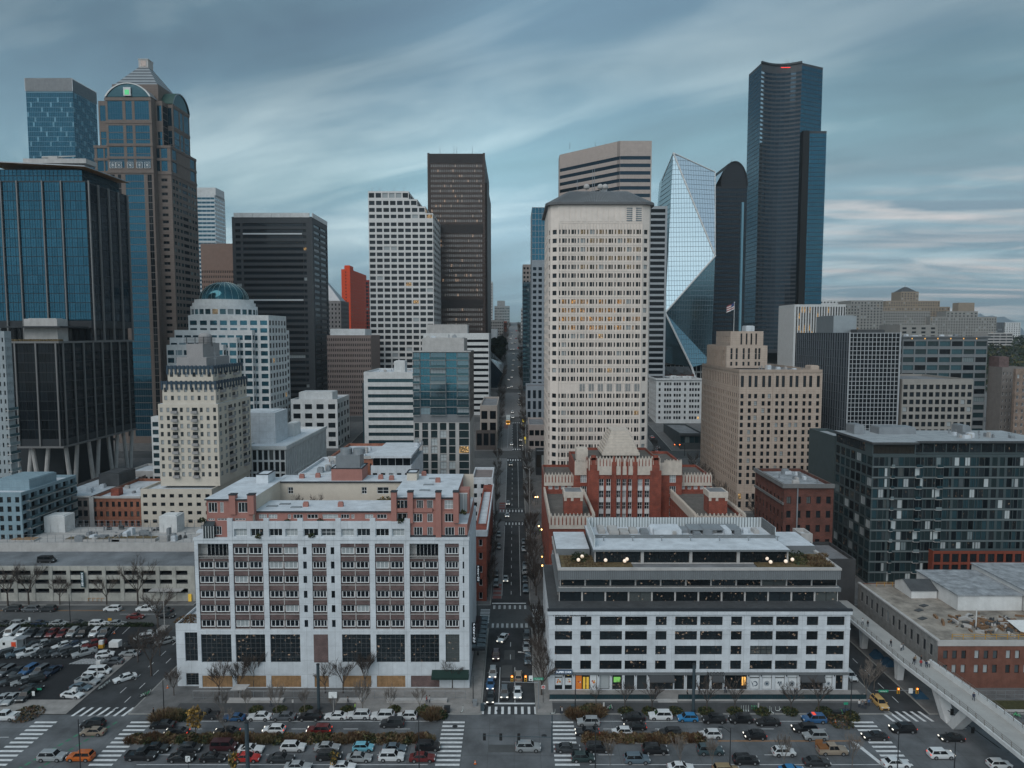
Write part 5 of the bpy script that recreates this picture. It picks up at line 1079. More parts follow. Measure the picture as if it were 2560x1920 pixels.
m=MB();m.cyl(cx,cy,r,zb,zb+.01,40);m.cyl(cx,cy,r-1.1,zb,zb+1.8,40);m.cyl(cx,cy,r-2.1,zb+1.8,zb+3.6,40);b.part('dome_drum',m,whitep)
rd=12.9;m=MB();m.sphere((cx,cy,zb+3.6),rd,44,12,0,.78,0.0);b.part('dome',m,mat('dome_glass',(.03,.10,.125),.12,.1,metal=.7),True)
m=MB()
for i in range(22):
    a=6.2832*i/22;p=[(cx+(rd+.05)*math.cos(t)*math.cos(a),cy+(rd+.05)*math.cos(t)*math.sin(a),zb+3.6+(rd+.05)*.78*math.sin(t)) for t in [k*1.5/8 for k in range(9)]]
    for u_,v_ in zip(p,p[1:]): m.tube(u_,v_,.08,.08,3,cap=False)
b.part('dome_ribs',m,mat('rib_pale',(.35,.45,.45),.5,0));BOXES.append((cx-10,cx+10,cy-10,cy+10,zt,zb+9))
# low blocks of the third block
b=tw('office_building','low white-roofed block with tall window fins and a plant box beside the cream tower',600,713,1118,293,815,[whitep,white],dict(n=8,f=5.0,wf=.72,hf=.84,top=.9,st=ST('loft','d',nx=1,fw=.06),rec=.5),dict(n=26,f=11.5,wf=.42,hf=.95,top=1.5,bot=0,st=ST('shade','d',nz=3,fw=.08),rec=.8),mat('clean_roof',(.62,.66,.70),.7,.12,.2))
b.wall.box(b.x0-.6,b.x1+.7,b.d0-.7,b.d0-.02,b.z-.9,b.z+.5);b.wall.box(b.x1+.02,b.x1+.7,b.d0,b.d1,b.z-.9,b.z+.5)
xa,xb=X_(600,308,1050),X_(688,308,1050);b.unit(xa,xb,308,325,b.z-.9,Z_(1032,308),white,'plant_box');b.unit(X_(712,330,1040),X_(735,330,1040),330,340,b.z-.9,b.z+5,whitep,'plant_box')
b=tw('office_building','white low office block with big grouped windows beside the finned block',727,843,998,388,873,[whitep],dict(n=4,f=5.2,wf=.62,hf=.55,top=1.6,st=ST('dark','d',nx=4,nz=2,fw=.1)),dict(n=4,f=5.2,wf=.6,hf=.55,top=1.6,st=ST('dark','d',nx=3,nz=2)),roofw)
b.unit(b.x0+3,b.x1-4,393,405,b.z-.9,b.z+3.4,whitep,'plant_box');b.clutter(b.x0+2,b.x1-3,406,412,b.z-.9,5,4,2.5)
b=tw('office_building','brown office block with a grid of small dark windows, beside the dark grey tower',817,927,838,478,930,[mat('taupe_precast',(.21,.165,.15),.8,.12)],dict(n=24,f=3.6,wf=.48,hf=.52,top=1.2,st=ST('black','d',fw=0)),None,roofw,D2=510)
b.unit(b.x0+1,b.x1-5,483,505,b.z-.9,Z_(823,483),whitep,'plant_box')
b=tw('office_building','white seven-storey office block with ribbon windows left of the glass condominium tower',909,1040,930,388,0,[whitep,white],dict(us=[(2.2,29)],f=4.3,hf=.45,top=2.6,st=ST('teal','g',mw=1.9,fw=.06)),None,roofw,D2=430)
m=MB();m.box(b.x0-.9,b.x0,388.3,400,15,b.z-6);b.part('stair_glazing',m,[G['teal']]);b.clutter(b.x0+3,b.x1-3,392,425,b.z-.9,7,6,2.5);b.unit(X_(985,392,900),X_(1012,392,900),392,400,b.z-.9,Z_(903,392),whitep,'plant_box')
# glass condominium tower
b=Bld('apartment_tower','glass condominium tower with pale concrete lower grid beside the middle street',(-28,308,4),[concl,mat('condo_metal',(.20,.21,.22),.5,.1,metal=.3),brick('taupe_brick',(.14,.12,.11),(.12,.10,.09))],roofg)
xa,xb=X_(1033,293,1000),X_(1174,293,1000);zt=Z_(880,293);zm_=Z_(1056,293);Ln=xb-xa;De=325
G['pale2']=glass('glass_condo',(.13,.20,.24),metal=.7,rough=.1,blind=.12,blindc=(.3,.34,.36));ST_C=ST('pale2','g',mw=1.2,fw=.08);ST_C2=ST('sky','g',mw=1.3,nz=2,fw=.08);ST_C3=ST('apt','d',mw=1.2,nz=2,fw=.07)
zl=rows(4,zm_,3.3,.92,.1)
b.face((xa,293),(xb,293),3.5,zm_,[(Ln*a,Ln*c) for a,c in ((.02,.1),(.155,.26),(.31,.425),(.47,.585),(.63,.745),(.81,.985))],zl,lambda i,j: ST_C3,.4,0)
zu_=rows(zm_,zt,3.3,.9,.1)
b.face((xa,293),(xb,293),zm_,zt,[(Ln*a,Ln*c) for a,c in ((.01,.12),(.13,.30),(.31,.575),(.585,.775),(.785,.985))],zu_,lambda i,j: ST_C2 if i in (1,3) else ST_C,.3,1)
b.face((xb,293),(xb,De),3.5,zm_,m=0);b.face((xb,293),(xb,De),zm_,zt,cols(De-293,6,.5),zu_,ST_C,.3,2);b.face((xb,De),(xa,De),3.5,zt);b.face((xa,De),(xa,293),3.5,zt)
b.roofm.quad((xa,293,zt),(xb,293,zt),(xb,De,zt),(xa,De,zt));b.wall.box(xa-.6,xb+.6,292.3,294.5,zt,zt+.5,0);BOXES.append((xa,xb,293.5,De,4,zt))
for a,c_ in zu_:
    for u0,u1 in ((.0,.12),(.305,.58),(.78,.99)):
        m=MB();m.box(xa+Ln*u0,xa+Ln*u1,291.8,292.99,a-.2,a-.05);m.box(xa+Ln*u0,xa+Ln*u1,291.8,291.86,a-.05,a+.95,1);b.part('balcony',m,[concl,G['teal']])
xa2,xb2=X_(1055,298,860),X_(1160,298,860);b.unit(xa2,xb2,298,318,zt,Z_(846,298),concl,'penthouse');b.clutter(xa2+1,xb2-2,300,316,Z_(846,298),6,2,2)
# striped white office behind it
b=tw('office_building','white office slab with black ribbon windows behind the glass condominium tower',1058,1222,833,466+14,0,[whitep],dict(us=[(16,44.6)],f=4.0,hf=.45,top=3.2,st=ST('black','d',mw=1.6,fw=.1)),None,roofw,D2=520)
b.unit(b.x0+2,b.x0+30,484,500,b.z-.9,Z_(812,484),concl,'plant_box')
b=tw('office_building','pale low podium with dark framed windows along the left kerb of the middle street',1200,1243,1014,386,0,[mat('beige_stone',(.36,.32,.29),.8,.15),mat('brown_stone',(.10,.08,.075),.8,.1)],dict(n=2,f=6.5,wf=.7,hf=.7,top=2,st=ST('black','d',nx=2,nz=2)),None,roofg,D2=440)
b=tw('low_building','dark bronze low building with pale frame beside the middle street',1190,1240,1076,384.5,0,[mat('brown_dark',(.10,.085,.08))],dict(n=3,f=8.5,wf=.75,hf=.8,top=.8,st=ST('black','d',nx=2)),None,roofg,D2=385.8)
b=tw('low_building','small white building with planted forecourt in front of the condominium tower',1180,1232,1195,268,0,[white],dict(n=3,f=3.6,wf=.5,st=ST('dark','w')),None,mat('rose_grey_roof',(.22,.19,.185)),D2=290)
b=tw('brick_building','long low white-roofed brick building along the left kerb behind the white apartment block',1187,1216,1328,203,1262-40,[redbr,white],dict(n=1,f=4,wf=.3,st=ST('dark','w')),dict(n=14,f=4.2,wf=.5,hf=.5,st=ST('dark','w')),roofw,D2=266)
b.wall.box(b.x0,b.x1+.3,203-.3,203-.01,b.z-1.5,b.z+.4,1);b.wall.box(b.x1+.01,b.x1+.4,203,266,b.z-1.5,b.z+.4,1)
# low buildings between the garage street and white ribbon office
b=tw('brick_building','orange brick and white-roofed building behind the rose lift tower',823,932,1142,225+20,0,[orbr,concl],dict(n=10,f=4.2,wf=.35,hf=.6,top=1.5,st=SLf),None,roofw,D2=275)
b.wall.box(b.x0-.4,b.x1+.4,b.d0-.4,b.d0-.01,b.z-.7,b.z+.3,1);b.clutter(b.x0+3,b.x1-4,250,270,b.z-.9,6,9,3)
b=tw('office_building','white building with a dark glazed top storey under a broad white roof',927,1028,1165,243,0,[white],dict(n=5,f=4,wf=.55,hf=.5,top=1.5,st=ST('dark','d',nx=2)),None,roofw,D2=275)
xa,xb=X_(932,245,1150),X_(1026,245,1150);zk=b.z;zr_=Z_(1144,245);b.face((xa,245),(xb,245),zk-.9,zr_,cols(xb-xa,5,.96),[(zk-.2,zr_-.2)],ST('black','d',mw=2),.1);b.wall.box(xa-.5,xb+.5,244,274,zr_,zr_+.8)
b.clutter(xa+14,xb-1,262,272,zr_+.8,4,3,2)
b=tw('office_building','white low block with rooftop plant between the finned block and the rose lift tower',745,835,1184,215+5,0,[white],dict(n=6,f=4,st=ST('dark','w')),None,roofw,D2=250);b.clutter(b.x0+4,b.x1-3,224,246,b.z-.9,7,13,2.5)
# ---- white grid tower with stepped corner
b=Bld('office_tower','white gridded office tower with a staircase-stepped right shoulder',(-80,545,30),[mat('white_grid',(.60,.59,.58),.8,.1),mat('brown_band',(.14,.11,.10),.7,.1)],roofd)
D0=520.0;xs_=[X_(p,D0,600) for p in (922,1023,1044,1064,1083)];zs_=[Z_(p,D0) for p in (478,498,516,533)]
Dk=dback(xs_[4],1101,zs_[3]);ST_W=ST('smoke','d',nx=2,fw=.1);colw=(xs_[4]-xs_[0])/9
gs=lambda n: dict(n=n,f=4.35,wf=.8,hf=.6,top=1.4,st=ST('office','d',nx=1,fw=.08),rec=.5)
b.block(xs_[0],xs_[4],D0,Dk,30,zs_[3]-4.4,dict(gs(9)),None,dict(n=5,f=4.35,wf=.9,hf=.5,top=1.4,st=ST('office','d',nx=2),rec=.4))
pz=zs_[3]-4.4
for i,(xe_,zz_) in enumerate(zip((xs_[4],xs_[3],xs_[2],xs_[1]),(zs_[3],zs_[2],zs_[1],zs_[0]))):
    n=max(1,round((xe_-xs_[0])/colw));b.block(xs_[0],xe_,D0,Dk-2*i,pz-.01,zz_,dict(n=n,f=zz_-pz-.02,wf=.8,hf=.6,top=.1,st=ST('office','d',fw=.08),rec=.5),None,dict(n=5,f=zz_-pz-.02,wf=.85,hf=.55,top=.1,st=ST('office','d')));pz=zz_
for px_ in (930,950,985,1010): b.mast(X_(px_,535,480),535,zs_[0],zs_[0]+7)
# ---- tall dark brown tower
b=tw('office_tower','tall dark bronze tower with pale window rows and louvred plant floors',1070,1211,384,573,1223,[mat('bronze_steel',(.060,.043,.038),.55,.12)],None,None,roofd)
b.wall=MB();L1=b.x1-b.x0;L2=b.d1-b.d0;zz=rows(33,b.z,3.96,.56,7.5);zm1=Z_(572,573);zm2=Z_(760,573)
zz=[r for r in zz if not (abs((r[0]+r[1])/2-zm1)<4.5 or abs((r[0]+r[1])/2-zm2)<4.5)]
b.face((b.x0,b.d0),(b.x1,b.d0),32,b.z,[(1.8+(L1-3.6)*i/24+.22,1.8+(L1-3.6)*(i+1)/24-.22) for i in range(24)],zz,ST('bronze','d',nz=1,fw=.05),.35,0)
b.face((b.x1,b.d0),(b.x1,b.d1),32,b.z,cols(L2,16,.7,1.5,1.5),zz,ST('black','d',fw=0),.35,0);b.face((b.x0,b.d1),(b.x0,b.d0),32,b.z)
m=MB()
for i in range(49): xx=b.x0+1.8+(L1-3.6)*i/48;[m.box(xx-.16,xx+.16,b.d0-.35,b.d0-.01,z-3.6,z+3.6) for z in (zm1,zm2,b.z-4)]
b.part('louvres',m,metald);b.wall.box(b.x0-.5,b.x0+1.2,b.d0-.5,b.d0-.005,32,b.z+.4);b.wall.box(b.x1-1.2,b.x1+.5,b.d0-.5,b.d0-.005,32,b.z+.4)
b.wall.box(b.x1+.02,b.x1+1.6,b.d0+14,b.d1+2,32,b.z-20)
for px_ in (1100,1135,1142,1181): b.mast(X_(px_,590,384),590,b.z,b.z+11)
# ---- orange building and far ones on the left
b=tw('apartment_tower','bright orange-red slab tower between the dark grey and white gridded towers',853,875,673,760,916,[mat('orange_panel',(.66,.075,.025),.7,.1)],dict(n=1,f=3.4,wf=.12,hf=.4,st=ST('dark','d')),dict(n=6,f=3.4,wf=.6,hf=.10,st=ST('dark','d',fw=0)),mat('orange_roof',(.4,.05,.02)))
b.unit(b.x1-7,b.x1-1,b.d0+4,b.d0+20,b.z-.9,Z_(664,765),MATS['orange_panel'],'penthouse')
tw('glass_tower','slim glass and red-edged tower just right of the orange slab',914,927,700,700,0,[mat('red_edge',(.30,.05,.04))],dict(n=2,f=3.6,wf=.8,hf=.7,st=ST('teal','d')),None,roofd,D2=725)
b=tw('office_tower','grey stone tower with a lattice pyramid top behind the dark grey slab',800,852,752,650,872,[mat('grey_stone',(.26,.25,.25))],dict(n=6,f=4,wf=.4,st=ST('black','d')),dict(n=8,f=4,wf=.4,st=ST('black','d')),roofg)
m=MB();xc=b.x1-9;zq_=b.z;A=[(xc-12,b.d0+2),(xc+8,b.d0+2),(xc+8,b.d0+24),(xc-12,b.d0+24)];apx=(xc-14,b.d0+12,Z_(680,660))
m.frust(A,zq_,[(apx[0]-.1,apx[1]-.1),(apx[0]+.1,apx[1]-.1),(apx[0]+.1,apx[1]+.1),(apx[0]-.1,apx[1]+.1)],apx[2]);b.part('pyramid_roof',m,metalg)
# centre distance
b=tw('apartment_tower','small grey stepped tower standing alone at the end of the middle street',1236,1274,765,1020,0,[mat('far_grey',(.27,.28,.28))],dict(n=9,f=4,wf=.6,hf=.5,st=ST('teal','d',fw=0)),None,roofg,D2=1050);b.unit(b.x0+4,b.x1-7,1025,1040,b.z-.9,Z_(752,1025),MATS['far_grey'],'penthouse')
tw('apartment_tower','thin white tower sliver beside the dark bronze tower',1215,1231,704,900,0,[whitep],dict(n=3,f=3.6,wf=.6,st=ST('black','d',fw=0)),None,roofg,D2=930)
tw('apartment_building','grey mid-rise with many windows low at the end of the middle street, left kerb',1222,1258,800,850+10,0,[mat('far_grey2',(.24,.24,.235))],dict(n=8,f=3.6,st=ST('black','d',fw=0)),None,roofg,D2=900)
tw('brick_building','small red building beside the grey mid-rise at the end of the middle street',1256,1267,803,915,0,[redbr],dict(n=3,f=3.6,st=ST('black','d',fw=0)),None,roofg,D2=930)
b=tw('low_building','white angular building on the left kerb below the grey mid-rise',1216,1243,822,765,0,[white],None,None,roofw,D2=800)
# slanted glass library
b=Bld('library_building','angular steel lattice and glass library leaning over the left kerb',(-22,610,36),[G['teal']],roofd)
m=MB();xr1=X_(1221,574,900);xr2=X_(1256,574,930)
A=[(xr1-14,574),(xr1+1,574),(xr1+1,630),(xr1-14,630)];B_=[(xr1-14,574),(xr2+0,574),(xr2-0,630),(xr1-14,630)]
zt_=Z_(893,574);zb_=Z_(932,574)
m.poly([(xr1,574,zt_),(xr1-14,574,zt_),(xr1-14,574,zb_-2),(xr2,574,zb_)][::-1]);m.poly([(xr1,574,zt_),(xr2,574,zb_),(xr2,630,zb_+5),(xr1,630,zt_+3)]);m.poly([(xr1-14,574,zt_),(xr1,574,zt_),(xr1,630,zt_+3),(xr1-14,630,zt_+3)]);m.poly([(xr1-14,574,zb_-2),(xr2,574,zb_),(xr2-5,574,zb_-14),(xr1-14,574,zb_-14)][::-1]);m.poly([(xr2,574,zb_),(xr2-5,574,zb_-14),(xr2-5,630,zb_-9),(xr2,630,zb_+5)])
b.part('glazing',m,[G['smoke']]);m=MB()
for i in range(9):
    f=i/8;y=574+56*f;m.tube((xr1,y,zt_+3*f+.1),(xr2,y,zb_+5*f+.1),.25,.25,4)
for i in range(5): f=i/4;m.tube((xr1+(xr2-xr1)*f,573.8,zt_+(zb_-zt_)*f),(xr1+(xr2-xr1)*f,630,zt_+3+(zb_+2-zt_)*f),.25,.25,4)
b.part('steel_lattice',m,metalg)
# ================================================================ right half
# ---- red brick federal style building
b=Bld('brick_building','red brick building with pale terracotta crests and ziggurat roof behind the white office block',(40,228,1),[redbr,terra,mat('brick_roof',(.13,.12,.11),.9,.3)],b_roof if False else mat('brick_roof',(.13,.12,.11)))
xa,xb,xi,xj=10.5,69.0,24.0,54.0;zw=24.0;d0,d1=205.0,241.0
SF=ST('shade','w',nx=3,nz=2,fw=.12)
side=dict(n=14,f=4,wf=.45,hf=.6,top=4,st=SF)
b.block(xa,xi,d0,d1,0,zw+.9,dict(n=4,f=4,wf=.5,hf=.55,top=5,st=SF),side,None,par=1.0);b.block(xj,xb,d0,d1,0,zw+.9,dict(n=4,f=4,wf=.5,hf=.55,top=5,st=SF),dict(n=14,f=4,wf=.4,hf=.6,top=3,st=SF),None,par=1.0)
b.block(xi,xj,d0,212,0,14,dict(n=6,f=4,wf=.5,st=SF))
def crest(p,q_,z,n,h=.9,mt=1):
    n *= 2
    """stepped terracotta crest along a parapet"""
    Ln=math.dist(p,q_);a=math.atan2(q_[1]-p[1],q_[0]-p[0]);mb=MB()
    for i in range(n):
        c=(p[0]+(q_[0]-p[0])*(i+.5)/n,p[1]+(q_[1]-p[1])*(i+.5)/n);mb.obox(c,a,Ln/n*.96,.5,z-1.8,z+.5+(.35 if i % 2 else 0));mb.obox(c,a,Ln/n*.45,.62,z+.3,z+h+(.3 if i % 2 else 0))
    b.part('terracotta_crest',mb,terra)
crest((xa+.1,d0),(xa+.1,d1),zw+.9,26);crest((xi-.1,d0),(xi-.1,d1-3),zw+.9,24);crest((xj+.1,d0),(xj+.1,d1-3),zw+.9,24);crest((xb-.1,d0),(xb-.1,d1),zw+.9,26)
def front_crest(x_0,x_1,y,z,n,mt=None):
    mb=MB();mb.box(x_0,x_1,y-.25,y+.3,z-3.4,z+.4,0)
    for i in range(n):
        c=x_0+(x_1-x_0)*(i+.5)/n;w=(x_1-x_0)/n;mb.box(c-w*.22,c+w*.22,y-.3,y+.3,z+.4,z+.8);mb.box(c-w*.1,c+w*.1,y-.3,y+.3,z+.8,z+1.2);mb.box(c-w*.14,c+w*.14,y-.34,y-.252,z-2.2,z-.2,1);mb.box(c-w*.07,c+w*.07,y-.34,y-.252,z-.2,z+.3,1)
    b.part('terracotta_crest',mb,[terra,redbr])
front_crest(xa,xi,d0,zw+.9,12);front_crest(xj,xb,d0,zw+.9,12)
# rear: low shoulders, high centre
zl_=Z_(1190,d1);b.block(xa,xb,d1,262,0,zl_,dict(us=[(1.5+i*2.2,2.9+i*2.2) for i in range(4)]+[(47.8+i*2.2,49.2+i*2.2) for i in range(5)],zs=[(zw+1.2,zw+3.6)],st=SF),dict(n=6,f=4,wf=.4,st=SF));front_crest(xa,20.7,d1-.02,zl_,9);front_crest(58,xb,d1-.02,zl_,10)
zc1=Z_(1158,238);zc2=Z_(1150,236)
b.block(20.7,58,238.5,262,0,zc1,dict(us=[(2.2,4.4),(7.2,9.2),(28,30),(33,35.2)],f=4,hf=.7,top=3.5,bot=0,st=SF),None)
cx=37.6
zcw=rows(1,zc2-1.5,4.0,.62,4.2)
m=MB();m.box(cx-12.1,cx+12.1,235.2,235.49,zc2-5.0,zc2+.1);b.part('terracotta_band',m,terra)
for a_,c_ in ((20.9,cx-12.6),(cx+12.6,57.8)): m=MB();m.box(a_,c_,238.2,238.49,zc1-4.2,zc1+.1);b.part('terracotta_band',m,terra)
U=[(-8.6,-7.0),(-6.2,-4.6),(-2.6,-1.3),(-.65,.65),(1.3,2.6),(4.6,6.2),(7.0,8.6)]
b.block(cx-12.2,cx+12.2,235.5,262,0,zc2,dict(us=[(12.2+a,12.2+c) for a,c in U],zs=zcw,st=ST('dark','w',nx=2,nz=2,fw=.12),rec=.35),None)
for a,c in U:
    for (z0_,z1_),nxt in zip(zcw,zcw[1:]): m=MB();m.box(cx+a,cx+c,235.44,235.498,z1_,nxt[0],0);b.part('white_spandrel',m,whitep)
m=MB()
for a,w,zt__ in ((-10.6,1.9,zc2+2.6),(10.6,1.9,zc2+2.6)): m.box(cx+a-w,cx+a+w,234.9,235.49,0,zc2-3.5);m.box(cx+a-w*.66,cx+a+w*.66,234.9,235.49,zc2-3.5,zc2-1.5);m.box(cx+a-w*.4,cx+a+w*.4,234.88,235.49,zc2-1.5,zc2+1.8);m.box(cx+a-w*.6,cx+a+w*.6,234.88,235.49,zc2+.2,zc2+.9)
for a in (-3.6,-1.0,1.0,3.6): w=.75 if abs(a)>2 else .28;m.box(cx+a-w,cx+a+w,235.0,235.49,0,zc2-.5);m.box(cx+a-w*.4,cx+a+w*.4,235.0,235.49,zc2-.5,zc2+1.4)
b.part('brick_piers',m,redbr);front_crest(cx-12.2,cx+12.2,235.52,zc2+.2,22);crest((20.9,238.4),(27,238.4),zc1,5);crest((51.7,238.4),(57.8,238.4),zc1,5)
m=MB();zb_=zc2+.2
for i in range(9): h=6.6-i*.42;m.box(cx-h,cx+h,243.5+i*.35,258-i*.35,zb_+i*.95,zb_+(i+1)*.95+.003*i)
b.part('ziggurat_roof',m,terra);b.unit(20.9+1,20.9+5,243,248,zc1,zc1+4,terra,'stair_house')
for xx in (15.5,60): m=MB();m.box(xx,xx+5.6,212,218,zw,zw+5.2,0);m.box(xx-.2,xx+5.8,211.8,218.2,zw+5.2,zw+7.0,1);m.box(xx+.3,xx+5.3,212.3,217.7,zw+7.0,zw+7.02,2);[m.box(xx+k,xx+k+.8,211.9,211.99,zw+4.2,zw+5.2,1) for k in (-.1,2,4.9)];b.part('stair_house',m,[redbr,terra,roofg])
# ---- tall pale eight-sided tower
b=Bld('office_tower','tall pale stone tower with chamfered corners, lit window rows and a grey hipped roof',(36,314,4),[mat('pale_precast',(.66,.59,.535),.85,.10),mat('roof_slate',(.115,.12,.125),.6,.15)],roofg)
zt=Z_(512,293);x0,x1,y0,y1=14.3,57.2,293.0,336.0;c=4.2
ze=zt
P=[(x0+c,y0),(x1-c,y0),(x1-.9,y0+1.7),(x1,y0+c),(x1,y1-c),(x1-c,y1),(x0+c,y1),(x0,y1-c),(x0,y0+c),(x0+.9,y0+1.7)]
Ln=x1-x0-2*c;n=9;p=Ln/n;fh=3.58
def usf(Ln_,n_,off=0):
    r=[];p_=Ln_/n_
    for i in range(n_): r += [(p_*(i+.05),p_*(i+.20)),(p_*(i+.32),p_*(i+.86))]
    return r
zA_=[z for z in rows(4,zt-8,fh,.52,1.2)];Zv=Z_(893+75,293)
zA_=[z for z in zA_ if abs((z[0]+z[1])/2-Z_(965,293))>2.6]
def pst(i,j):
    k=len(zA_)-1-j;h_=(i*7+j*3) % 10
    if k<5: return ST('warm2','d',nx=2,fw=.08) if i>3 else ST('room','d',nx=2,fw=.08)
    if k in (8,9,10,11): return ST('hot' if (k in (10,11) and 4<i<9) or h_<2 else 'warm','d',nx=2,fw=.08)
    return ST('office','d',nx=2,fw=.08)
_st={}
def pst_(i,j):
    s_=pst(i,j);return _st.setdefault(s_.k,s_)
fsp=dict(us=usf(Ln,9),zs=zA_,st=pst_,rec=.4);chs=lambda L_: dict(us=[(L_*.25,L_*.75)],zs=zA_,st=ST('office','d',nx=1,fw=.08),rec=.4)
L2_=math.dist(P[1],P[2]);L3_=math.dist(P[2],P[3]);sp_=dict(us=usf(y1-y0-2*c,9),zs=zA_,st=ST('office','d',nx=2,fw=.08),rec=.4)
b.poly(P,3.5,zt,[fsp,chs(L2_),chs(L3_),None,None,None,None,sp_,chs(L3_),chs(L2_)],par=0)
m=MB()
for i in range(28): xx=x0+c+Ln*i/27;m.box(xx-.10,xx+.10,y0-.22,y0-.002,4,zt-7.6)
for i in range(15): xx=x0+c+Ln*(i+.5)/15;m.box(xx-.9,xx+.9,y0-.12,y0-.004,zt-6.8,zt-.4)
for z in [zt-7.4]+[a-.9 for a,_ in zA_]: m.box(x0+c,x1-c,y0-.13,y0-.003,z,z+.22)
b.part('facade_ribs',m,b.mats[0])
for za_,zb_2,lst in ((Zv-1.6,Zv+1.6,range(2,9)),(zt-6.6,zt-.8,(7,8))):
    for i in lst:
        m=MB();ua=x0+c+p*(i+.28);ub=x0+c+p*(i+.9)
        for k in range(7): zz_=za_+(zb_2-za_)*k/7;m.box(ua,ub,y0-.2,y0-.13,zz_,zz_+(zb_2-za_)/13)
        b.part('louvre_panel',m,mat('louvre_grey',(.16,.19,.21),.7,.1))
m=MB();Q=[(x+(1.2 if x>36 else-1.2),y+(1.2 if y>314 else-1.2)) for x,y in P];m.prism(Q,zt,zt+1.0,0)
zr=Z_(482,303);Rr=[(36+(x-36)*.62,314+(y-314)*.55) for x,y in P];m.frust(Q,zt+1.0,Rr,zr+.5,0);b.part('hipped_roof',m,b.mats[1])
m=MB()
for i in range(52): xx=x0+2+(x1-x0-4)*i/51;m.tube((xx,y0-1.1,zt+1.1),(36+(xx-36)*.62,314+(y0-1.2-314)*.55,zr+.6),.07,.07,3,cap=False)
b.part('roof_seams',m,metalg)
for px_,dz in ((1443,5),(1481,8),(1486,9)): b.mast(X_(px_,305,480),305,zr,zr+dz*1.3)
for px_ in (1466,1500,1512): X=X_(px_,305,470);m=MB();m.sphere((X,304,zr+2.6),1.3,12,6,0,1,-.6);m.tube((X,304,zr),(X,304,zr+2),.2);b.part('dish_antenna',m,concl)
b.unit(X_(1505,308,480),X_(1518,308,480),308,312,zr,zr+2.6)
b=tw('low_building','curved pale plaza building left of the tall pale tower',1322,1364,1062,386,0,[mat('plaza_stone',(.36,.31,.29),.8,.1)],dict(n=3,f=6,wf=.8,hf=.5,st=ST('black','d',nx=3)),None,roofg,D2=420)
tw('low_building','dark glazed entrance pavilion at the right kerb before the tall pale tower',1340,1366,1128,340,0,[metald],dict(n=2,f=7,wf=.9,hf=.9,st=ST('warm','d',nx=2)),None,roofg,D2=350)
# ---- tower behind: beige banded
b=Bld('office_tower','large beige tower with wide dark window bands behind the pale eight-sided tower',(60,600,34),[mat('beige_granite',(.40,.34,.31),.75,.1,panel=(3,2)),metalg],roofg)
zt=Z_(352,580);Pc=(X_(1550,580,400),580.0);Pr=(X_(1629,580,400),580.0);Pl=(X_(1399,625,400),625.0)
zz=rows(34,zt,6.0,.48,10.5);Lf=math.dist(Pl,Pc)
b.poly([Pl,Pc,Pr,(Pr[0],640),(Pl[0],640)],33,zt,[dict(us=[(.3,Lf-.1)],zs=zz,st=ST('smoke','d',mw=2.5,fw=.06),rec=.3),dict(us=[(.1,Pr[0]-Pc[0]-.8)],zs=zz,st=ST('smoke','d',mw=2.5,fw=.06),rec=.3)],par=.5)
for px_ in (1426,1490,1515): b.mast(X_(px_,600,350),605,zt,zt+6)
# ---- slim blue-grey towers by the street
b=tw('office_tower','slim grey stone and glass tower just left of the tall pale tower',1330,1372,518,480,1326,[mat('blue_stone',(.24,.27,.30),.7,.1)],None,None,roofg,D2=520)
b.wall=MB();zm_=Z_(660,480);zm2=Z_(967,480)
b.face((b.x0,480),(b.x1,480),zm_,b.z,cols(b.x1-b.x0,5,.9),rows(zm_,b.z,3.9,.93,.3),ST('blue','g',mw=1.2,fw=.05),.1);b.face((b.x0,480),(b.x1,480),21,zm_,cols(b.x1-b.x0,3,.62),rows(24,zm_,3.9,.55,1.2),ST('smoke','d',nx=2,nz=2,fw=.1),.4)
b.face((b.x0,520),(b.x0,480),21,b.z,cols(40,8,.55),rows(24,b.z,3.9,.55,1.2),ST('dark','d'),.3)
b=tw('office_building','grey stone podium with tall windows at the right kerb, below the slim grey tower',1316,1370,966,450,1311,[MATS['blue_stone']],dict(n=4,f=7,wf=.55,hf=.75,top=1.6,st=ST('smoke','d',nx=2,nz=3)),dict(n=5,f=7,wf=.5,hf=.7,st=ST('dark','d',nx=2)),roofg,D2=479)
b=tw('apartment_tower','dark glass balcony tower in the gap right of the middle street',1308,1331,705,560,1306,[mat('dark_glass_frame',(.06,.09,.11))],dict(n=3,f=3.4,wf=.85,hf=.7,top=1,st=ST('teal','d',nx=2)),dict(n=6,f=3.4,wf=.8,hf=.7,st=ST('smoke','d')),roofg,D2=590)
for j in range(20): m=MB();z=b.z-4-3.4*j*1.0;m.box(b.x0-.6,b.x0+3.2,558.8,559.95,z,z+1.0);b.part('balcony',m,G['smoke'])
tw('office_tower','beige stone tower rising behind the dark glass balcony tower',1307,1332,661,640,0,[MATS['beige_granite']],dict(n=3,f=4,wf=.6,hf=.5,st=ST('black','d')),None,roofg,D2=670)
tw('apartment_building','small far white block at the right kerb near the crest of the street',1303,1309,770,800,0,[whitep],dict(n=2,f=4,st=ST('black','d')),None,roofg,D2=840)
# ---- dark striped tower
b=tw('office_tower','dark tower with thin white horizontal stripes between the pale tower and the faceted glass tower',1614,1668,515,480,1660,[mat('stripe_pale',(.30,.32,.34),.7,.1)],dict(us=[(.2,13.8)],f=3.9,hf=.62,top=1.2,st=ST('black','d',mw=2,fw=.04),rec=.2),None,roofg,D2=505)
b.wall.box(b.x1-1.2,b.x1+.1,479.6,479.98,22,b.z)
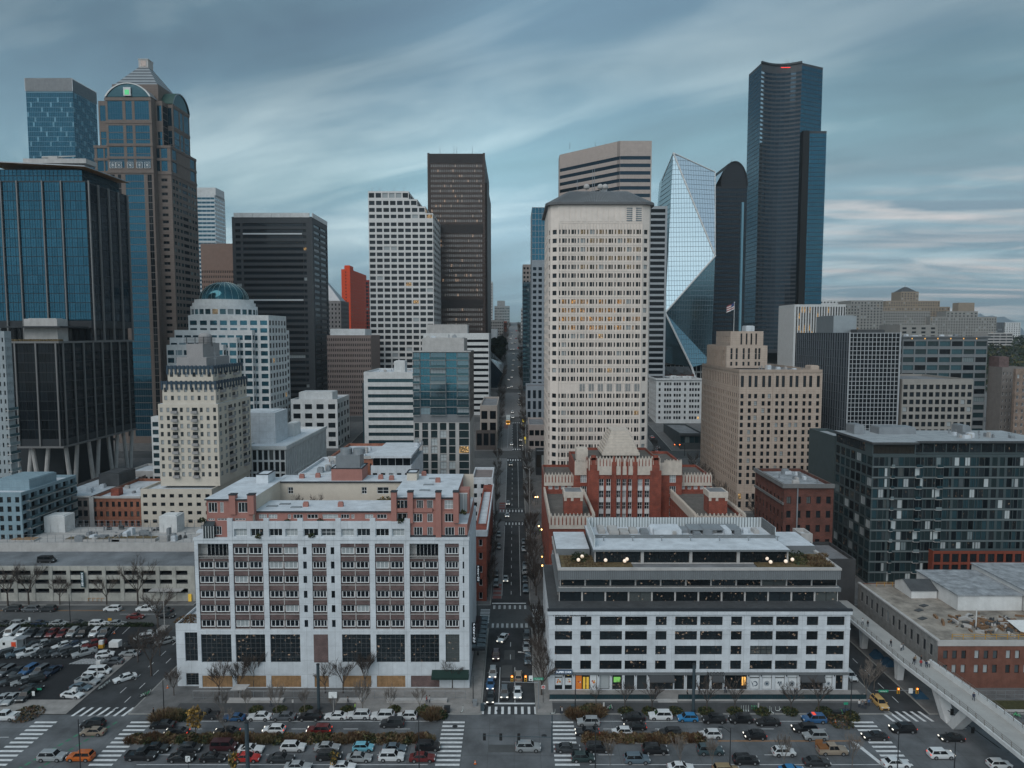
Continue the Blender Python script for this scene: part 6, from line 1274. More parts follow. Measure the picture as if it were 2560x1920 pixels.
# ---- faceted glass tower
b=Bld('glass_tower','faceted mirror-glass tower with sharp white diagonal edges and a pointed top',(110,610,34),[G['silver']],roofg)
Df=585.0
def V(px,py,D): X,Z=at(px,py,D);return (X,D,Z)
apx=V(1683,382,Df+8);tr_=V(1788,430,Df+14);lt=V(1655,452,Df+38);mr=V(1788,640,Df-6);ml=V(1663,782,Df-8);bl=V(1652,905,Df);br=V(1778,905,Df+2);bm=V(1729,918,Df-8);lb=V(1640,905,Df+40);ll=V(1640,560,Df+44)
def facet(name,pts,gm_,nu,mw_=3.0):
    """one glass facet with its grid of mullions following the slab edges"""
    m=MB();m.poly(pts,0);o=b.part(name,m,gm_);return o
gsil=glass('facet_tint_lit',(.86,.93,.96),metal=.95,rough=.10,blind=0,wob=0);gdk=glass('facet_tint_shaded',(.12,.22,.27),metal=.85,rough=.12,blind=0,wob=0.003)  # one mirror glass in two tints; each facet's reflection put into colour
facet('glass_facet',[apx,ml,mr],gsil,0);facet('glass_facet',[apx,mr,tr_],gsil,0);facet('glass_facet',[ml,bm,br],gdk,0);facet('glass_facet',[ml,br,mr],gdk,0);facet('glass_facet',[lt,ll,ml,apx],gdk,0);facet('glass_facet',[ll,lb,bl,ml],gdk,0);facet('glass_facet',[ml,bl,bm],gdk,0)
m=MB();bk=[(p[0],Df+50,p[2]) for p in (lt,tr_,br,lb)];m.poly([tr_,br,bk[2],bk[1]][::-1]);m.poly([lt,apx,tr_,bk[1],bk[0]]);m.poly(bk[::-1]);m.poly([lt,bk[0],bk[3],lb,ll]);b.part('glass_facet',m,gdk);BOXES.append((lt[0]+4,tr_[0],Df+10,Df+50,34,lt[2]-5))
def clipseg(poly_,z):      # where a level crosses a facet
    pts=[]
    for p,q_ in zip(poly_,poly_[1:]+poly_[:1]):
        if (p[2]-z)*(q_[2]-z)<0: t=(z-p[2])/(q_[2]-p[2]);pts.append(tuple(p[k]+(q_[k]-p[k])*t for k in range(3)))
    return pts
m=MB();z=42.0
for F_ in ([apx,ml,mr],[apx,mr,tr_],[ml,bm,br],[ml,br,mr],[lt,ll,ml,apx],[ll,lb,bl,ml]):
    z=42.0
    while z<apx[2]:
        s_=clipseg(F_,z)
        if len(s_)==2: m.tube(tuple(a-(.1 if k==1 else 0) for k,a in enumerate(s_[0])),tuple(a-(.1 if k==1 else 0) for k,a in enumerate(s_[1])),.16,.16,3,cap=False)
        z += 4.0
def clipx(poly_,x):
    pts=[]
    for p,q_ in zip(poly_,poly_[1:]+poly_[:1]):
        if (p[0]-x)*(q_[0]-x)<0: t=(x-p[0])/(q_[0]-p[0]);pts.append(tuple(p[k]+(q_[k]-p[k])*t for k in range(3)))
    return pts
for F_ in ([apx,ml,mr],[apx,mr,tr_],[ml,bm,br],[ml,br,mr]):
    x=ml[0]+1
    while x<tr_[0]:
        s_=clipx(F_,x)
        if len(s_)==2: m.tube(tuple(a-(.08 if k==1 else 0) for k,a in enumerate(s_[0])),tuple(a-(.08 if k==1 else 0) for k,a in enumerate(s_[1])),.13,.13,3,cap=False)
        x += 2.2
b.part('mullions',m,mat('pale_mullion',(.17,.21,.24),.5,0,metal=.4))
m=MB()
for p,q_,r in ((apx,mr,.7),(mr,ml,.7),(ml,bm,.8),(apx,lt,.35),(apx,tr_,.4),(tr_,mr,.3)): m.tube((p[0],p[1]-.3,p[2]),(q_[0],q_[1]-.3,q_[2]),r,r,6)
m.tube((bm[0],bm[1]-.3,bm[2]),(bm[0]+5,bm[1]-5,34),.9,.9,6);b.part('diagonal_edge',m,whitep)
tw('low_building','dark glazed ground floors under the faceted glass tower',1655,1785,905,Df+6,0,[concl],dict(n=12,f=7,wf=.8,hf=.8,st=ST('black','d')),None,roofg,D2=Df+48)
# ---- dark round-topped tower
b=Bld('office_tower','dark brown glass tower with a rounded arched top, left of the tallest tower',(175,660,50),[mat('dark_granite',(.022,.023,.026),.5,.1),mat('pale_edge',(.32,.36,.38),.5,.05)],roofd)
D0=640.0;x0,x1=X_(1788,D0,470),X_(1868,D0,470);zs_=Z_(466,D0);zt=Z_(404,D0)
SK=ST('smoke','d',nx=2,fw=.1);cxm=(x0+x1)/2+3;half=(x1-cxm)
b.block(x0,x1,D0,680,50,zs_,dict(n=14,f=4,wf=.8,hf=.58,top=1,st=SK),dict(n=10,f=4,wf=.8,hf=.6,st=SK),None,roof=False)
n=14;prev=zs_;hz=(zt-zs_)
for i in range(n):
    za,zb=zs_+hz*i/n,zs_+hz*(i+1)/n;t=((i+.5)/n);w=half*math.sqrt(max(0,1-t**2.2));xl_=x0+(cxm-x0)*(t*.8) if t<.9 else cxm-w
    xl_=max(x0,cxm-max(w,1)*1.08)
    b.face((xl_,D0),(cxm+w,D0),za,zb,cols(cxm+w-xl_,max(1,round((cxm+w-xl_)/2.1)),.8),[(za+.9,zb-.15)] if i % 1==0 and zb-za>1.5 else [],SK,.2);b.wall.quad((xl_,D0,zb),(cxm+w,D0,zb),(cxm+w,680,zb),(xl_,680,zb));b.wall.quad((cxm+w,D0,za),(cxm+w,680,za),(cxm+w,680,zb),(cxm+w,D0,zb));b.wall.quad((xl_,680,za),(xl_,D0,za),(xl_,D0,zb),(xl_,680,zb))
m=MB()
P_=[(cxm+half*math.cos(a),zs_+hz*math.sin(a)) for a in [k*math.pi/2/10 for k in range(11)]]
P_ += [(cxm-half*1.05*math.sin(k*math.pi/2/10),zs_+hz*math.cos(k*math.pi/2/10)) for k in range(11)]
for (a,z_),(c,w_) in zip(P_,P_[1:]): m.tube((a,D0-.4,z_),(c,D0-.4,w_),.6,.6,4)
b.part('arch_rim',m,b.mats[0]);m=MB();m.poly([(x0-.1,D0+1,zs_),(cxm-half*.9,D0+1,zt-8),(cxm-half*.9,679,zt-8),(x0-.1,679,zs_)][::-1]);b.part('sloped_glazing',m,G['silver'])
m=MB();m.box(x1-4.5,x1-2.6,D0-.5,D0-.02,55,zs_-14);m.box(x1-5.2,x1-5.0,D0-.5,D0-.02,55,zs_-14);b.part('bright_strip',m,G['pale']);b.mast(cxm,650,zt-1,zt+7)
# ---- the tallest, dark curved
b=Bld('skyscraper','tallest tower, black glass with a concave curved face and antennas on its roof',(240,700,60),[mat('black_granite',(.05,.055,.062),.45,.1),metald],roofd)
D0=680.0;zt=Z_(200,D0)
A=(X_(1867,D0+22,400),D0+22);B1=(X_(1898,D0-8,400),D0-8);Cc=(X_(1998,D0-8,400),D0-8);Dd=(X_(2050,D0+4,400),D0+4)
zt1=Z_(165,D0);SKK=ST('smoke','d',mw=1.5,fw=.05)
n=9;arc=[]
for i in range(n+1): t=i/n;sag=7.0*4*t*(1-t);arc.append((B1[0]+(Cc[0]-B1[0])*t,B1[1]+sag))
Pb=[A]+arc+[Dd,(Dd[0],D0+60),(A[0]+17,D0+60)]
zz=rows(60,zt1,3.95,.55,6.5);full=rows(60,zt1,3.95,.9,2)
sp_=[dict(n=5,zs=full,wf=.96,st=ST('blue','d',mw=1.5,fw=.04),rec=.06)]
for i in range(n): L_=math.dist(arc[i],arc[i+1]);sp_.append(dict(us=[(.05,L_-.05)],zs=zz,st=(ST('silver','d',mw=1.5,fw=.05) if i<1 else (ST('smoke','d',mw=1.5,fw=.05))),rec=.25))
sp_.append(dict(n=8,zs=full,wf=.96,st=ST('blue','d',mw=1.5,fw=.04),rec=.06))
b.poly(Pb,60,zt1,sp_,par=.5)
z2_=Z_(338,D0);xq,xw=X_(2010,D0-12,400),X_(2062,D0-12,400);x_m=X_(2020,D0-12,400)
b.block(x_m,xw,D0-14,D0+30,60,z2_,dict(n=8,f=3.95,wf=.96,hf=.9,top=2,st=ST('blue','d',mw=1.5,fw=.04),rec=.06),None,None);m=MB();m.box(xq-2,x_m-.01,D0-13.5,D0+20,60,z2_+.6);b.part('black_shaft',m,mat('matt_black',(.008,.009,.01),.6,0))
q=random.Random(2)
for i in range(26): xx=q.uniform(B1[0],Cc[0]+8) if i<14 else q.uniform(Cc[0]-14,Cc[0]+2);b.mast(xx,D0+10,zt1-.5,zt1+q.uniform(2,5)+(6 if i>20 else 0))
m=MB();pts=[(x,y-.25) for x,y in arc]
for p,q_ in zip(pts,pts[1:]): m.tube((*p,zt1+.6),(*q_,zt1+.6),1.2,1.2,4)
b.part('roof_rim',m,metald);m=MB();m.box(B1[0]+20,Cc[0]-3,D0-3,D0-2.7,zt1-2.6,zt1-2.2);b.part('red_light_line',m,mat('red_glow',(.5,.02,.02),.5,0,emit=(1,.05,.04),es=.8))
b.unit(Cc[0]-14,Cc[0]-2,D0+6,D0+18,zt1-.5,zt1+4.5,metald)
# ---- beige setback tower (art deco)
b=Bld('office_tower','beige stone art deco tower with stepped upper block and a flag on top',(112,325,4),[mat('beige_stone_deco',(.46,.375,.315),.85,.12,panel=(1.6,1.0)),mat('deco_crown',(.36,.29,.24),.85,.15)],roofg)
D0=293.0;x0,x1=94.6,X_(2052,D0,1000);zt=Z_(925,D0);fh=3.05
SX=ST('dark','d',nz=2,fw=.09);L1=x1-x0
zs_=rows(12,zt,fh,.62,9.5)+[(zt-7.2,zt-2.4)];zs_=[(5.5,8.2),(9,11.6)]+[z for z in zs_ if z[0]>13]
gx=[(L1*(i+.5+(.06 if i % 2 else-.06))/12-.66,L1*(i+.5+(.06 if i % 2 else-.06))/12+.66) for i in range(12)]
D2=351.0
b.block(x0,x1,D0,D2,3.5,zt,dict(us=gx,zs=zs_,st=SX,rec=.35),dict(n=22,zs=zs_,wf=.55,st=SX,rec=.3),None)
m=MB()
for i in range(13): xx=x0+L1*i/12;m.box(xx-.28,xx+.28,D0-.22,D0-.003,3.5,zt-1.2)
for i in range(23): yy=D0+(D2-D0)*i/22;m.box(x0-.12,x0-.003,yy-.3,yy+.3,3.5,zt-1.2)
b.part('facade_piers',m,b.mats[0]);b.wall.box(x0-.2,x1+.2,D0-.3,D0-.004,zt-1.1,zt+.2,1);b.wall.box(x0-.3,x0-.004,D0,D2,zt-1.1,zt+.2,1)
zu1=Z_(864,318);zu2=Z_(828,322);xa,xb=X_(1831,318,900),X_(1918,318,900)
ud=dict(us=[(a*(xb-xa),a*(xb-xa)+.95) for a in (.12,.27,.47,.62,.82,.92)],zs=[(zt+.6,zt+2.4),(zt+3.5,zt+6),(zu1-3.6,zu1-1.2)],st=SX,rec=.35)
xl_=x0+1.8;b.block(xl_,xb,318,349,zt-.5,zu1,ud,dict(n=11,f=fh,wf=.35,hf=.6,st=SX,rec=.5),None)
xc=X_(1840,322,850);b.block(xl_+3,xb-.6,322,345,zu1-.5,zu2,dict(us=[(a,a+.8) for a in (4.6,7,9.2,11.4)],zs=[(zu1+.4,zu2-1)],st=SX,rec=.35),dict(n=9,f=4.4,wf=.35,hf=.7,st=SX),None)
m=MB()
for i in range(14): yy=318+31*i/13;m.box(xl_-.25,xl_-.003,yy-.3,yy+.3,zt-.5,zu1-.5)
b.part('facade_piers',m,b.mats[1]);b.unit(xb-6,xb-2,330,336,zu2-.9,zu2+2.4,white);b.clutter(x0+14,x1-4,300,316,zt-.9,6,17,2.4)
b.unit(x1-4.2,x1-.6,D0+1.2,D0+7,zt-.9,zt+1.6,b.mats[0],'parapet_block')
X=X_(1835,324,800);m=MB();m.tube((X,324,zu2),(X,324,Z_(756,324)),.14,.08,6);m.sphere((X,324,Z_(756,324)),.25,8,5);fp=tag(m.build('flagpole',whitep),'white flagpole with a flag on the roof of the beige stone tower','flagpole')
m=MB();zf=Z_(757,324)
for i in range(8):
    a,c=i/8,(i+1)/8;w=lambda t: (X-.1-3.4*t,324+.35*math.sin(t*9),-1.6*t);(xa_,ya_,da),(xb_,yb_,db)=w(a),w(c)
    for k in range(6): m.quad((xb_,yb_,zf+db-3.0+k*.5),(xa_,ya_,zf+da-3.0+k*.5),(xa_,ya_,zf+da-2.5+k*.5),(xb_,yb_,zf+db-2.5+k*.5),2 if (k>2 and i<3) else k % 2)
o=m.build('flag',[whitep,mat('flag_red',(.28,.06,.07),.8,0),mat('flag_blue',(.04,.06,.16),.8,0)],fp)
# ---- dark red brick
b=tw('brick_building','dark red brick warehouse with grey roof and drainpipe before the beige stone tower',1961,2085,1211,205,1889,[dkbr,mat('grey_cornice',(.16,.16,.16))],dict(n=5,f=4.3,wf=.45,hf=.5,top=2.6,st=ST('loft','d',nx=2,nz=2)),dict(n=8,f=4.3,wf=.42,hf=.5,top=3.4,st=ST('loft','d',nx=2,nz=2)),mat('patched_roof',(.30,.32,.34),.85,.45,.4,streak=.1))
b.wall.box(b.x0-.7,b.x1,204.3,204.99,b.z-1.0,b.z+.2,1);b.wall.box(b.x0-.7,b.x0-.01,205,b.d1,b.z-1.0,b.z+.2,1);b.wall.box(b.x0-.4,b.x0-.012,205,b.d1,b.z-6.2,b.z-5.5,1)
b.clutter(b.x0+2,b.x1-3,208,b.d1-3,b.z-.9,8,21,2.2)
m=MB();X=X_(1993,205,1250);m.tube((X,204.8,b.z),(X,204.8,8),.22,.22,8);b.part('drainpipe',m,metalg)
for px_ in (1981,2003): m=MB();X=X_(px_,205,1282);m.tube((X,204.95,20),(X,204.4,20.3),.08);m.box(X-.3,X+.3,204.1,204.5,20.1,20.4);b.part('wall_lamp',m,concl)
b=tw('low_building','small grey plant shed at the foot of the dark red warehouse',2003,2032,1335,190,0,[concl],dict(n=2,f=3,wf=.6,hf=.5,st=ST('black','d')),None,roofw,D2=196)
b=tw('low_building','dark low deck building beside the footbridge, behind the white office block',2020,2140,1398,190-3,0,[mat('dark_deck',(.05,.05,.052))],None,None,roofg,D2=203)
# ---- big dark green-grey apartment building
b=Bld('apartment_building','large dark grey-green apartment block with glass balconies, blinds and a red brick base at right',(150,240,0),[mat('green_grey_panel',(.055,.075,.08),.6,.12),mat('brick_frame_red',(.20,.052,.032),.85,.15),roofd],mat('apt_roof',(.32,.35,.37),.8,.25,.3))
D0=215.0;x0,x1=X_(2178,D0,1250),X_(2640,D0,1250);zt=Z_(1112,D0);zb_=zt-3.2;L1=x1-x0
ps=ST('apt','d',nx=2,fw=.07)
us=[];u=.4;q=random.Random(12)
while u<L1-2: w=q.choice([.7,.9,1.2,1.5,1.6]);us.append((u,min(u+w,L1-.3)));u += w+q.choice([.12,.15,.2,.8])
zr_=rows(0,zb_,3.35,.80,.4)
gst=[ST('apt','d',mw=1.0,fw=.06),ST('teal','d',mw=1.0,fw=.06),ST('room','d',mw=1.0,fw=.06),ST('shade','d',mw=1.0,fw=.06),ST('black','d',mw=1.0,fw=.06)]
hsh=lambda i,j: ((i*73856093) ^ (j*19349663)) % 97
def ast(i,j): h=hsh(i,j//1);return gst[0] if h<34 else gst[1] if h<52 else gst[2] if h<74 else gst[3] if h<82 else gst[4]
b.block(x0,x1,D0,240,-.5,zb_,dict(us=us,zs=zr_,st=ast,rec=.12),dict(n=7,zs=zr_,wf=.8,st=ast,rec=.15),None,roof=False)
zt2=zt+.2;b.face((x0,D0+.4),(x0+13.5,D0+.4),zb_,zt2,[(.3,13.2)],[(zb_+.3,zt2-.3)],ST('warm','d',mw=1.3,fw=.07),.3);b.face((x0,240),(x0,D0+.4),zb_,zt2,[(.3,20)],[(zb_+.3,zt2-.3)],ST('room','d',mw=1.4),.2);b.face((x0+13.5,D0+3),(x1,D0+3),zb_,zt2,cols(L1-13.5,12,.93),[(zb_+.3,zt2-.3)],ST('room','d',mw=1.2),.2);b.wall.quad((x0,D0,zb_),(x1,D0,zb_),(x1,D0+3,zb_),(x0,D0+3,zb_),0)
b.wall.box(x0-.5,x0+14,D0-.5,241,zt2,zt2+.6,2);b.wall.box(x0+14,x1,D0+2.2,241,zt2,zt2+.6,2);b.roofm.quad((x0-.3,D0-.3,zt2+.62),(x0+14,D0-.3,zt2+.62),(x0+14,241,zt2+.62),(x0-.3,241,zt2+.62));b.roofm.quad((x0+14,D0+2.4,zt2+.62),(x1,D0+2.4,zt2+.62),(x1,241,zt2+.62),(x0+14,241,zt2+.62));BOXES.append((x0,x1,D0+3.5,241,0,zt2))
for px_,pr_,py_ in ((2136,2162,1064),(2198,2290,1070),(2407,2427,1066)): b.unit(X_(px_,232,py_),X_(pr_,232,py_),232,238,zt2+.6,Z_(py_,232),metalg,'penthouse')
b.clutter(x0+30,x1-8,222,236,zt2+.62,12,31,2.0)
for (za,zc_) in zr_[::1]:
    for k in range(3,len(us)-2,5):
        if us[k][0]>24: break
        m=MB();m.box(x0+us[k][0]-.1,x0+us[k][1]+.2,D0-1.0,D0-.01,za-.45,za-.3);m.box(x0+us[k][0]-.1,x0+us[k][1]+.2,D0-1.0,D0-.95,za-.3,za+.6,1);b.part('balcony',m,[concl,G['teal']])
xr0=X_(2330,213,1400);zr0=Z_(1376,213)
b.block(xr0,x1,212.6,D0-.01,-.5,zr0,dict(n=14,f=3.4,wf=.76,hf=.78,top=.6,st=ST('loft','d',nx=2,nz=1),m=1,rec=.3),dict(n=1,f=3.4,wf=.1,st=SX,m=1),None)
m=MB()
for za,zc_ in zr_: m.box(x0-.12,x1,D0-.14,D0-.003,za-.5,za-.12)
b.part('floor_bands',m,mat('floor_band',(.13,.155,.16),.6,.1))
# dark wing left of it
b.block(X_(2081,245,1150),X_(2131,245,1150),245,262,-.5,Z_(1102,245),dict(n=3,f=3.35,wf=.8,hf=.7,st=ST('apt','d',nx=2)),dict(n=5,f=3.35,wf=.75,hf=.7,st=ST('apt','d',nx=2)),None)
b.block(X_(2131,241.2,1150),x0,241.2,262,-.5,Z_(1090,242),None,dict(n=4,f=3.35,wf=.8,st=ST('black','d',nx=2)),None)
# ---- dark grid tower and neighbours
b=Bld('office_tower','dark glass tower with fine white grid front and finned side under grey plant boxes',(170,320,4),[mat('white_grid_metal',(.36,.38,.40),.5,.08),mat('fin_dark',(.12,.14,.16),.5,.1)],roofg)
D0=293.0;x0,x1=X_(2122,D0,900),X_(2248,D0,900);zt=Z_(832,D0);D2=dback(x0,1992,zt)
b.block(x0,x1,D0,D2,3.5,zt,dict(n=13,f=1.83,wf=.86,hf=.86,top=.15,st=ST('black','d',fw=0),rec=.15),dict(n=24,f=3.66,wf=.7,hf=.97,top=.05,st=ST('smoke','d',nz=2,fw=.06),rec=.4,m=1),None)
b.wall.box(x0-.25,x0+.25,D0-.3,D0-.003,3.5,zt+.3,0);b.wall.box(x1-.25,x1+.35,D0-.3,D0-.003,3.5,zt+.3,0)
xa,xb=X_(2084,318,800),X_(2141,318,800);b.unit(xa,xb,318,336,zt-.9,Z_(790,318),mat('steel_plate',(.33,.36,.38),.35,.1,metal=.6),'plant_box');b.unit(X_(2143,312,820),X_(2212,312,820),312,326,zt-.9,Z_(825,312),roofd,'plant_box')
b=tw('office_tower','white finned office block with sunset reflection painted gold in its slots behind the dark grid tower',1986,2115,761,480,1947,[mat('white_fin',(.50,.51,.51),.7,.08)],dict(n=22,zs=[(30,94.5)],wf=.55,st=ST('hotw','d',nz=16,fw=.04),rec=.5) if 'hotw' in G else None,None,roofg)
G['slot']=glass('glass_slot_glint',(.05,.045,.04),lit=.35,litc=(1,.52,.10),ls=.5,blind=0)  # gold sunset reflection given to the slot glass as emission
b.wall=MB();L1=b.x1-b.x0;zz=rows(22,b.z,4.1,.99,1.6);slot=ST('slot','d',fw=0);slk=ST('black','d',fw=0)
b.face((b.x0,480),(b.x1,480),21,b.z,cols(L1,19,.55,1),zz,lambda i,j: slot if j>len(zz)-7 and i<14 else slk,.7);b.face((b.x0,b.d1),(b.x0,480),21,b.z,cols(b.d1-480,16,.4),zz,slk,.7)
b=tw('apartment_building','grey glass and concrete apartment tower with lit terrace eaves, right of the dark grid tower',2258,2470,842,360,2250,[mat('grey_frame_conc',(.17,.185,.195),.7,.12)],dict(n=7,f=4.1,wf=.9,hf=.62,top=1.5,st=lambda i,j: (gst[0],gst[1],gst[4],gst[1])[(i*3+j*5) % 4],rec=.4),dict(n=4,f=4.1,wf=.8,hf=.6,st=ST('black','d')),roofg,D2=392)
b.clutter(b.x0+4,b.x1-4,365,385,b.z-.9,10,41,4);b.wall.box(b.x0-.8,b.x1+.8,359,359.98,b.z-.3,b.z+.3)
for i in range(6): m=MB();X=b.x0+4+i*6.6;m.box(X-.15,X+.15,358.8,358.99,b.z-1.2,b.z-.6);b.part('wall_lamp',m,MATS['amber_light'])
b=tw('office_building','beige concrete block with plain square dark windows, right of the dark grid tower',2257,2434,948,293,0,[mat('beige_grid',(.29,.275,.255),.85,.12)],dict(n=11,f=3.15,wf=.68,hf=.62,top=1.7,st=ST('dark','d',nx=1)),None,roofg,D2=330)
b=tw('apartment_tower','grey-brown tower with a blank pale side, right of the glass and concrete apartments',2506,2580,918,352,2471,[mat('grey_brown',(.20,.185,.175),.85,.15)],dict(n=8,f=3.4,wf=.35,hf=.5,top=1.5,st=ST('dark','w')),None,roofg)
b.unit(b.x0+1,b.x0+6,356,364,b.z-.9,b.z+5,brbr,'penthouse')
b=tw('apartment_tower','brown brick tower with pale quoins at the right edge of the view',2540,2640,922,340,2534,[brick('brown_brick',(.22,.15,.11),(.19,.13,.10)),terra],dict(n=7,f=3.4,wf=.4,hf=.5,top=2,st=ST('dark','w',nx=2)),None,roofw)
# ---- hill: hospital group
hb=mat('hill_tan',(.27,.22,.17),.9,.12);hg=mat('hill_grey',(.27,.265,.25),.9,.12)
def hill(label,pl,pr,pt,D,D2,mt,n,fh=4,name='hospital_building',wf=.45,grp=None,z0=None): return tw(name,label,pl,pr,pt,D,0,[mt],dict(n=n,f=fh,wf=wf,hf=.5,top=1.5,st=ST('dark','d',fw=0)),None,roofg,D2=D2,z0=z0)
b=hill('tan hospital tower with a small pointed roof on the far hill',2253,2297,729,1160,1190,hb,6,z0=52);m=MB();cx=(b.x0+b.x1)/2;m.frust([(b.x0+2,1162),(b.x1-2,1162),(b.x1-2,1188),(b.x0+2,1188)],b.z,[(cx-2,1173),(cx+2,1173),(cx+2,1177),(cx-2,1177)],Z_(718,1175));b.part('pointed_roof',m,roofd);b.mast(cx,1175,Z_(718,1175),Z_(709,1175))
hill('wide tan hospital wing around the pointed-roof tower, stepping down to both sides',2215,2350,752,1150,1159,hb,22,z0=52);hill('lower tan wing in front of the wide hospital wing on the far hill',2190,2375,767,1120,1140,hb,26,z0=52)
hill('pale grey hospital block low in front of the tan group on the far hill',2186,2326,778,1040,1080,hg,24,z0=52);hill('long grey hospital block right of the tan group on the far hill',2326,2492,792,1030,1080,hg,26,z0=52)
b=hill('grey hospital block with a boxy plant tower, right of the tan group',2366,2445,778,1085,1110,hg,8,z0=52);b.unit(X_(2396,1090,770),X_(2436,1090,770),1090,1105,b.z,Z_(757,1090),hb,'plant_box')
hill('pale grey block with rooftop plant left of the tan hospital on the far hill',2128,2208,751,1000,1040,hg,10,z0=52);hill('white-topped block peeking over the white finned office block',2050,2115,750,1050,1090,whitep,8,z0=52);hill('slender grey block between the white finned office and the hospital hill',2105,2150,760,900,940,hg,6,z0=52)
hill('low grey plant block behind the grid tower roofs',2250,2345,812,700,740,hg,4,name='office_building',z0=40)
b=hill('small white apartment block at far right below the mountains',2510,2552,806,1500,1540,whitep,7,name='apartment_building',z0=52);hill('dark apartment block left of the small white one below the mountains',2490,2512,806,1500,1540,mat('hill_dark',(.10,.11,.12)),4,name='apartment_building',z0=52)
b=tw('parking_garage','small open grey parking garage low on the far hill at right',2470,2532,832,1000,0,[concl],dict(n=4,f=4,wf=.92,hf=.5,top=1,st=ST('black','d',fw=0)),None,roofg,D2=1030,z0=50)
# ---- white terracotta block and low ones along the right street
b=tw('office_building','white ornate terracotta office block at the top of the right street',1641,1756,947,455,1619,[whitep,whitep],dict(us=[(u,u+1.3) for u in (1.6,5.2,6.9,8.6,11.4,13.1,14.8,18.2,21.6,23.3,25.2,27)],f=3.7,wf=.5,hf=.5,top=1.5,st=ST('loft','d',nx=1,nz=2)),dict(n=9,f=3.7,wf=.5,hf=.5,st=ST('loft','d')),roofg)
b.wall.box(b.x0-.6,b.x1+.4,454.3,454.99,b.z-.8,b.z+.3);b.wall.box(b.x0-.6,b.x0-.01,455,b.d1,b.z-.8,b.z+.3);b.clutter(b.x0+10,b.x1-3,458,475,b.z-.9,10,51,3,whitep)
b=tw('low_building','dark gabled old building behind the white terracotta block',1616,1735,935,500,0,[dkbr],dict(n=10,f=4,wf=.3,st=ST('black','d')),None,roofd,D2=530)
for i in range(4): m=MB();X=b.x0+3+i*7.6;m.poly([(X,499.7,b.z-.5),(X+7,499.7,b.z-.5),(X+3.5,499.7,b.z+3)]);m.poly([(X+7,499.7,b.z-.5),(X+7,515,b.z-.5),(X+3.5,515,b.z+3),(X+3.5,499.7,b.z+3)]);m.poly([(X,515,b.z-.5),(X,499.7,b.z-.5),(X+3.5,499.7,b.z+3),(X+3.5,515,b.z+3)]);b.part('gable',m,[roofd])
m=MB();m.poly([(b.x0,503,b.z+.4),(b.x1,503,b.z+.4),(b.x1,516,b.z+4.6),(b.x0,516,b.z+4.6)]);b.part('pitched_roof',m,roofd)
b=tw('low_building','pale church-like building with a red roof corner beside the faceted tower base',1600,1660,896,560,0,[mat('pale_pink_stone',(.38,.33,.31))],dict(n=5,f=6,wf=.4,st=ST('black','d')),None,mat('red_roof',(.22,.06,.055)),D2=575)
b=tw('low_building','dark glass pavilion with a flat grey roof at the right side of the right street',1701,1760,1084,378+8,0,[mat('pavilion_frame',(.08,.09,.095)),concl],dict(n=5,f=4.5,wf=.9,hf=.8,top=1.2,st=ST('teal','d',nx=2)),None,roofg,D2=430)
b.wall.box(b.x0-1,b.x1+.5,385,385.98,b.z-1,b.z+.3)
finish_at=None
# ---- low damaged-roof building at right front
b=Bld('brick_building','low brick building with a torn-up flat roof and grey street side beside the footbridge',(120,170,0),[mat('worn_brick',(.17,.075,.055),.9,.3,.5),mat('grey_painted',(.24,.24,.235),.9,.3,.8),concl],mat('torn_roof',(.30,.27,.235),.9,.5,.25,streak=.1))
x0,x1,y0,y1=95.0,142.0,152.0,188.5;zt=10.9
b.face((x0,y0),(x1,y0),0,zt-1.0,[(1.2+i*2.05+(i//3)*.9,2.25+i*2.05+(i//3)*.9) for i in range(17)],[(3.6,5.5),(6.9,8.8)],ST('shade','d',fw=.06),.25,0)
b.wall.box(x0-.1,x1,y0-.15,y0+.3,zt-1.0,zt+.2,2)
b.face((x0,y1),(x0,y0),0,zt,[(1.5+i*2.65,2.7+i*2.65) for i in range(13)],[(1.2,2.6),(6.6,9.2)],ST('dark','g',nx=2),.25,1);b.wall.box(x0-.25,x0+.5,y0+.3,y1,zt,zt+.35,2);b.face((x1,y1),(x0,y1),0,zt);b.face((x1,y0),(x1,y1),0,zt)
b.roofm.quad((x0+.5,y0+.3,zt-.2),(x1,y0+.3,zt-.2),(x1,y1,zt-.2),(x0+.5,y1,zt-.2));BOXES.append((x0,x1,y0+.4,y1,0,zt))
X=X_(2345,178,1500);m=MB();m.box(X,X+16,170,188,zt-.2,zt+3.6);m.box(X-.3,X+16.3,169.7,188.3,zt+3.6,zt+3.9,1);b.part('roof_extension',m,[whitep,mat('patched_roof',(.3,.32,.34))])
X2=X_(2430,176,1480);m=MB();m.box(X+16.35,X+45,166,190,zt-.2,zt+5.0);m.box(X+16.0,X+45,165.7,190,zt+5.0,zt+5.3,1);b.part('roof_extension',m,[whitep,MATS['patched_roof']])
m=MB();m.box(X-7,X-.4,178,186,zt-.2,zt+1.8);m.poly([(X-7.3,177.7,zt+1.8),(X-.1,177.7,zt+1.8),(X-.1,182,zt+3.6),(X-7.3,182,zt+3.6)],1);m.poly([(X-.1,186.3,zt+1.8),(X-7.3,186.3,zt+1.8),(X-7.3,182,zt+3.6),(X-.1,182,zt+3.6)],1);m.poly([(X-7,178,zt+1.8),(X-7,182,zt+3.6),(X-7,186,zt+1.8)]);b.part('roof_hut',m,[whitep,roofd])
q=random.Random(77);m=MB()
for i in range(150):
    xx,yy=q.gauss(X+3,4.5),q.gauss(161,2.6);xx=min(max(xx,x0+3),x1-2);yy=min(max(yy,154.5),168);a=q.uniform(0,3.14);m.obox((xx,yy),a,q.uniform(.4,2.6),q.uniform(.08,.6),zt-.15,zt+q.uniform(-.05,.7),q.choice([0,0,1,2]))
b.part('debris',m,[mat('debris_wood',(.20,.12,.07)),roofd,concl])
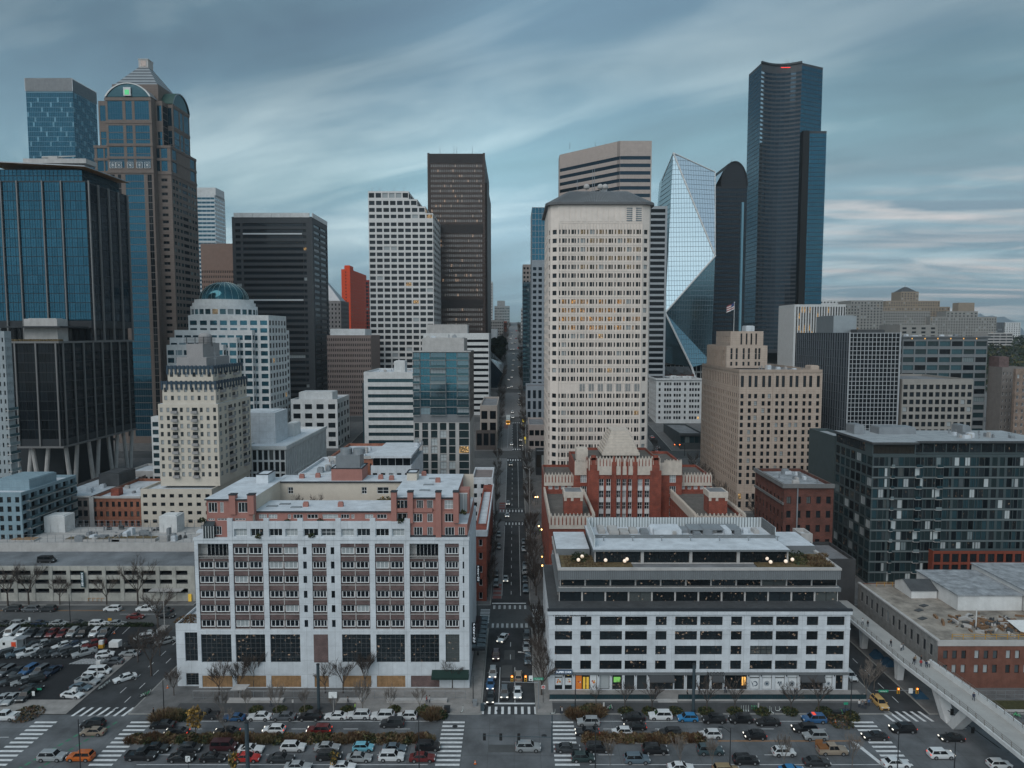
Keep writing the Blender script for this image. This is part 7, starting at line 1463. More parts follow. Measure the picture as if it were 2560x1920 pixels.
m=MB();m.poly([(X+6,156,zt+.2),(X+13,155,zt+.1),(X+12,160,zt+1.6),(X+5.5,160.5,zt+1.4)]);b.part('fallen_panel',m,whitep)
def yrail(p,q_,n):
    m=MB()
    for i in range(n+1): x,y=p[0]+(q_[0]-p[0])*i/n,p[1]+(q_[1]-p[1])*i/n;m.box(x-.05,x+.05,y-.05,y+.05,zt-.15,zt+1.0)
    for z in (.5,1.0): m.tube((*p,zt+z),(*q_,zt+z),.05,.05,4)
    b.part('yellow_guard_rail',m,mat('yellow_safety',(.45,.24,.03),.6,.1))
yrail((x0+4,186.5),(x0+17,186.5),6);yrail((x0+4,153.5),(x0+24,153.5),8)
for sx_,ys in ((x0+6,170),(x0+9,173),(x0+4,165)): m=MB();m.obox((sx_,ys),.5,2.2,1.2,zt-.17,zt-.05);b.part('roof_hole',m,roofd)
m=MB();m.tube((X-2,160,zt),(X-2,160,zt+4.5),.14,.14,6);b.part('vent_pipe',m,whitep)
# ---- footbridge
b_=thing('footbridge','white concrete footbridge rising past the low brick building, people crossing it','bridge',(89,140,0))
m=MB();zb=6.6;ya,yb=100.0,200.0;xl,xr=86.3,91.8
sec=[(ya,88.2,93.6),(130,87.6,93.2),(150,xl,xr),(yb,xl-.4,xr-.6)]
for (y_a,la,ra),(y_b,lb,rb) in zip(sec,sec[1:]):
    m.quad((la,y_a,zb),(ra,y_a,zb),(rb,y_b,zb),(lb,y_b,zb),0);m.quad((lb+.8,y_b,zb-1.3),(rb-.8,y_b,zb-1.3),(ra-.8,y_a,zb-1.3),(la+.8,y_a,zb-1.3),1)
    m.quad((la-.2,y_a,zb-.5),(la+.8,y_a,zb-1.3),(lb+.8,y_b,zb-1.3),(lb-.2,y_b,zb-.5),1);m.quad((la-.2,y_a,zb+.25),(la-.2,y_a,zb-.5),(lb-.2,y_b,zb-.5),(lb-.2,y_b,zb+.25),1);m.quad((la+.1,y_a,zb+.25),(la-.2,y_a,zb+.25),(lb-.2,y_b,zb+.25),(lb+.1,y_b,zb+.25),1);m.quad((la+.1,y_a,zb),(la+.1,y_a,zb+.25),(lb+.1,y_b,zb+.25),(lb+.1,y_b,zb),1)
    if y_b<=152:
        m.quad((ra-.05,y_a,zb),(ra-.05,y_a,zb+1.2),(rb-.05,y_b,zb+1.2),(rb-.05,y_b,zb),1);m.quad((ra-.05,y_a,zb+1.2),(ra+.75,y_a,zb+1.1),(rb+.75,y_b,zb+1.1),(rb-.05,y_b,zb+1.2),1);m.quad((ra+.75,y_a,zb+1.1),(ra+.75,y_a,zb-.8),(rb+.75,y_b,zb-.8),(rb+.75,y_b,zb+1.1),1)
m.quad((87.4,150,zb),(91.8,150,zb),(91.8,150,zb+1.2),(91.8,150,zb+1.2)) if 0 else None
m.build('deck',[mat('deck_pale',(.36,.36,.35),.9,.12),whitep],b_)
def rail(pts,z,lab='railing'):
    m=MB()
    for (x,y),(x2,y2) in zip(pts,pts[1:]):
        n=int(math.dist((x,y),(x2,y2))/2.2)
        for k in (.35,.7,1.05): m.tube((x,y,z+k),(x2,y2,z+k),.035,.035,4)
        for i in range(n+1): f=i/n;xx,yy=x+(x2-x)*f,y+(y2-y)*f;m.tube((xx,yy,z),(xx-.12,yy,z+1.1),.05,.05,4)
    m.build(lab,[mat('steel_rail',(.22,.19,.17),.5,.1,metal=.4)],b_)
rail([(88.2,100),(87.6,130),(86.3,150),(86.0,198)],zb+.25);rail([(93.4,100),(93.0,130),(92,149)],zb+1.15)
for x,y,kind in ((88.6,172,0),(88.8,156,0),(89.6,137.8,1)):
    m=MB()
    if not kind: m.frust([(x-.7,y-.5),(x+.7,y-.5),(x+.7,y+.5),(x-.7,y+.5)],0,[(x-.9,y-.9),(x+.9,y-.9),(x+.9,y+.9),(x-.9,y+.9)],zb-1.3)
    else:
        for s_,t in ((-1,0),(1,0)):
            yb_=y+s_*1.1;yt=y+s_*5.2;m.frust([(x-1.0,yb_-1.0),(x+1.0,yb_-1.0),(x+1.0,yb_+1.0),(x-1.0,yb_+1.0)],0,[(x-1.0,yt-1.1),(x+1.2,yt-1.1),(x+1.2,yt+1.1),(x-1.0,yt+1.1)],zb-1.2)
    m.build('pier',whitep,b_)
finish_buildings()
# ================================================================ VEHICLES
paint=paintcol('car_paint',.28,.15);cglass=mat('car_glass',(.008,.01,.012),.12,0,spec=.25);tyre=mat('tyre',(.012,.012,.013),.8,0);rim=mat('wheel_rim',(.35,.36,.37),.35,0,metal=.7)
hl_off=mat('headlight',(.55,.57,.58),.2,0);hl_on=mat('headlight_lit',(.8,.8,.75),.3,0,emit=(1,.93,.8),es=.7);tl_off=mat('tail_light',(.25,.02,.02),.3,0);tl_on=mat('tail_light_lit',(.5,.03,.02),.3,0,emit=(1,.07,.03),es=.5)
blackp=mat('black_plastic',(.018,.019,.02),.6,0)
CT={  # length, width, belt, roof, hood z, tail z, windscreen base/top, rear top/base (x from centre, forward +)
 'sedan': (4.8,1.82,.95,1.44,.86,.93,1.05,.30,-1.05,-1.75),'suv': (4.75,1.9,1.08,1.70,1.02,1.10,1.15,.55,-1.85,-2.2),'hatchback': (4.2,1.78,.98,1.52,.92,1.0,1.15,.45,-1.45,-2.0),
 'coupe': (4.6,1.85,.88,1.30,.82,.92,.75,.0,-1.0,-1.85),'van': (4.9,1.9,1.15,1.95,1.05,1.15,1.75,1.25,-2.3,-2.42),'pickup': (5.6,1.95,1.12,1.82,1.08,1.05,1.25,.70,-.75,-.95),'wagon': (4.9,1.85,.98,1.50,.90,.98,1.1,.4,-1.95,-2.3)}
CM={}
def carbody(kind):
    Ln,Wd,belt,roof,hz,tzz,wb,wt,rt,rb=CT[kind];a=Ln/2;w=Wd/2;z0=.24
    m=MB()
    xs=[a,a-.10,a-.45,wb+.02,(wb+rb)/2,rb-.02,-a+.35,-a+.06,-a] if kind != 'pickup' else [a,a-.1,a-.45,wb+.02,.2,rb-.02,-a+.3,-a+.04,-a]
    top=[hz-.30,hz-.12,hz-.03,belt-.02,belt,belt,tzz,tzz-.05,tzz-.32];ww=[w*.80,w*.90,w*.97,w,w,w,w*.97,w*.92,w*.84]
    rings=[]
    for x,t,ww_ in zip(xs,top,ww):
        k=len(m.v);zc=z0+(t-z0)*.55;m.v += [(x,-ww_*.95,z0),(x,-ww_,zc),(x,-ww_*.93,t-.03),(x,-ww_*.72,t+.015),(x,ww_*.72,t+.015),(x,ww_*.93,t-.03),(x,ww_,zc),(x,ww_*.95,z0)];rings.append(k)
    for p,q_ in zip(rings,rings[1:]):
        for i in range(7): m.f.append((p+i,p+i+1,q_+i+1,q_+i));m.m.append(0)
    m.f.append(tuple(rings[0]+i for i in range(7,-1,-1)));m.m.append(0);m.f.append(tuple(rings[-1]+i for i in range(8)));m.m.append(0)
    bw=w*.92;rw=w*.70
    if kind=='van': rw=w*.84
    base=[(wb,bw*.9),(rb,bw*.9)];B=[(rb,-bw,belt-.03),(wb,-bw*.93,belt-.06),(wb,bw*.93,belt-.06),(rb,bw,belt-.03)];T=[(rt,-rw,roof-.03),(wt,-rw,roof-.02),(wt,rw,roof-.02),(rt,rw,roof-.03)]
    for i in range(4): j=(i+1) % 4;m.quad(B[i],B[j],T[j],T[i],0)
    mx=(rt+wt)/2;m.quad(T[0],T[1],(mx+.2,-rw*.9,roof+.02),(mx-.2,-rw*.9,roof+.02),0);m.quad((mx-.2,rw*.9,roof+.02),(mx+.2,rw*.9,roof+.02),T[2],T[3],0);m.quad((mx-.2,-rw*.9,roof+.02),(mx+.2,-rw*.9,roof+.02),(mx+.2,rw*.9,roof+.02),(mx-.2,rw*.9,roof+.02),0)
    m.poly([T[1],T[2],(mx+.2,rw*.9,roof+.02),(mx+.2,-rw*.9,roof+.02)],0);m.poly([T[3],T[0],(mx-.2,-rw*.9,roof+.02),(mx-.2,rw*.9,roof+.02)],0)
    if kind=='pickup':      # load bed
        m.box(-a+.08,rb-.1,-w*.72,w*.72,tzz+.018,tzz+.03,1);m.box(-a+.08,rb-.1,-w*.93,-w*.78,tzz-.1,tzz+.13,0);m.box(-a+.08,rb-.1,w*.78,w*.93,tzz-.1,tzz+.13,0);m.box(-a+.02,-a+.1,-w*.93,w*.93,tzz-.1,tzz+.13,0)
    m.box(-a+.02,a-.02,-w*.9,w*.9,.16,.26,1);m.box(a-.13,a+.02,-w*.55,w*.55,.34,hz-.38,1);m.box(a-.05,a+.025,-w*.8,w*.8,.28,.36,1)
    for sx in (a*.62,-a*.60):          # wheel arches
        for sy in (-1,1): P=[(sx+.43*math.cos(t*math.pi/8),sy*(w+.006),.32+.43*math.sin(t*math.pi/8)) for t in range(9)];m.poly(P if sy<0 else P[::-1],1)
    for sy in (-1,1): m.box(wb-.32,wb-.16,sy*(w*.97),sy*(w*.97)+sy*.2 if sy>0 else-w*.97,belt-.02,belt+.14,0) if sy>0 else m.box(wb-.32,wb-.16,-w*.97-.2,-w*.97,belt-.02,belt+.14,0)
    def lerp(p,q_,t): return tuple(p[k]+(q_[k]-p[k])*t for k in range(3))
    def pane(A,B_,C_,D_,l,r,lo,hi,nrm):   # sub-quad of a greenhouse side, lifted off it
        f=lambda s_,t: tuple(u_+v_*.012 for u_,v_ in zip(lerp(lerp(A,B_,s_),lerp(D_,C_,s_),t),nrm))
        g_=MB();g_.quad(f(l,lo),f(r,lo),f(r,hi),f(l,hi));return g_
    W_={}
    W_['windscreen']=[pane(B[1],B[2],T[2],T[1],.04,.96,.04,.95,(1,0,.6))];W_['rear_window']=[pane(B[3],B[0],T[0],T[3],.06,.94,.12,.92,(-1,0,.5))]
    W_['side_window']=[]
    for A_,B2,C2,D2,n_ in ((B[0],B[1],T[1],T[0],(0,-1,.3)),(B[2],B[3],T[3],T[2],(0,1,.3))):
        g1=pane(A_,B2,C2,D2,.04,.485,.06,.92,n_);g2=pane(A_,B2,C2,D2,.505,.965,.06,.92,n_);g1.v += [];k=len(g1.v);g1.v += g2.v;g1.f += [tuple(k+i for i in f) for f in g2.f];g1.m += g2.m;W_['side_window'].append(g1)
    return m,W_,(a,w,hz,tzz)
def makecar(kind,full=True):
    k=(kind,full)
    if k in CM: return CM[k]
    m,W_,(a,w,hz,tzz)=carbody(kind);parts=[]
    rw=.37 if kind in ('suv','pickup') else .33
    def wheel(mb,x,y): mb.tube((x,y-.11,rw),(x,y+.11,rw),rw,rw,12,0 if full else 2)
    if full:
        parts.append(('body',m.mesh('body',[paint,blackp]),(0,0,0)))
        for nme,gl_ in W_.items():
            for g_ in gl_: parts.append((nme,g_.mesh(nme,cglass),(0,0,0)))
        for x in (a*.62,-a*.60):
            for y in (-w+.08,w-.08):
                t=MB();t.tube((0,-.12,0),(0,.12,0),rw,rw,14);t.tube((0,-.135 if y<0 else .121,0),(0,-.121 if y<0 else .135,0),rw*.62,rw*.62,8,1);parts.append(('wheel',t.mesh('wheel',[tyre,rim]),(x,y,rw)))
        for y in (-w*.68,w*.68):
            t=MB();t.box(a-.12,a+.012,y-.2,y+.2,hz-.28,hz-.12);parts.append(('headlight',t.mesh('headlight',hl_off),(0,0,0)))
            t=MB();t.box(-a-.012,-a+.1,y-.2,y+.2,tzz-.30,tzz-.14);parts.append(('tail_light',t.mesh('tail_light',tl_off),(0,0,0)))
    else:
        for g_l in W_.values():
            for g_ in g_l: k2=len(m.v);m.v += g_.v;m.f += [tuple(k2+i for i in f) for f in g_.f];m.m += [3]*len(g_.f)
        for x in (a*.62,-a*.60):
            for y in (-w+.08,w-.08): wheel(m,x,y)
        for y in (-w*.68,w*.68): m.box(a-.12,a+.02,y-.2,y+.2,hz-.28,hz-.12,4);m.box(-a-.02,-a+.1,y-.2,y+.2,tzz-.30,tzz-.14,5)
        parts.append(('body',m.mesh('body',[paint,blackp,tyre,cglass,hl_on,tl_on]),(0,0,0)))
    CM[k]=parts;return parts
HLON={}
CC=dict(white=(.62,.64,.65),black=(.014,.015,.017),dark=(.03,.034,.038),grey=(.09,.10,.11),silver=(.30,.32,.33),blue=(.03,.10,.22),lightblue=(.16,.42,.52),brightblue=(.03,.20,.42),navy=(.015,.03,.06),red=(.42,.025,.02),darkred=(.13,.015,.015),orange=(.50,.12,.02),maroon=(.055,.018,.022),green=(.025,.045,.045),tan=(.27,.22,.17),gold=(.30,.22,.12),yellow=(.55,.34,.12),teal=(.05,.08,.09),bluegrey=(.10,.14,.17))
CN=dict(dark='dark grey',lightblue='light blue',brightblue='bright blue',navy='dark blue',darkred='dark red',green='dark green',bluegrey='blue-grey',teal='grey-green')
CARS=[]
def car(px,py,kind,col,ang,place,full=True,z=None,X=None,Y=None,lights=False,extra=''):
    if X is None:
        X,Y=hit(px,py,.75 if z is None else z+.75)
    CARS.append(dict(x=X,y=Y,k=kind,c=col,a=ang,p=place,f=full,z=z,l=lights,e=extra))
def flush_cars():
    from collections import defaultdict
    ordn=['first','second','third','fourth','fifth','sixth','seventh','eighth','ninth','tenth','eleventh','twelfth','thirteenth','fourteenth','fifteenth']
    gr=defaultdict(list)
    for c in CARS: gr[(c['k'],c['c'],c['p'],c['e'])].append(c)
    for c in CARS: c['n']=''
    for k,l in gr.items():
        if len(l)>1:
            far='middle street' in k[2]
            l.sort(key=lambda c: c['y'] if far else c['x'])
            for i,c in enumerate(l): c['n']=', '+(('nearest' if far else 'leftmost') if i==0 else '%s %s' % (ordn[i],'nearest' if far else 'from left'))
    for c in CARS:
        col=CN.get(c['c'],c['c']);nmk={'suv': 'suv','pickup': 'pickup truck'}.get(c['k'],c['k'])
        lb='%s %s %s%s%s' % (col,nmk,c['e']+' ' if c['e'] else '',c['p'],c['n'])
        jit=rng.uniform(.9,1.1);color=tuple(v*jit for v in CC[c['c']])+(1,)
        z=tz(c['y']) if c['z'] is None else c['z']
        o=thing('parked_car' if 'parked' in c['p'] else 'car',lb,{'suv': 'car','pickup': 'pickup truck','van': 'van'}.get(c['k'],'car'),(c['x'],c['y'],z+.012),c['a'],'cars '+c['p'].split(',')[0]);o.color=color
        sc=rng.uniform(.96,1.03);o.scale=(sc,sc,sc)
        for nme,me,loc in makecar(c['k'],c['f']):
            if c['l'] and nme in ('headlight','tail_light'):
                kk=(me.name,'on')
                if kk not in HLON: q=me.copy();q.materials[0]=hl_on if nme=='headlight' else tl_on;HLON[kk]=q
                me=HLON[kk]
            p=bpy.data.objects.new(nme,me);COL.objects.link(p);p.parent=o;p.location=loc;p.color=color
        if c['k']=='pickup': o.scale=(sc*.98,sc,sc)
PI=math.pi
# kerb row in front of the white apartment block (noses left)
p_='parked along the kerb before the boarded apartment block'
for px,py,k,c in ((515,1786,'pickup','dark'),(585,1791,'coupe','blue'),(649,1790,'sedan','white'),(710,1790,'sedan','grey'),(775,1790,'suv','black'),(840,1789,'sedan','white'),(897,1786,'suv','white'),(957,1788,'suv','white'),(1018,1789,'hatchback','white')): car(px,py,k,c,PI,p_)
p_='in the lane beside the left kerb row, upper road'
for px,py,k,c,l in ((407,1811,'sedan','black',0),(442,1827,'sedan','black',1),(567,1827,'sedan','black',1),(685,1823,'hatchback','white',1),(798,1824,'suv','darkred',1),(981,1807,'suv','dark',0)): car(px,py,k,c,PI,p_,lights=bool(l))
p_='in the lane just below the planted median, left of the crossing'
for px,py,k,c in ((391,1868,'sedan','black'),(475,1868,'hatchback','dark'),(560,1864,'van','maroon'),(628,1870,'coupe','white'),(733,1867,'suv','white'),(818,1867,'sedan','silver'),(908,1867,'hatchback','lightblue'),(986,1868,'sedan','bluegrey'),(1070,1865,'suv','black')): car(px,py,k,c,0,p_)
p_='in the second lane below the median, left of the crossing'
for px,py,k,c in ((354,1889,'pickup','black'),(454,1892,'coupe','black'),(534,1893,'sedan','black'),(618,1892,'sedan','red'),(702,1894,'sedan','dark'),(823,1889,'suv','black'),(898,1892,'sedan','silver'),(979,1891,'suv','white'),(1056,1892,'sedan','darkred')): car(px,py,k,c,0,p_)
p_='cut off by the bottom edge, left of the crossing'
for px,py,k,c in ((745,1915,'sedan','silver'),(857,1915,'sedan','white')): car(px,py,k,c,0,p_)
p_='crossing at the lower left junction'
for px,py,k,c,a in ((233,1808,'suv','black',PI),(233,1827,'sedan','tan',PI),(130,1891,'suv','silver',0),(202,1890,'suv','orange',PI),(12,1790,'pickup','white',PI)): car(px,py,k,c,a,p_,lights=False)
car(1320,1866,'suv','silver',0,'alone in the middle of the central junction')
p_='parked along the kerb before the white office terrace'
for px,py,k,c in ((1471,1804,'suv','silver'),(1583,1792,'sedan','black'),(1651,1789,'suv','white'),(1719,1793,'hatchback','brightblue'),(1785,1797,'suv','black'),(1852,1797,'suv','black'),(1919,1803,'sedan','black'),(2035,1797,'suv','blue')): car(px,py,k,c,PI,p_)
p_='on the upper road right of the central crossing'
for px,py,k,c,l in ((1468,1828,'sedan','dark',1),(1555,1828,'hatchback','white',0),(1588,1814,'coupe','black',1),(1676,1831,'suv','black',0),(1776,1835,'hatchback','white',0),(1887,1837,'hatchback','black',1),(2012,1819,'wagon','black',1),(2038,1838,'suv','silver',0)): car(px,py,k,c,PI,p_,lights=bool(l))
p_='in the lane below the median, right of the crossing'
for px,py,k,c in ((1419,1868,'sedan','dark'),(1495,1868,'suv','black'),(1637,1873,'suv','black'),(1775,1874,'suv','teal'),(1959,1878,'hatchback','white'),(2080,1875,'pickup','tan')): car(px,py,k,c,0,p_)
p_='in the lower lane, right of the crossing'
for px,py,k,c in ((1457,1892,'hatchback','green'),(1592,1896,'suv','bluegrey'),(1864,1899,'suv','black'),(2041,1903,'sedan','dark')): car(px,py,k,c,0,p_)
p_='cut off by the bottom edge, right of the crossing'
for px,py,k,c in ((1702,1917,'sedan','white'),(1816,1926,'suv','gold'),(1979,1923,'sedan','brightblue')): car(px,py,k,c,0,p_)
p_='at the right junction near the footbridge'
for px,py,k,c,a,l in ((2257,1820,'suv','black',PI,1),(2187,1838,'sedan','black',PI,1),(2379,1843,'coupe','black',PI,1),(2352,1884,'suv','white',0,1),(2239,1906,'sedan','white',0,0),(2498,1908,'hatchback','white',0,0),(2553,1820,'sedan','dark',PI,0)): car(px,py,k,c,a,p_,lights=bool(l))
car(2199,1757,'suv','yellow',-PI/2,'waiting at the mouth of the right street',extra='taxi');car(2125,1688,'suv','white',-PI/2,'half hidden behind the corner of the white offices')
# middle street
p_='coming down the middle street'
for px,py,k,c,a in ((1257,1594,'sedan','white',-PI/2-.35),(1240,1637,'suv','maroon',-PI/2),(1232,1681,'suv','silver',-PI/2),(1226,1709,'sedan','blue',-PI/2),(1226,1741,'sedan','black',-PI/2),(1261,1731,'suv','grey',-PI/2),(1294,1730,'sedan','white',-PI/2)): car(px,py,k,c,a,p_,lights=True)
car(1296,1690,'suv','tan',PI/2,'driving up the middle street beside the stop line'); 
for px,py,c in ((1320,1648,'bluegrey'),(1310,1353,'grey'),(1310,1371,'silver'),(1312,1411,'grey'),(1312,1428,'silver'),(1313,1447,'dark'),(1314,1472,'bluegrey'),(1317,1590,'dark'),(1316,1615,'silver')): car(px,py,'sedan' if py % 2 else 'suv',c,-PI/2,'parked under the bare trees, right kerb of the middle street')
for px,py,c in ((1240,1434,'dark'),(1240,1458,'grey'),(1247,1335,'grey'),(1247,1365,'dark')): car(px,py,'sedan' if py % 2 else 'suv',c,-PI/2,'parked at the left kerb of the middle street')
for px,py,c in ((1264,1446,'silver'),(1268,1287,'white'),(1270,1257,'silver'),(1277,1160,'grey'),(1279,1110,'white')): car(px,py,'sedan',c,-PI/2,'rolling down the middle street above the second avenue',lights=True)
for px,py,c in ((1302,1099,'silver'),(1303,1112,'dark'),(1299,1010,'silver'),(1299,998,'grey'),(1298,984,'silver'),(1297,917,'dark'),(1296,899,'silver')): car(px,py,'sedan',c,-PI/2,'parked far up the middle street, right kerb',full=False)
for px,py,c in ((1282,1043,'white'),(1281,1031,'white'),(1279,967,'white'),(1271,969,'silver'),(1272,949,'white'),(1279,943,'white'),(1282,926,'white'),(1282,912,'silver'),(1284,900,'white'),(1284,884,'silver'),(1284,873,'white'),(1278,873,'white'),(1277,846,'white'),(1283,840,'white'),(1280,832,'silver'),(1287,857,'silver'),(1280,858,'white')): car(px,py,'suv' if px % 2 else 'sedan',c,-PI/2,'far up the middle street with headlights on',full=False)
for px,py,c in ((1296,870,'red'),(1291,827,'red'),(1290,846,'dark')): car(px,py,'sedan',c,PI/2,'climbing away far up the middle street',full=False)
# right street, upper part
for px,py,c in ((1645,1119,'white'),(1662,1142,'grey'),(1690,1160,'dark'),(1706,1163,'grey'),(1630,1092,'silver'),(1640,1126,'silver')): car(px,py,'sedan',c,PI/2,'on the right street beyond the brick building',full=False)
# car park, left
def lot(lst,ang,place,sc=5.027,full=True):
    for zx,zy,k,c,*a in lst: car(zx/sc,1480+zy/sc,k,c,a[0] if a else ang,place,full=full)
lot([(165,207,'suv','dark'),(390,212,'suv','grey'),(600,212,'suv','dark'),(1415,205,'suv','white'),(1835,208,'pickup','white'),(2060,225,'sedan','dark')],PI,'parked in front of the parking garage')
lot([(1705,298,'sedan','darkred'),(2085,292,'sedan','black')],0,'moving on the street before the parking garage')
lot([(45,388,'sedan','dark'),(250,384,'wagon','silver'),(500,386,'sedan','navy'),(735,386,'sedan','silver'),(985,384,'sedan','dark'),(1240,386,'wagon','white'),(1465,388,'sedan','silver')],0,'parked along the hedge above the car park')
lot([(145,500,'van','white'),(275,508,'hatchback','white'),(400,508,'sedan','dark'),(530,512,'sedan','dark'),(655,508,'sedan','darkred'),(785,515,'sedan','darkred'),(915,505,'suv','silver'),(1045,512,'suv','black'),(1195,508,'suv','white'),(1325,508,'pickup','grey')],-PI/2+.15,'parked nose out below the hedge in the car park')
lot([(420,655,'sedan','dark'),(535,645,'sedan','silver'),(665,645,'suv','black'),(790,665,'sedan','white'),(925,655,'sedan','navy'),(1050,665,'sedan','white'),(1185,655,'pickup','darkred')],-2.40,'parked slantwise in the upper row of the car park')
lot([(60,770,'suv','dark'),(210,765,'suv','bluegrey'),(370,760,'pickup','white'),(520,765,'suv','dark'),(640,770,'sedan','dark'),(790,755,'suv','grey'),(905,760,'suv','black'),(1060,760,'pickup','silver')],-2.40,'parked slantwise in the lower row of the car park')
lot([(1320,778,'hatchback','white',.35),(1630,765,'sedan','silver',PI),(1420,868,'sedan','grey',PI+.1),(1680,670,'pickup','black',PI),(1805,575,'suv','white',PI+.45),(1870,515,'sedan','silver',PI+.3),(1830,612,'sedan','dark',PI+.4),(2080,608,'sedan','silver',PI+.7),(1570,1075,'sedan','white',PI+.75)],PI,'at the right side of the car park by its exit')
lot([(-20,985,'suv','dark'),(85,988,'suv','grey'),(230,985,'sedan','dark'),(362,980,'suv','blue'),(508,985,'suv','grey'),(650,990,'sedan','navy')],-PI/2-.15,'parked nose out in the front bays of the car park')
lot([(150,1115,'suv','dark'),(290,1110,'sedan','silver'),(420,1105,'suv','black'),(400,1195,'sedan','black',0),(30,1340,'sedan','silver',-1.5),(140,1335,'sedan','silver',-1.5),(320,1300,'suv','dark',-1.5)],-2.5,'parked at the lower left corner of the car park')
lot([(1255,992,'van','white',.1),(1165,1062,'suv','white'),(1100,1122,'pickup','silver'),(1015,1188,'sedan','bluegrey'),(910,1284,'sedan','white')],-.15,'parked in the front column beside the pavement')
car(118,1408,'van','black',0,'alone on the roof deck of the parking garage',z=Z_(1415,203)-.9)
if True:
    c_=CARS[-1];X,D=at(118,1408,209)[0],209;c_['x'],c_['y']=X,D
flush_cars()
# things on some cars
m=MB();X,Y=hit(2035,1797,.75);m.box(X-.4,X+.2,Y-.5,Y+.5,1.72,1.84);tag(m.build('roof_light_bar',mat('red_lamp',(.4,.05,.04),.4,0,emit=(1,.1,.05),es=.3)),'low red light bar on the roof of the blue suv','light bar')
X,Y=hit(1660/5.027,1480+668/5.027,.75);m=MB();m.box(X-5.4,X-3.0,Y-.9,Y+.9,.5,1.9,0);m.cyl(X-4.2,Y-.8,.35,.1,.5,8,1);tag(m.build('trailer',[whitep,tyre]),'small white box trailer behind the black pickup in the car park','trailer')
X,Y=hit(2080,1875,.75);m=MB();m.box(X-2.6,X-.9,Y-.7,Y+.7,1.1,1.5);m.box(X-2.9,X-1.5,Y+.72,Y+.8,1.1,2.3);tag(m.build('load_panels',mat('rust_board',(.22,.10,.04),.8,.2)),'rust coloured boards loaded on the tan pickup','load')
# articulated bus
bt=thing('bus','white and yellow city bus with lit orange front, coming down the middle street','bus',(0,0,0));X,Y=hit(1270,1057,1.5)
zb_=tz(Y);bt.location=(X,Y,zb_);WP[bt.name]=(X,Y,zb_);by=mat('bus_yellow',(.55,.26,.02),.5,.05,emit=(1,.45,.05),es=.25);bw_=mat('bus_white',(.5,.52,.5),.5,.05)
sl_=(tz(Y+9)-tz(Y))/9
for k,(y0_,y1_) in enumerate(((0,9),(9.8,18))):
    m=MB();P=lambda y: zb_+sl_*y
    for x0_,x1_ in ((X-1.3,X+1.3),):
        v=[(x0_,Y+y0_,P(y0_)+.4),(x1_,Y+y0_,P(y0_)+.4),(x1_,Y+y1_,P(y1_)+.4),(x0_,Y+y1_,P(y1_)+.4)];t=[(x,y,z+2.6) for x,y,z in v]
        for i in range(4): j=(i+1) % 4;m.quad(v[i],v[j],t[j],t[i],1 if i==0 and k==0 else 0)
        m.quad(*t,0)
    m.build('body',[bw_,by],bt)
m=MB();m.box(X-1.15,X+1.15,Y-.06,Y-.01,zb_+1.4,zb_+2.5);m.build('windscreen',cglass,bt);m=MB();m.box(X-1.2,X+1.2,Y+9,Y+9.8,zb_+sl_*9+.5,zb_+sl_*9+2.9);m.build('bellows',blackp,bt)
for s_ in (-1,1): m=MB();m.box(X+s_*.95-.2,X+s_*.95+.2,Y-.08,Y-.01,zb_+.7,zb_+.95);m.build('headlight',hl_on,bt);m=MB();m.tube((X+s_*1.2-.15,Y+2,zb_+.45),(X+s_*1.2+.15,Y+2,zb_+.45),.5,.5,12);m.build('wheel',tyre,bt)
# ================================================================ TREES AND PLANTS
def bare_tree(seed,h=8.0,spread=.55,levels=4,nb=4,tr=.16,mt=None):
    q=random.Random(seed);tm=MB();cm=MB()
    th=h*.30;tm.tube((0,0,-.1),(0,0,th),tr,tr*.75,7)
    def grow(p,d,ln,r,lv):
        b_=p+d*ln*.5+Vector((q.uniform(-.06,.06),q.uniform(-.06,.06),.02))*ln;e=b_+(d+Vector((q.uniform(-.2,.2),q.uniform(-.2,.2),.12)))*ln*.5
        cm.tube(p,b_,r,r*.8,4 if lv>2 else 3,cap=False);cm.tube(b_,e,r*.8,r*.55,4 if lv>2 else 3,cap=False)
        if lv<=0: return
        for i in range(nb+(1 if lv==levels else 0)):
            t=q.uniform(.35,1.0);o=p+(e-p)*t;a=q.uniform(0,6.28);s_=q.uniform(.4,1.0)*spread
            nd_=(d+Vector((math.cos(a)*s_,math.sin(a)*s_,q.uniform(.0,.35)))).normalized();grow(o,nd_,ln*q.uniform(.55,.78),max(r*.5,.023),lv-1)
    for i in range(5):
        a=i*1.257+q.uniform(-.3,.3);s_=q.uniform(.35,.75)*spread*1.5;grow(Vector((0,0,th*q.uniform(.8,1.0))),Vector((math.cos(a)*s_,math.sin(a)*s_,1)).normalized(),h*.34,tr*.42,levels-1)
    return tm.mesh('trunk',mt or brown),cm.mesh('crown',mt or brown)
TV=[bare_tree(s,8,.6,nb=5) for s in (1,2,3)]+[bare_tree(s,8,.8) for s in (4,5)]
pal=mat('pale_bark',(.16,.14,.125),.95,.2);TP=[bare_tree(s,7,.42,tr=.10,mt=pal) for s in (7,8)]
def tree(x,y,h,label,v=None,grp='bare street trees',name='bare_tree',z=None):
    z=tz(y) if z is None else z;o=thing(name,label,'tree',(x,y,z),rng.uniform(0,6.28),grp);s_=h/8.0
    tm,cm=v or rng.choice(TV);o.scale=(s_*rng.uniform(.9,1.1),s_*rng.uniform(.9,1.1),s_)
    for nme,me in (('trunk',tm),('crown',cm)): p=bpy.data.objects.new(nme,me);COL.objects.link(p);p.parent=o
    return o
ords=['nearest','second','third','fourth','fifth','sixth','seventh','eighth','ninth','tenth','eleventh','twelfth','thirteenth','fourteenth','fifteenth','sixteenth','seventeenth','eighteenth','nineteenth','twentieth']
def oname(i): return ords[i] if i<len(ords) else '%s past the twentieth' % ords[i-20]
i=0
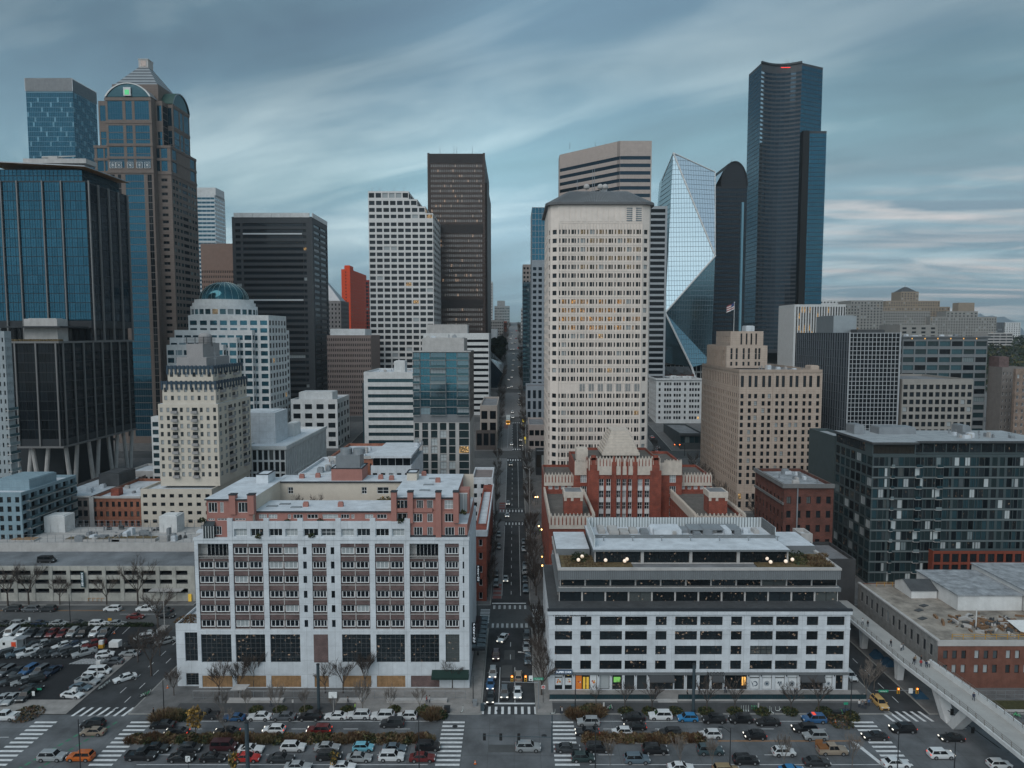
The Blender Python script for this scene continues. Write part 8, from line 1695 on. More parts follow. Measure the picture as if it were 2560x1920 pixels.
for y in (149,155,161,168,175,181,207,214,221,229,237,246,255,264,293,303,315,327,342,356): tree(6.3+rng.uniform(-.4,.5),y,rng.uniform(7.5,10.5),'bare tree on the right kerb of the middle street, %s from the junction' % oname(i));i += 1
i=0
for y in (206,213,221,230,240,250,262,272,296,310,325,340,358): tree(-8.4+rng.uniform(-.3,.4),y,rng.uniform(7,9.5),'bare tree on the left kerb of the middle street, %s above the first avenue' % oname(i));i += 1
i=0
for y in (392,405,420,435,450,482,500,520,540): tree(-9.5,y,10,'bare tree on the left kerb farther up the hill, %s of its row' % oname(i));tree(6.2,y+3,9,'bare tree on the right kerb farther up the hill, %s of its row' % oname(i));i += 1
i=0
for y in (578,592,606,620,636,668,684,700,720,765,790,812,860,890,915,955): tree(-9-rng.uniform(0,3),y,rng.uniform(11,16),'dark bare tree by the glass library and beyond, %s up the hill' % oname(i),TV[3+i % 2]);tree(7.5,y+4,rng.uniform(9,13),'dark bare tree on the upper right kerb, %s up the hill' % oname(i));i += 1
# along the waterfront road
for px,py,h,lb in ((435,1740,6,'slim bare tree at the left corner by the fence'),(548,1740,7.5,'bare tree before the first boarded bay'),(597,1735,6.5,'smaller bare tree between the first two boarded bays'),(635,1720,8.5,'big bare tree before the second boarded bay'),(813,1735,7,'bare tree beside the dark transit pole'),(858,1735,8,'bare tree before the third boarded bay'),(913,1728,9,'tall bare tree before the fourth boarded bay'),(1131,1722,7.6,'bare tree beside the dark green awning at the corner')):
    X,Y=hit(px,py);tree(X,Y,h,lb,z=.14)
for px,py,h,lb in ((555,1795,6.5,'pale leafless young tree on the kerb by the dark pickup'),(618,1787,6,'pale young tree behind the white kerb sedan'),(691,1790,8,'pale young tree with forked trunk behind the grey kerb sedan'),(762,1788,6,'pale young tree behind the black kerb suv'),(907,1785,8.2,'pale young tree behind the white kerb suv'),(977,1782,6,'pale young tree at the right end of the kerb row'),(1049,1777,5.5,'thin pale tree beside the orange grass bed'),(835,1788,5.5,'pale young tree beside the white sign pole')):
    X,Y=hit(px,py);tree(X,Y,h,lb,TP[px % 2],'young kerb trees',z=.14)
for px,py,h,lb in ((1562,1779,7,'rounded bare tree before the green poster shop'),(1630,1779,6.6,'bare tree left of the office steps'),(1490,1764,4.5,'small bare tree by the corner shop'),(1767,1782,8,'bare tree before the dark shop door'),(1837,1782,7.5,'bare tree before the amber-lit shop'),(1977,1783,6.8,'rounded bare tree before the poster windows'),(2046,1784,7.8,'wide bare tree before the large grey awning')):
    X,Y=hit(px,py);tree(X,Y,h,lb,TV[3+px % 2],'bare trees before the offices',z=.14)
for px,py,h,lb in ((484,1850,6.5,'yellow-leaved small tree in the median'),): pass
for px,py,h,lb in ((565,1843,6.5,'slim bare tree standing in the median, left part'),(1525,1915,5.5,'small bare tree at the bottom edge by the blue-grey suv'),(1700,1925,7,'bare tree at the bottom edge, middle right'),(1960,1925,7.5,'bare tree at the bottom edge, right'),(2130,1925,7.5,'bare tree at the bottom edge, far right'),(1780,1925,6.5,'small twiggy tree at the bottom edge beside the lamp pole'),(2165,1745,8,'bare tree at the corner of the right street'),(2185,1725,8,'second bare tree behind the corner of the right street')):
    X,Y=hit(px,py);tree(X,Y,h,lb,TP[px % 2])
for px,py,h,lb in ((378,1690,12.5,'large dark bare tree at the corner of the left street'),(345,1655,8,'dark bare tree beside the left street'),(400,1640,8,'bare tree under the low garage wing'),(395,1570,11,'dark bare tree at the top of the left street'),(20,1515,13,'bare tree before the garage, first from the left'),(72,1513,13,'bare tree before the garage, second from the left'),(150,1513,9.5,'bare tree before the garage, left of its entrance'),(267,1513,9.5,'bare tree before the garage, right of its entrance'),(345,1513,14.5,'tallest bare tree before the garage, at right')):
    X,Y=hit(px,py);tree(X,Y,h,lb,TV[3+px % 2])
for i in range(9): tree(97+rng.uniform(-2,2),205+i*9,rng.uniform(9,12),'bare tree in the yard beside the right street, %s from the footbridge' % oname(i))
for i in range(7): tree(92-rng.uniform(0,4),296+i*9,9,'bare tree before the beige stone tower, %s of its row' % oname(i));tree(77-rng.uniform(0,2),296+i*14,8,'bare tree on the left kerb of the upper right street, %s of its row' % oname(i))
for i in range(6): tree(-78+i*3.5,263+i*2,8,'bare tree in the gap behind the garage, %s from the left' % oname(i))
for i in range(7): tree(-92+i*1.4,296+i*11,9,'bare tree beside the finned white block, %s going back' % oname(i))
# leafy things
def leafmat(name,c,v=.5):
    if name in MATS: return MATS[name]
    m,t,b=newmat(name);geo=_n(t,'ShaderNodeNewGeometry');sc=_n(t,'ShaderNodeVectorMath',operation='SCALE');sc.inputs[0].default_value=c
    n1=_n(t,'ShaderNodeTexNoise');n1.inputs['Scale'].default_value=1.7;t.links.new(geo.outputs['Position'],n1.inputs['Vector']);mr=_n(t,'ShaderNodeMapRange');mr.inputs[1].default_value=.3;mr.inputs[2].default_value=.7;mr.inputs[3].default_value=1-v;mr.inputs[4].default_value=1+v;t.links.new(n1.outputs[0],mr.inputs[0]);t.links.new(mr.outputs[0],sc.inputs['Scale']);t.links.new(sc.outputs[0],b.inputs['Base Color']);b.inputs['Roughness'].default_value=.8;b.inputs['Specular IOR Level'].default_value=.2;MATS[name]=m;return m
lf=[leafmat('leaf_green',(.035,.050,.022)),leafmat('leaf_olive',(.075,.070,.028)),leafmat('grass_straw',(.14,.105,.06)),leafmat('grass_rust',(.095,.055,.032)),leafmat('leaf_ochre',(.27,.165,.04)),leafmat('leaf_dark',(.018,.028,.016))]
def bush(mb,x,y,z,r,h,n,q,kinds,grassy=False):
    for i in range(n):
        a=q.uniform(0,6.28);rr=r*math.sqrt(q.random());bx_,by_=x+rr*math.cos(a),y+rr*math.sin(a);k=q.choice(kinds)
        if grassy:
            hh=h*q.uniform(.6,1.1)*(1-.4*(rr/r)**2);lx,ly=(bx_-x)*.5+q.uniform(-.2,.2),(by_-y)*.5+q.uniform(-.2,.2);w=.05;t=q.uniform(0,3.14);dx,dy=math.cos(t)*w,math.sin(t)*w
            mb.quad((bx_-dx,by_-dy,z),(bx_+dx,by_+dy,z),(bx_+lx*.6+dx,by_+ly*.6+dy,z+hh*.7),(bx_+lx*.6-dx,by_+ly*.6-dy,z+hh*.7),k);mb.poly([(bx_+lx*.6-dx,by_+ly*.6-dy,z+hh*.7),(bx_+lx*.6+dx,by_+ly*.6+dy,z+hh*.7),(bx_+lx,by_+ly,z+hh)],k)
        else:
            zz=z+h*q.random()*math.sqrt(max(.05,1-(rr/r)**2));s_=q.uniform(.08,.2);u1=Vector((q.uniform(-1,1),q.uniform(-1,1),q.uniform(-1,1))).normalized()*s_;u2=Vector((q.uniform(-1,1),q.uniform(-1,1),q.uniform(-.6,.6))).normalized()*s_;c=Vector((bx_,by_,zz))
            mb.quad(c-u1-u2,c+u1-u2,c+u1+u2,c-u1+u2,k)
def bed(x0,x1,y0,y1,label,seed,dens=1.0,kinds=((0,1,5),(2,3),(1,5),(3,2,1)),hmax=1.3,name='planting_bed',kb=True):
    q=random.Random(seed)
    if kb: m=MB();m.box(x0,x1,y0,y1,0,.16,0);struct(m.build('median_kerb',kerb),'stone kerb of the planted strip');m=MB();m.box(x0+.2,x1-.2,y0+.2,y1-.2,.16,.2); 
    mb=MB();mb.box(x0+.25,x1-.25,y0+.25,y1-.25,.1,.22,5);x=x0+.6
    while x<x1-.5:
        for yy in (y0+(y1-y0)*.3,y0+(y1-y0)*.7):
            gk=q.random()<.45;kk=q.choice(kinds);h=hmax*q.uniform(.55,1.05);bush(mb,x+q.uniform(-.3,.3),yy+q.uniform(-.2,.2),.15,q.uniform(.7,1.15),h,int((230 if gk else 260)*dens),q,kk if not gk else q.choice([(2,3),(2,2,1),(3,)]),gk)
        x += q.uniform(.8,1.2)
    return struct(mb.build(name,lf),label,'stuff')
bed(-75.5,-16.0,130.6,133.0,'mixed shrubs and straw grasses filling the long left median',21,hmax=1.5)
bed(13.5,38,130.8,133.2,'rusty grasses filling the short right median',22,kinds=((3,2),(2,3,1)),hmax=1.35)
bed(-104,-97,121,123.5,'rusty shrubs of the median at lower left',23,kinds=((3,2),(1,5)));bed(-66,-52,117.5,119.5,'dark shrubs along the bottom edge at left',24,kinds=((0,5),(1,5)));bed(-7,-2,118.5,120,'dark shrubs along the bottom edge at the central crossing',26,kinds=((0,5),),hmax=.8)
def bushobj(px,py,r,h,kinds,label,grassy=False,seed=0,name='shrub',n=420,z=.14):
    X,Y=hit(px,py);mb=MB();bush(mb,X,Y,z,r,h,n,random.Random(seed or px),kinds,grassy);return tag(mb.build(name,lf),label,'plant')
bushobj(408,1799,2.3,1.7,(2,3),'straw coloured grass clump at the left kerb corner',True,n=900);bushobj(438,1797,1.8,1.6,(2,1),'second straw grass clump beside the yellow tree',True,n=600);bushobj(465,1796,1.8,1.2,(0,5),'dark green shrub between the straw grass and the yellow tree')
bushobj(1082,1794,2.0,1.8,(3,2),'orange grass clump at the kerb corner left of the crossing',True,n=900);bushobj(1058,1784,1.6,1.6,(0,1),'green shrub behind the orange grass clump');bushobj(1104,1793,1.3,1.3,(0,5),'small dark shrub right of the orange grass clump')
bushobj(1440,1792,1.9,1.6,(3,3,2),'rusty grass clump at the right corner of the central crossing',True,n=800);bushobj(1462,1785,1.8,1.4,(1,0),'olive shrub behind the rusty corner grass');bushobj(1489,1785,2.1,1.5,(3,2),'rusty grass clump beside the green bicycles',True,n=800);bushobj(1476,1778,2.0,1.1,(0,5),'dark shrub at the back of the corner bed')
for px,lb in ((640,'behind the white coupe-like sedan'),(700,'behind the grey kerb sedan'),(765,'behind the black kerb suv'),(868,'behind the white kerb suvs'),(985,'behind the last white kerb car')): bushobj(px,1778,1.4,.8,(0,1),'low green shrub %s' % lb)
for px,lb in ((1565,'under the first office tree'),(1625,'under the tree left of the steps'),(1688,'behind the white kerb suv by the offices'),(1765,'under the tree behind the blue hatchback'),(1838,'behind the black kerb suvs'),(1905,'beside the white scooters'),(1975,'under the poster window tree'),(2060,'under the wide tree before the awning')): bushobj(px,1782,1.7,.9,(0,1,5),'low dark shrub %s' % lb)
bushobj(2100,1808,2.6,1.3,(5,1,3),'low brown shrub bed at the right end of the office kerb');bushobj(2130,1795,1.6,1.2,(5,1),'dark shrub beside the bicycle pile at the right corner')
m=MB();q=random.Random(8);strip_y=185.3
for i in range(44): bush(m,-140+i*.95,185.6,.05,.8,1.0,130,q,(0,5,5))
tag(m.build('hedge',lf),'long clipped dark hedge between the car park and the garage street','hedge')
m=MB();bush(m,0,0,0,1,1,1,q,(0,));X,Y=hit(60,1795);m=MB();bush(m,X,Y+1,.1,3.2,1.2,700,q,(3,2,5));tag(m.build('shrub',lf),'rusty low shrub bed at the lower left corner of the car park','plant')
# trees with leaves
def leafy(px,py,h,r,kinds,label,n=900,dz=0,name='leafy_tree',X=None,Y=None,low=.3,s=(.10,.24)):
    if X is None: X,Y=hit(px,py)
    z=tz(Y)+.1;q=random.Random(px+py);o=thing(name,label,'tree',(X,Y,z));tm=MB();tm.tube((X,Y,z),(X,Y,z+h*.75),.12*h/6,.05,7)
    for i in range(9): a=i*2.4;zz=z+h*(low+.05*i);tm.tube((X,Y,zz-.4),(X+r*.7*math.cos(a),Y+r*.7*math.sin(a),zz+h*.14),.06,.02,4)
    tm.build('trunk',brown,o);cm=MB()
    for i in range(n):
        ph=q.uniform(-1,1);a=q.uniform(0,6.28);rr=q.uniform(.35,1)**.6;lump=.75+.35*math.sin(a*3+ph*4+px);rad=r*rr*math.sqrt(max(0,1-ph*ph))*lump
        c=Vector((X+rad*math.cos(a),Y+rad*math.sin(a),z+h*(low+(1-low)*(.5+.5*ph*rr))));s_=q.uniform(*s);u1=Vector((q.uniform(-1,1),q.uniform(-1,1),q.uniform(-1,1))).normalized()*s_;u2=Vector((q.uniform(-1,1),q.uniform(-1,1),q.uniform(-1,1))).normalized()*s_;cm.quad(c-u1-u2,c+u1-u2,c+u1+u2,c-u1+u2,q.choice(kinds))
    cm.build('crown',lf,o)
leafy(490,1847,6.6,1.9,(4,4,2),'small tree with thinning yellow leaves in the left median',420);leafy(585,1940,4.5,1.2,(4,1),'sparse yellow-leaved tree at the bottom edge by the red sedan',160);leafy(835,1930,4,1.0,(4,1,5),'sparse leaved young tree at the bottom edge',130);leafy(2172,1562,9,4,(4,1,5),'autumn tree with yellow leaves behind the white offices',900,name='leafy_tree',X=83,Y=196)
for i,(x,y,h,r) in enumerate(((-16,672,26,8),(-20,700,24,8),(-13,720,22,6))): leafy(1,i+5,h,r,(5,5,0),'dark evergreen on the left kerb far up the middle street, %s' % ('nearest','second','third')[i],1500,X=x,Y=y,s=(.5,1.1),name='evergreen_tree')
q=random.Random(33);m=MB()
for i in range(500):
    x,y=q.uniform(620,1500),q.uniform(1050,1700);z=tz(y)*fx(x)-q.uniform(0,4)
    for j in range(14): c=Vector((x+q.gauss(0,5),y+q.gauss(0,5),z+q.uniform(1,13)));s_=q.uniform(1,3.0);u1=Vector((q.uniform(-1,1),q.uniform(-1,1),q.uniform(-1,1))).normalized()*s_;u2=Vector((q.uniform(-1,1),q.uniform(-1,1),q.uniform(-1,1))).normalized()*s_;m.quad(c-u1-u2,c+u1-u2,c+u1+u2,c-u1+u2,q.choice((5,5,0)))
for i in range(420):
    y=q.uniform(560,1040);x=q.uniform(.64,.80)*y;z=tz(y)*fx(x)-q.uniform(0,3)
    for j in range(14): c=Vector((x+q.gauss(0,3.5),y+q.gauss(0,3.5),z+q.uniform(1,9)));s_=q.uniform(.6,1.8);u1=Vector((q.uniform(-1,1),q.uniform(-1,1),q.uniform(-1,1))).normalized()*s_;u2=Vector((q.uniform(-1,1),q.uniform(-1,1),q.uniform(-1,1))).normalized()*s_;m.quad(c-u1-u2,c+u1-u2,c+u1+u2,c-u1+u2,q.choice((5,5,0,1)))
struct(m.build('woodland',lf),'dark wooded slope on the far hill at right','stuff')
# roof garden plants on the offices
def rb(px,py,D,r,h,kinds,label,grassy=False,n=260):
    X,Z=at(px,py,D);mb=MB();bush(mb,X,D,z8+.2,r,h,n,random.Random(px),kinds,grassy);tag(mb.build('shrub',lf),label,'plant')
rb(1450,1400,163,2.3,1.5,(0,5),'dark green mound in the left roof garden bed');rb(1445,1406,161,1.8,1.3,(0,5,1),'smaller green mound in front in the left roof garden bed')
rb(1990,1398,163.5,2.8,1.6,(0,5),'green mound beside the pavilion in the right roof garden');rb(1995,1408,160,2.3,1.3,(0,1),'second green mound in the right roof garden')
for i,(px,D) in enumerate(((2022,163),(2034,161),(2050,162),(2062,159),(2030,158),(2045,157.5),(2055,164),(2070,157.2))): rb(px,1410,D,1.1,1.1,(2,2,3),'straw grass tuft at the right end of the roof garden, number %s from the left' % ords[i].replace('nearest','first'),True,160)
mb=MB();q=random.Random(6)
for i in range(12):
    for j in range(7): bush(mb,xe+2+i*.75,157+j*1.15,z8+.25,.28,.35,16,q,(2,3),True)
struct(mb.build('sedum_rows',lf),'rows of small dry tufts in the left roof garden bed','stuff')
mb=MB();X=X_(400,156,1555);bush(mb,X_(462,154,1560),156,zw if False else Z_(1565,152.8),3,.8,500,q,(3,3,2));tag(mb.build('shrub',lf),'rust coloured planting on the low garage wing roof','plant')
# ================================================================ STREET FURNITURE
def pole(px,py_b,py_t,r,label,mt=metalb,name='transit_pole',cat='pole',z=.14,D=None):
    X,Y=hit(px,py_b) if D is None else (X_(px,D,py_b),D);zt_=Z_(py_t,Y);m=MB();m.cyl(X,Y,r,z,zt_,14);o=tag(m.build(name,mt),label,cat);m=MB();m.cyl(X,Y,r*1.12,zt_-.02,zt_+.12,14);m.cyl(X,Y,r*1.5,z,z+.25,14);m.build('cap',metald,o);return o,X,Y,zt_
pole(797,1778,1661,.32,'thick dark blue-grey pole before the boarded apartment block');pole(1733,1780,1661,.32,'thick dark blue-grey pole before the white offices');pole(620,1935,1806,.36,'thick dark pole rising from the bottom edge by the red sedan',z=0)
def lamp(px,py_b,py_t,label,arm=2.0,mt=metald,name='street_lamp',z=.14,da=(1,0),lit=False):
    X,Y=hit(px,py_b);zt_=Z_(py_t,Y);o=thing(name,label,'street lamp',(X,Y,z));m=MB();m.tube((X,Y,z),(X,Y,zt_),.11,.07,8);m.cyl(X,Y,.2,z,z+.5,8);m.build('pole',mt,o)
    if arm:
        m=MB();p=[(X+da[0]*arm*t,Y+da[1]*arm*t,zt_-.9+1.1*math.sin(t*1.5)) for t in (0,.25,.5,.75,1)]
        for a,c in zip(p,p[1:]): m.tube(a,c,.05,.05,5)
        m.build('arm',mt,o);m=MB();e=p[-1];m.box(e[0]-.4,e[0]+.4,e[1]-.16,e[1]+.16,e[2]-.1,e[2]+.06);m.build('lamp_head',mt if not lit else lampm,o)
    return o
lamp(1332,1705,1632,'pale curved street lamp at the right kerb of the middle street',-3.4 if 0 else 3.0,concl,da=(-1,0));lamp(1330,1473,1430,'curved street lamp farther up the right kerb',2,concl,da=(-1,0));lamp(1324,1285,1170,'tall pale street lamp beside the federal brick building',2,concl,da=(-1,0));lamp(1314,1180,1060,'tall street lamp near the pale eight-sided tower',2,concl,da=(-1,0))
lamp(1438,1782,1686,'dark slender lamp post at the corner shop',0);lamp(1183,1760,1690,'dark slender lamp post on the left corner paving',0);lamp(410,1777,1700,'dark lamp post at the left corner by the bicycles',0);lamp(2126,1800,1690,'dark lamp post at the right corner of the offices',0)
lamp(1488,1935,1800,'dark lamp post at the bottom edge right of the crossing',0,z=0);lamp(1824,1935,1820,'dark lamp post at the bottom edge with a hooked arm',1.8,z=0,da=(-1,0));lamp(1048,1935,1800,'dark lamp post at the bottom edge left of the crossing',0,z=0);lamp(2243,1935,1830,'dark lamp post at the bottom edge by the white sedan',0,z=0);lamp(2385,1935,1855,'short dark lamp post at the bottom edge at right',0,z=0);lamp(202,1935,1798,'dark signal post with a long arm at the lower left junction',6,z=0,da=(.9,.5))
lamp(176,1560,1485,'dark lamp post above the car park hedge',0);lamp(412,1580,1478,'double-headed street lamp at the top of the left street',1.5,concl,da=(.8,.2));lamp(244,1705,1645,'white pole in the front column of the car park',0,whitep);lamp(1246+80,1185,1130,'lamp on the kerb before the pale tower',1,concl,da=(-1,0))
lamp(1195,1640,1500,'dark lamp post on the brick pavement beside the glass canopy',0)
for i,(x,y) in enumerate(((9.5,262),(10.4,258),(9.4,230),(9.2,222),(9.3,300),(10.2,300))):
    m=MB();z=tz(y);m.tube((x,y,z),(x,y,z+3.4),.06);m.sphere((x,y,z+3.6),.26,10,6,1);tag(m.build('path_lamp',[metald,mat('sodium_lamp',(.9,.6,.3),.5,0,emit=(1,.5,.16),es=5)]),'small glowing orange path lamp on the right kerb above the first avenue','lamp','orange path lamps')
# traffic signals
sig_y=mat('signal_yellow',(.50,.27,.03),.6,.05);red_on=mat('signal_red',(.8,.06,.03),.5,0,emit=(1,.12,.03),es=5)
def signal_head(parent,x,y,z,facing=-1,body=sig_y,on=True):
    m=MB();m.box(x-.28,x+.28,y-.12,y+.12,z-.65,z+.65);hd=m.build('signal_head',body,parent)
    for k,mt in ((.42,red_on if on else blackp),(0,blackp),(-.42,blackp)):
        m=MB();P=[(x+.17*math.cos(t*.7),y+facing*.13,z+k+.17*math.sin(t*.7)) for t in range(9)];m.poly(P if facing<0 else P[::-1]);m.build('lens',mt,hd)
o=thing('traffic_signal','yellow traffic signals on a mast arm over the mouth of the middle street','traffic light',(5.2,143.2,.15))
m=MB();m.tube((5.2,143.2,.15),(5.2,143.2,6.6),.13,.1,8);m.build('pole',metalg,o);m=MB();m.tube((5.2,143.2,5.9),(-2.6,143.2,6.1),.07,.05,6);m.build('mast_arm',metalg,o)
zs_g=Z_(1696,143);signal_head(o,X_(1280,143,1696),143.05,zs_g);signal_head(o,X_(1314,143,1696),143.05,zs_g)
xx=X_(1327,143,1694);m=MB();m.box(xx-.42,xx+.42,143.0,143.05,zs_g-.55,zs_g+.6);s_=m.build('sign_board',mat('sign_paint_white',(.68,.7,.7),.5,0),o);m=MB();m.poly([(xx+.17*math.cos(t*.6),142.98,zs_g-.28+.17*math.sin(t*.6)) for t in range(10)]);m.build('symbol',blackp,s_)
def street_sign(xc,y,z,word,parent,w=2.1):
    m=MB();m.box(xc-w/2,xc+w/2,y-.03,y+.03,z-.26,z+.26);s_=m.build('street_name_sign',mat('sign_green',(.03,.28,.17),.5,0),parent);text(word,.36,(xc,y-.05,z-.13),MATS['sign_paint_white'],.01,0,s_)
street_sign(X_(1346,143,1694),143.0,zs_g-.1,'Madison St',o)
o=thing('traffic_signal','dark backs of traffic signals on a long mast arm over the central junction','traffic light',(10.6,128.8,0));X0=X_(1380,128,1850)
m=MB();m.tube((X0,128,0),(X0,128,7.4),.16,.11,8);m.build('pole',metalb,o);za_=Z_(1843,128);m=MB();m.tube((X0,128,za_),(X_(1208,128,1843),128,za_+.3),.08,.05,6);m.build('mast_arm',metalb,o)
for px in (1211,1252,1297): signal_head(o,X_(px,128,1842),128.1,za_,1,blackp,False)
o=thing('traffic_signal','traffic signals with a green name sign over the mouth of the right street','traffic light',(77.5,143.5,.15));X0=X_(2187,146,1725);X1=X_(2292,146,1725);za_=Z_(1726,146)
m=MB();m.tube((X0,146,.15),(X0,146,za_+.6),.12,.1,8);m.build('pole',metald,o);m=MB();m.tube((X0,146,za_),(X1,146,za_),.06,.05,6);m.build('mast_arm',metalg,o)
signal_head(o,X_(2245,146,1726),145.9,za_);signal_head(o,X1,145.9,za_);street_sign(X_(2208,146,1728),145.9,za_-.1,'Marion St',o)
xx=X_(2276,146,1726);m=MB();m.box(xx-.45,xx+.45,145.85,145.9,za_-.6,za_+.55);m.build('sign_board',MATS['sign_paint_white'],o)
o=thing('traffic_signal','row of dark signal heads on a mast arm under the footbridge','traffic light',(92,136,.15));ps=[(2380,1780),(2407,1804),(2432,1826)]
m=MB();a_,c_=at(2370,1776,139),at(2520,1885,128);m.tube((a_[0],139,a_[1]),(c_[0],128,c_[1]),.08,.08,5);m.tube((c_[0],128,0),(c_[0],128,c_[1]+.4),.13,.1,8);m.build('mast_arm',metald,o)
for px,py in ps: t=(px-2370)/150;D_=139-11*t;X,Z=at(px,py,D_);signal_head(o,X,D_,Z,1,blackp,False)
for px,py,lb,zz in ((1608/1,1092,'red traffic light pair across the upper right street',0),):
    D_=372;o=thing('traffic_signal',lb,'traffic light',(at(1690,1112,D_)[0],D_,tz(D_)));z=Z_(1113,D_);m=MB();m.tube((X_(1712,D_,1113),D_,tz(D_)),(X_(1712,D_,1113),D_,z+.5),.15);m.tube((X_(1712,D_,1113),D_,z),(X_(1684,D_,1113),D_,z),.08);m.build('pole',metald,o)
    for p in (1686,1699): signal_head(o,X_(p,D_,1113),D_-.2,z)
# signs, kiosk, machines
def sign(px,py_b,py_s,w,h,mt,label,z=.14,name='street_sign',thick=.06,face=None,pmt=metald):
    X,Y=hit(px,py_b);zc=Z_(py_s,Y);o=thing(name,label,'sign',(X,Y,z));m=MB();m.tube((X,Y,z),(X,Y,zc),.05,.05,6);m.build('post',pmt,o);m=MB();m.box(X-w/2,X+w/2,Y-.1-thick,Y-.1,zc-h/2,zc+h/2);bd=m.build('sign_board',mt,o);return o,X,Y,zc,bd
o,X,Y,zc,bd=sign(1358,1758,1717,.8,.8,MATS['sign_paint_white'],'white no-entry sign with red disc at the right corner')
m=MB();m.poly([(X+.33*math.cos(t*.4),Y-.17,zc+.33*math.sin(t*.4)) for t in range(16)]);m.build('symbol',mat('sign_red',(.55,.04,.03),.5,0),bd);m=MB();m.box(X-.22,X+.22,Y-.185,Y-.175,zc-.05,zc+.05);m.build('symbol',MATS['sign_paint_white'],bd)
sign(834,1792,1736,1.7,1.2,MATS['sign_paint_white'],'large white sign board on a pole above the kerb row',thick=.3,pmt=concl); 
o,X,Y,zc,bd=sign(471,1920,1896,.85,1.05,MATS['sign_paint_white'],'white right-turn arrow sign at the bottom edge',z=0);m=MB();m.tube((X-.1,Y-.18,zc-.35),(X-.1,Y-.18,zc+.15),.04,.04,4);m.tube((X-.1,Y-.18,zc+.15),(X+.2,Y-.18,zc+.3),.04,.04,4);m.poly([(X+.1,Y-.19,zc+.4),(X+.32,Y-.19,zc+.33),(X+.18,Y-.19,zc+.15)]);m.build('symbol',blackp,bd)
sign(1509,1784,1760,.35,.9,concl,'small grey pay sign beside the green bicycles');sign(1895,1783,1762,.3,1.0,concl,'small white post sign beside the green scooters');sign(733,1784,1752,.35,.7,concl,'thin parking sign post behind the grey kerb sedan');sign(2113,1790,1758,.9,.5,MATS['sign_green'],'small green sign on the right corner of the offices');sign(100,1735,1722,1.0,.4,MATS['sign_green'],'green street name sign at the lower left of the car park');sign(85,1745,1733,.6,1.0,MATS['sign_paint_white'],'white tilted sign at the lower left of the car park')
sign(75,1560,1547,.5,.9,MATS['sign_paint_white'],'white sign above the hedge of the car park');sign(276,1570,1548,1.0,.7,sig_y,'orange arrow sign at the right end of the hedge');sign(1030+1130,1740,1735,.4,.4,concl,'small plate sign at the right street kerb')
X,Y=hit(25,1620);o=thing('parking_booth','small white attendant booth with an orange board in the car park','booth',(X,Y,.05));m=MB();m.box(X-2.2,X+2.6,Y-1.2,Y+1.2,.05,2.5);m.build('wall',whitep,o);m=MB();m.box(X-.9,X-.3,Y-1.26,Y-1.21,1.3,2.0);m.build('window',cglass,o);m=MB();m.box(X+1.3,X+2.4,Y-1.3,Y-1.21,.9,2.1);m.build('sign_board',MATS['orange_panel'],o);m=MB();m.box(X+1.6,X+4.2,Y-1.0,Y+1.4,2.6,2.75);m.tube((X+4,Y,.05),(X+4,Y,2.6),.06);m.build('canopy',metalg,o)
for px,py,lb in ((254,1620,'yellow and white pay machine at the end of the slanted rows'),(187,1742,'yellow box beside the white sedan at the car park corner'),(248,1672,'orange topped pay sign above the front column')):
    X,Y=hit(px,py);m=MB();m.box(X-.6,X+.6,Y-.4,Y+.4,.05,1.0,0);m.box(X-.5,X+.5,Y-.35,Y+.35,1.0,2.0,1);tag(m.build('pay_machine',[sig_y,whitep]),lb,'pay machine')
def cone(px,py,lb,grp=None):
    X,Y=hit(px,py);m=MB();m.box(X-.22,X+.22,Y-.22,Y+.22,.14,.18,0);m.cyl(X,Y,.17,.18,.8,10,0,.04);m.cyl(X,Y,.13,.42,.55,10,1,.105);tag(m.build('traffic_cone',[mat('cone_orange',(.6,.14,.03),.6,0),whitep]),lb,'traffic cone')
cone(286,1585,'orange cone beside the car park hedge end');cone(2088,1809,'orange cone in the shrub bed at the right corner');cone(1188,1912,'orange cone at the bottom edge near the crossing');cone(419,1722,'orange cone behind the left corner lamp post')
# yellow-lit figures of works far up the street
for px,py,lb in ((1308,1065,'yellow signal box at the right kerb by the bus'),(1313,1110,'yellow crossing sign on the right kerb above the second avenue')):
    X,Y=hit(px,py);m=MB();z=tz(Y);m.tube((X,Y,z),(X,Y,z+3),.1);m.box(X-.5,X+.5,Y-.2,Y,z+2.6,z+4);tag(m.build('traffic_signal',mat('bright_yellow',(.6,.45,.03),.6,0,emit=(1,.75,.05),es=.3)),lb,'traffic light')
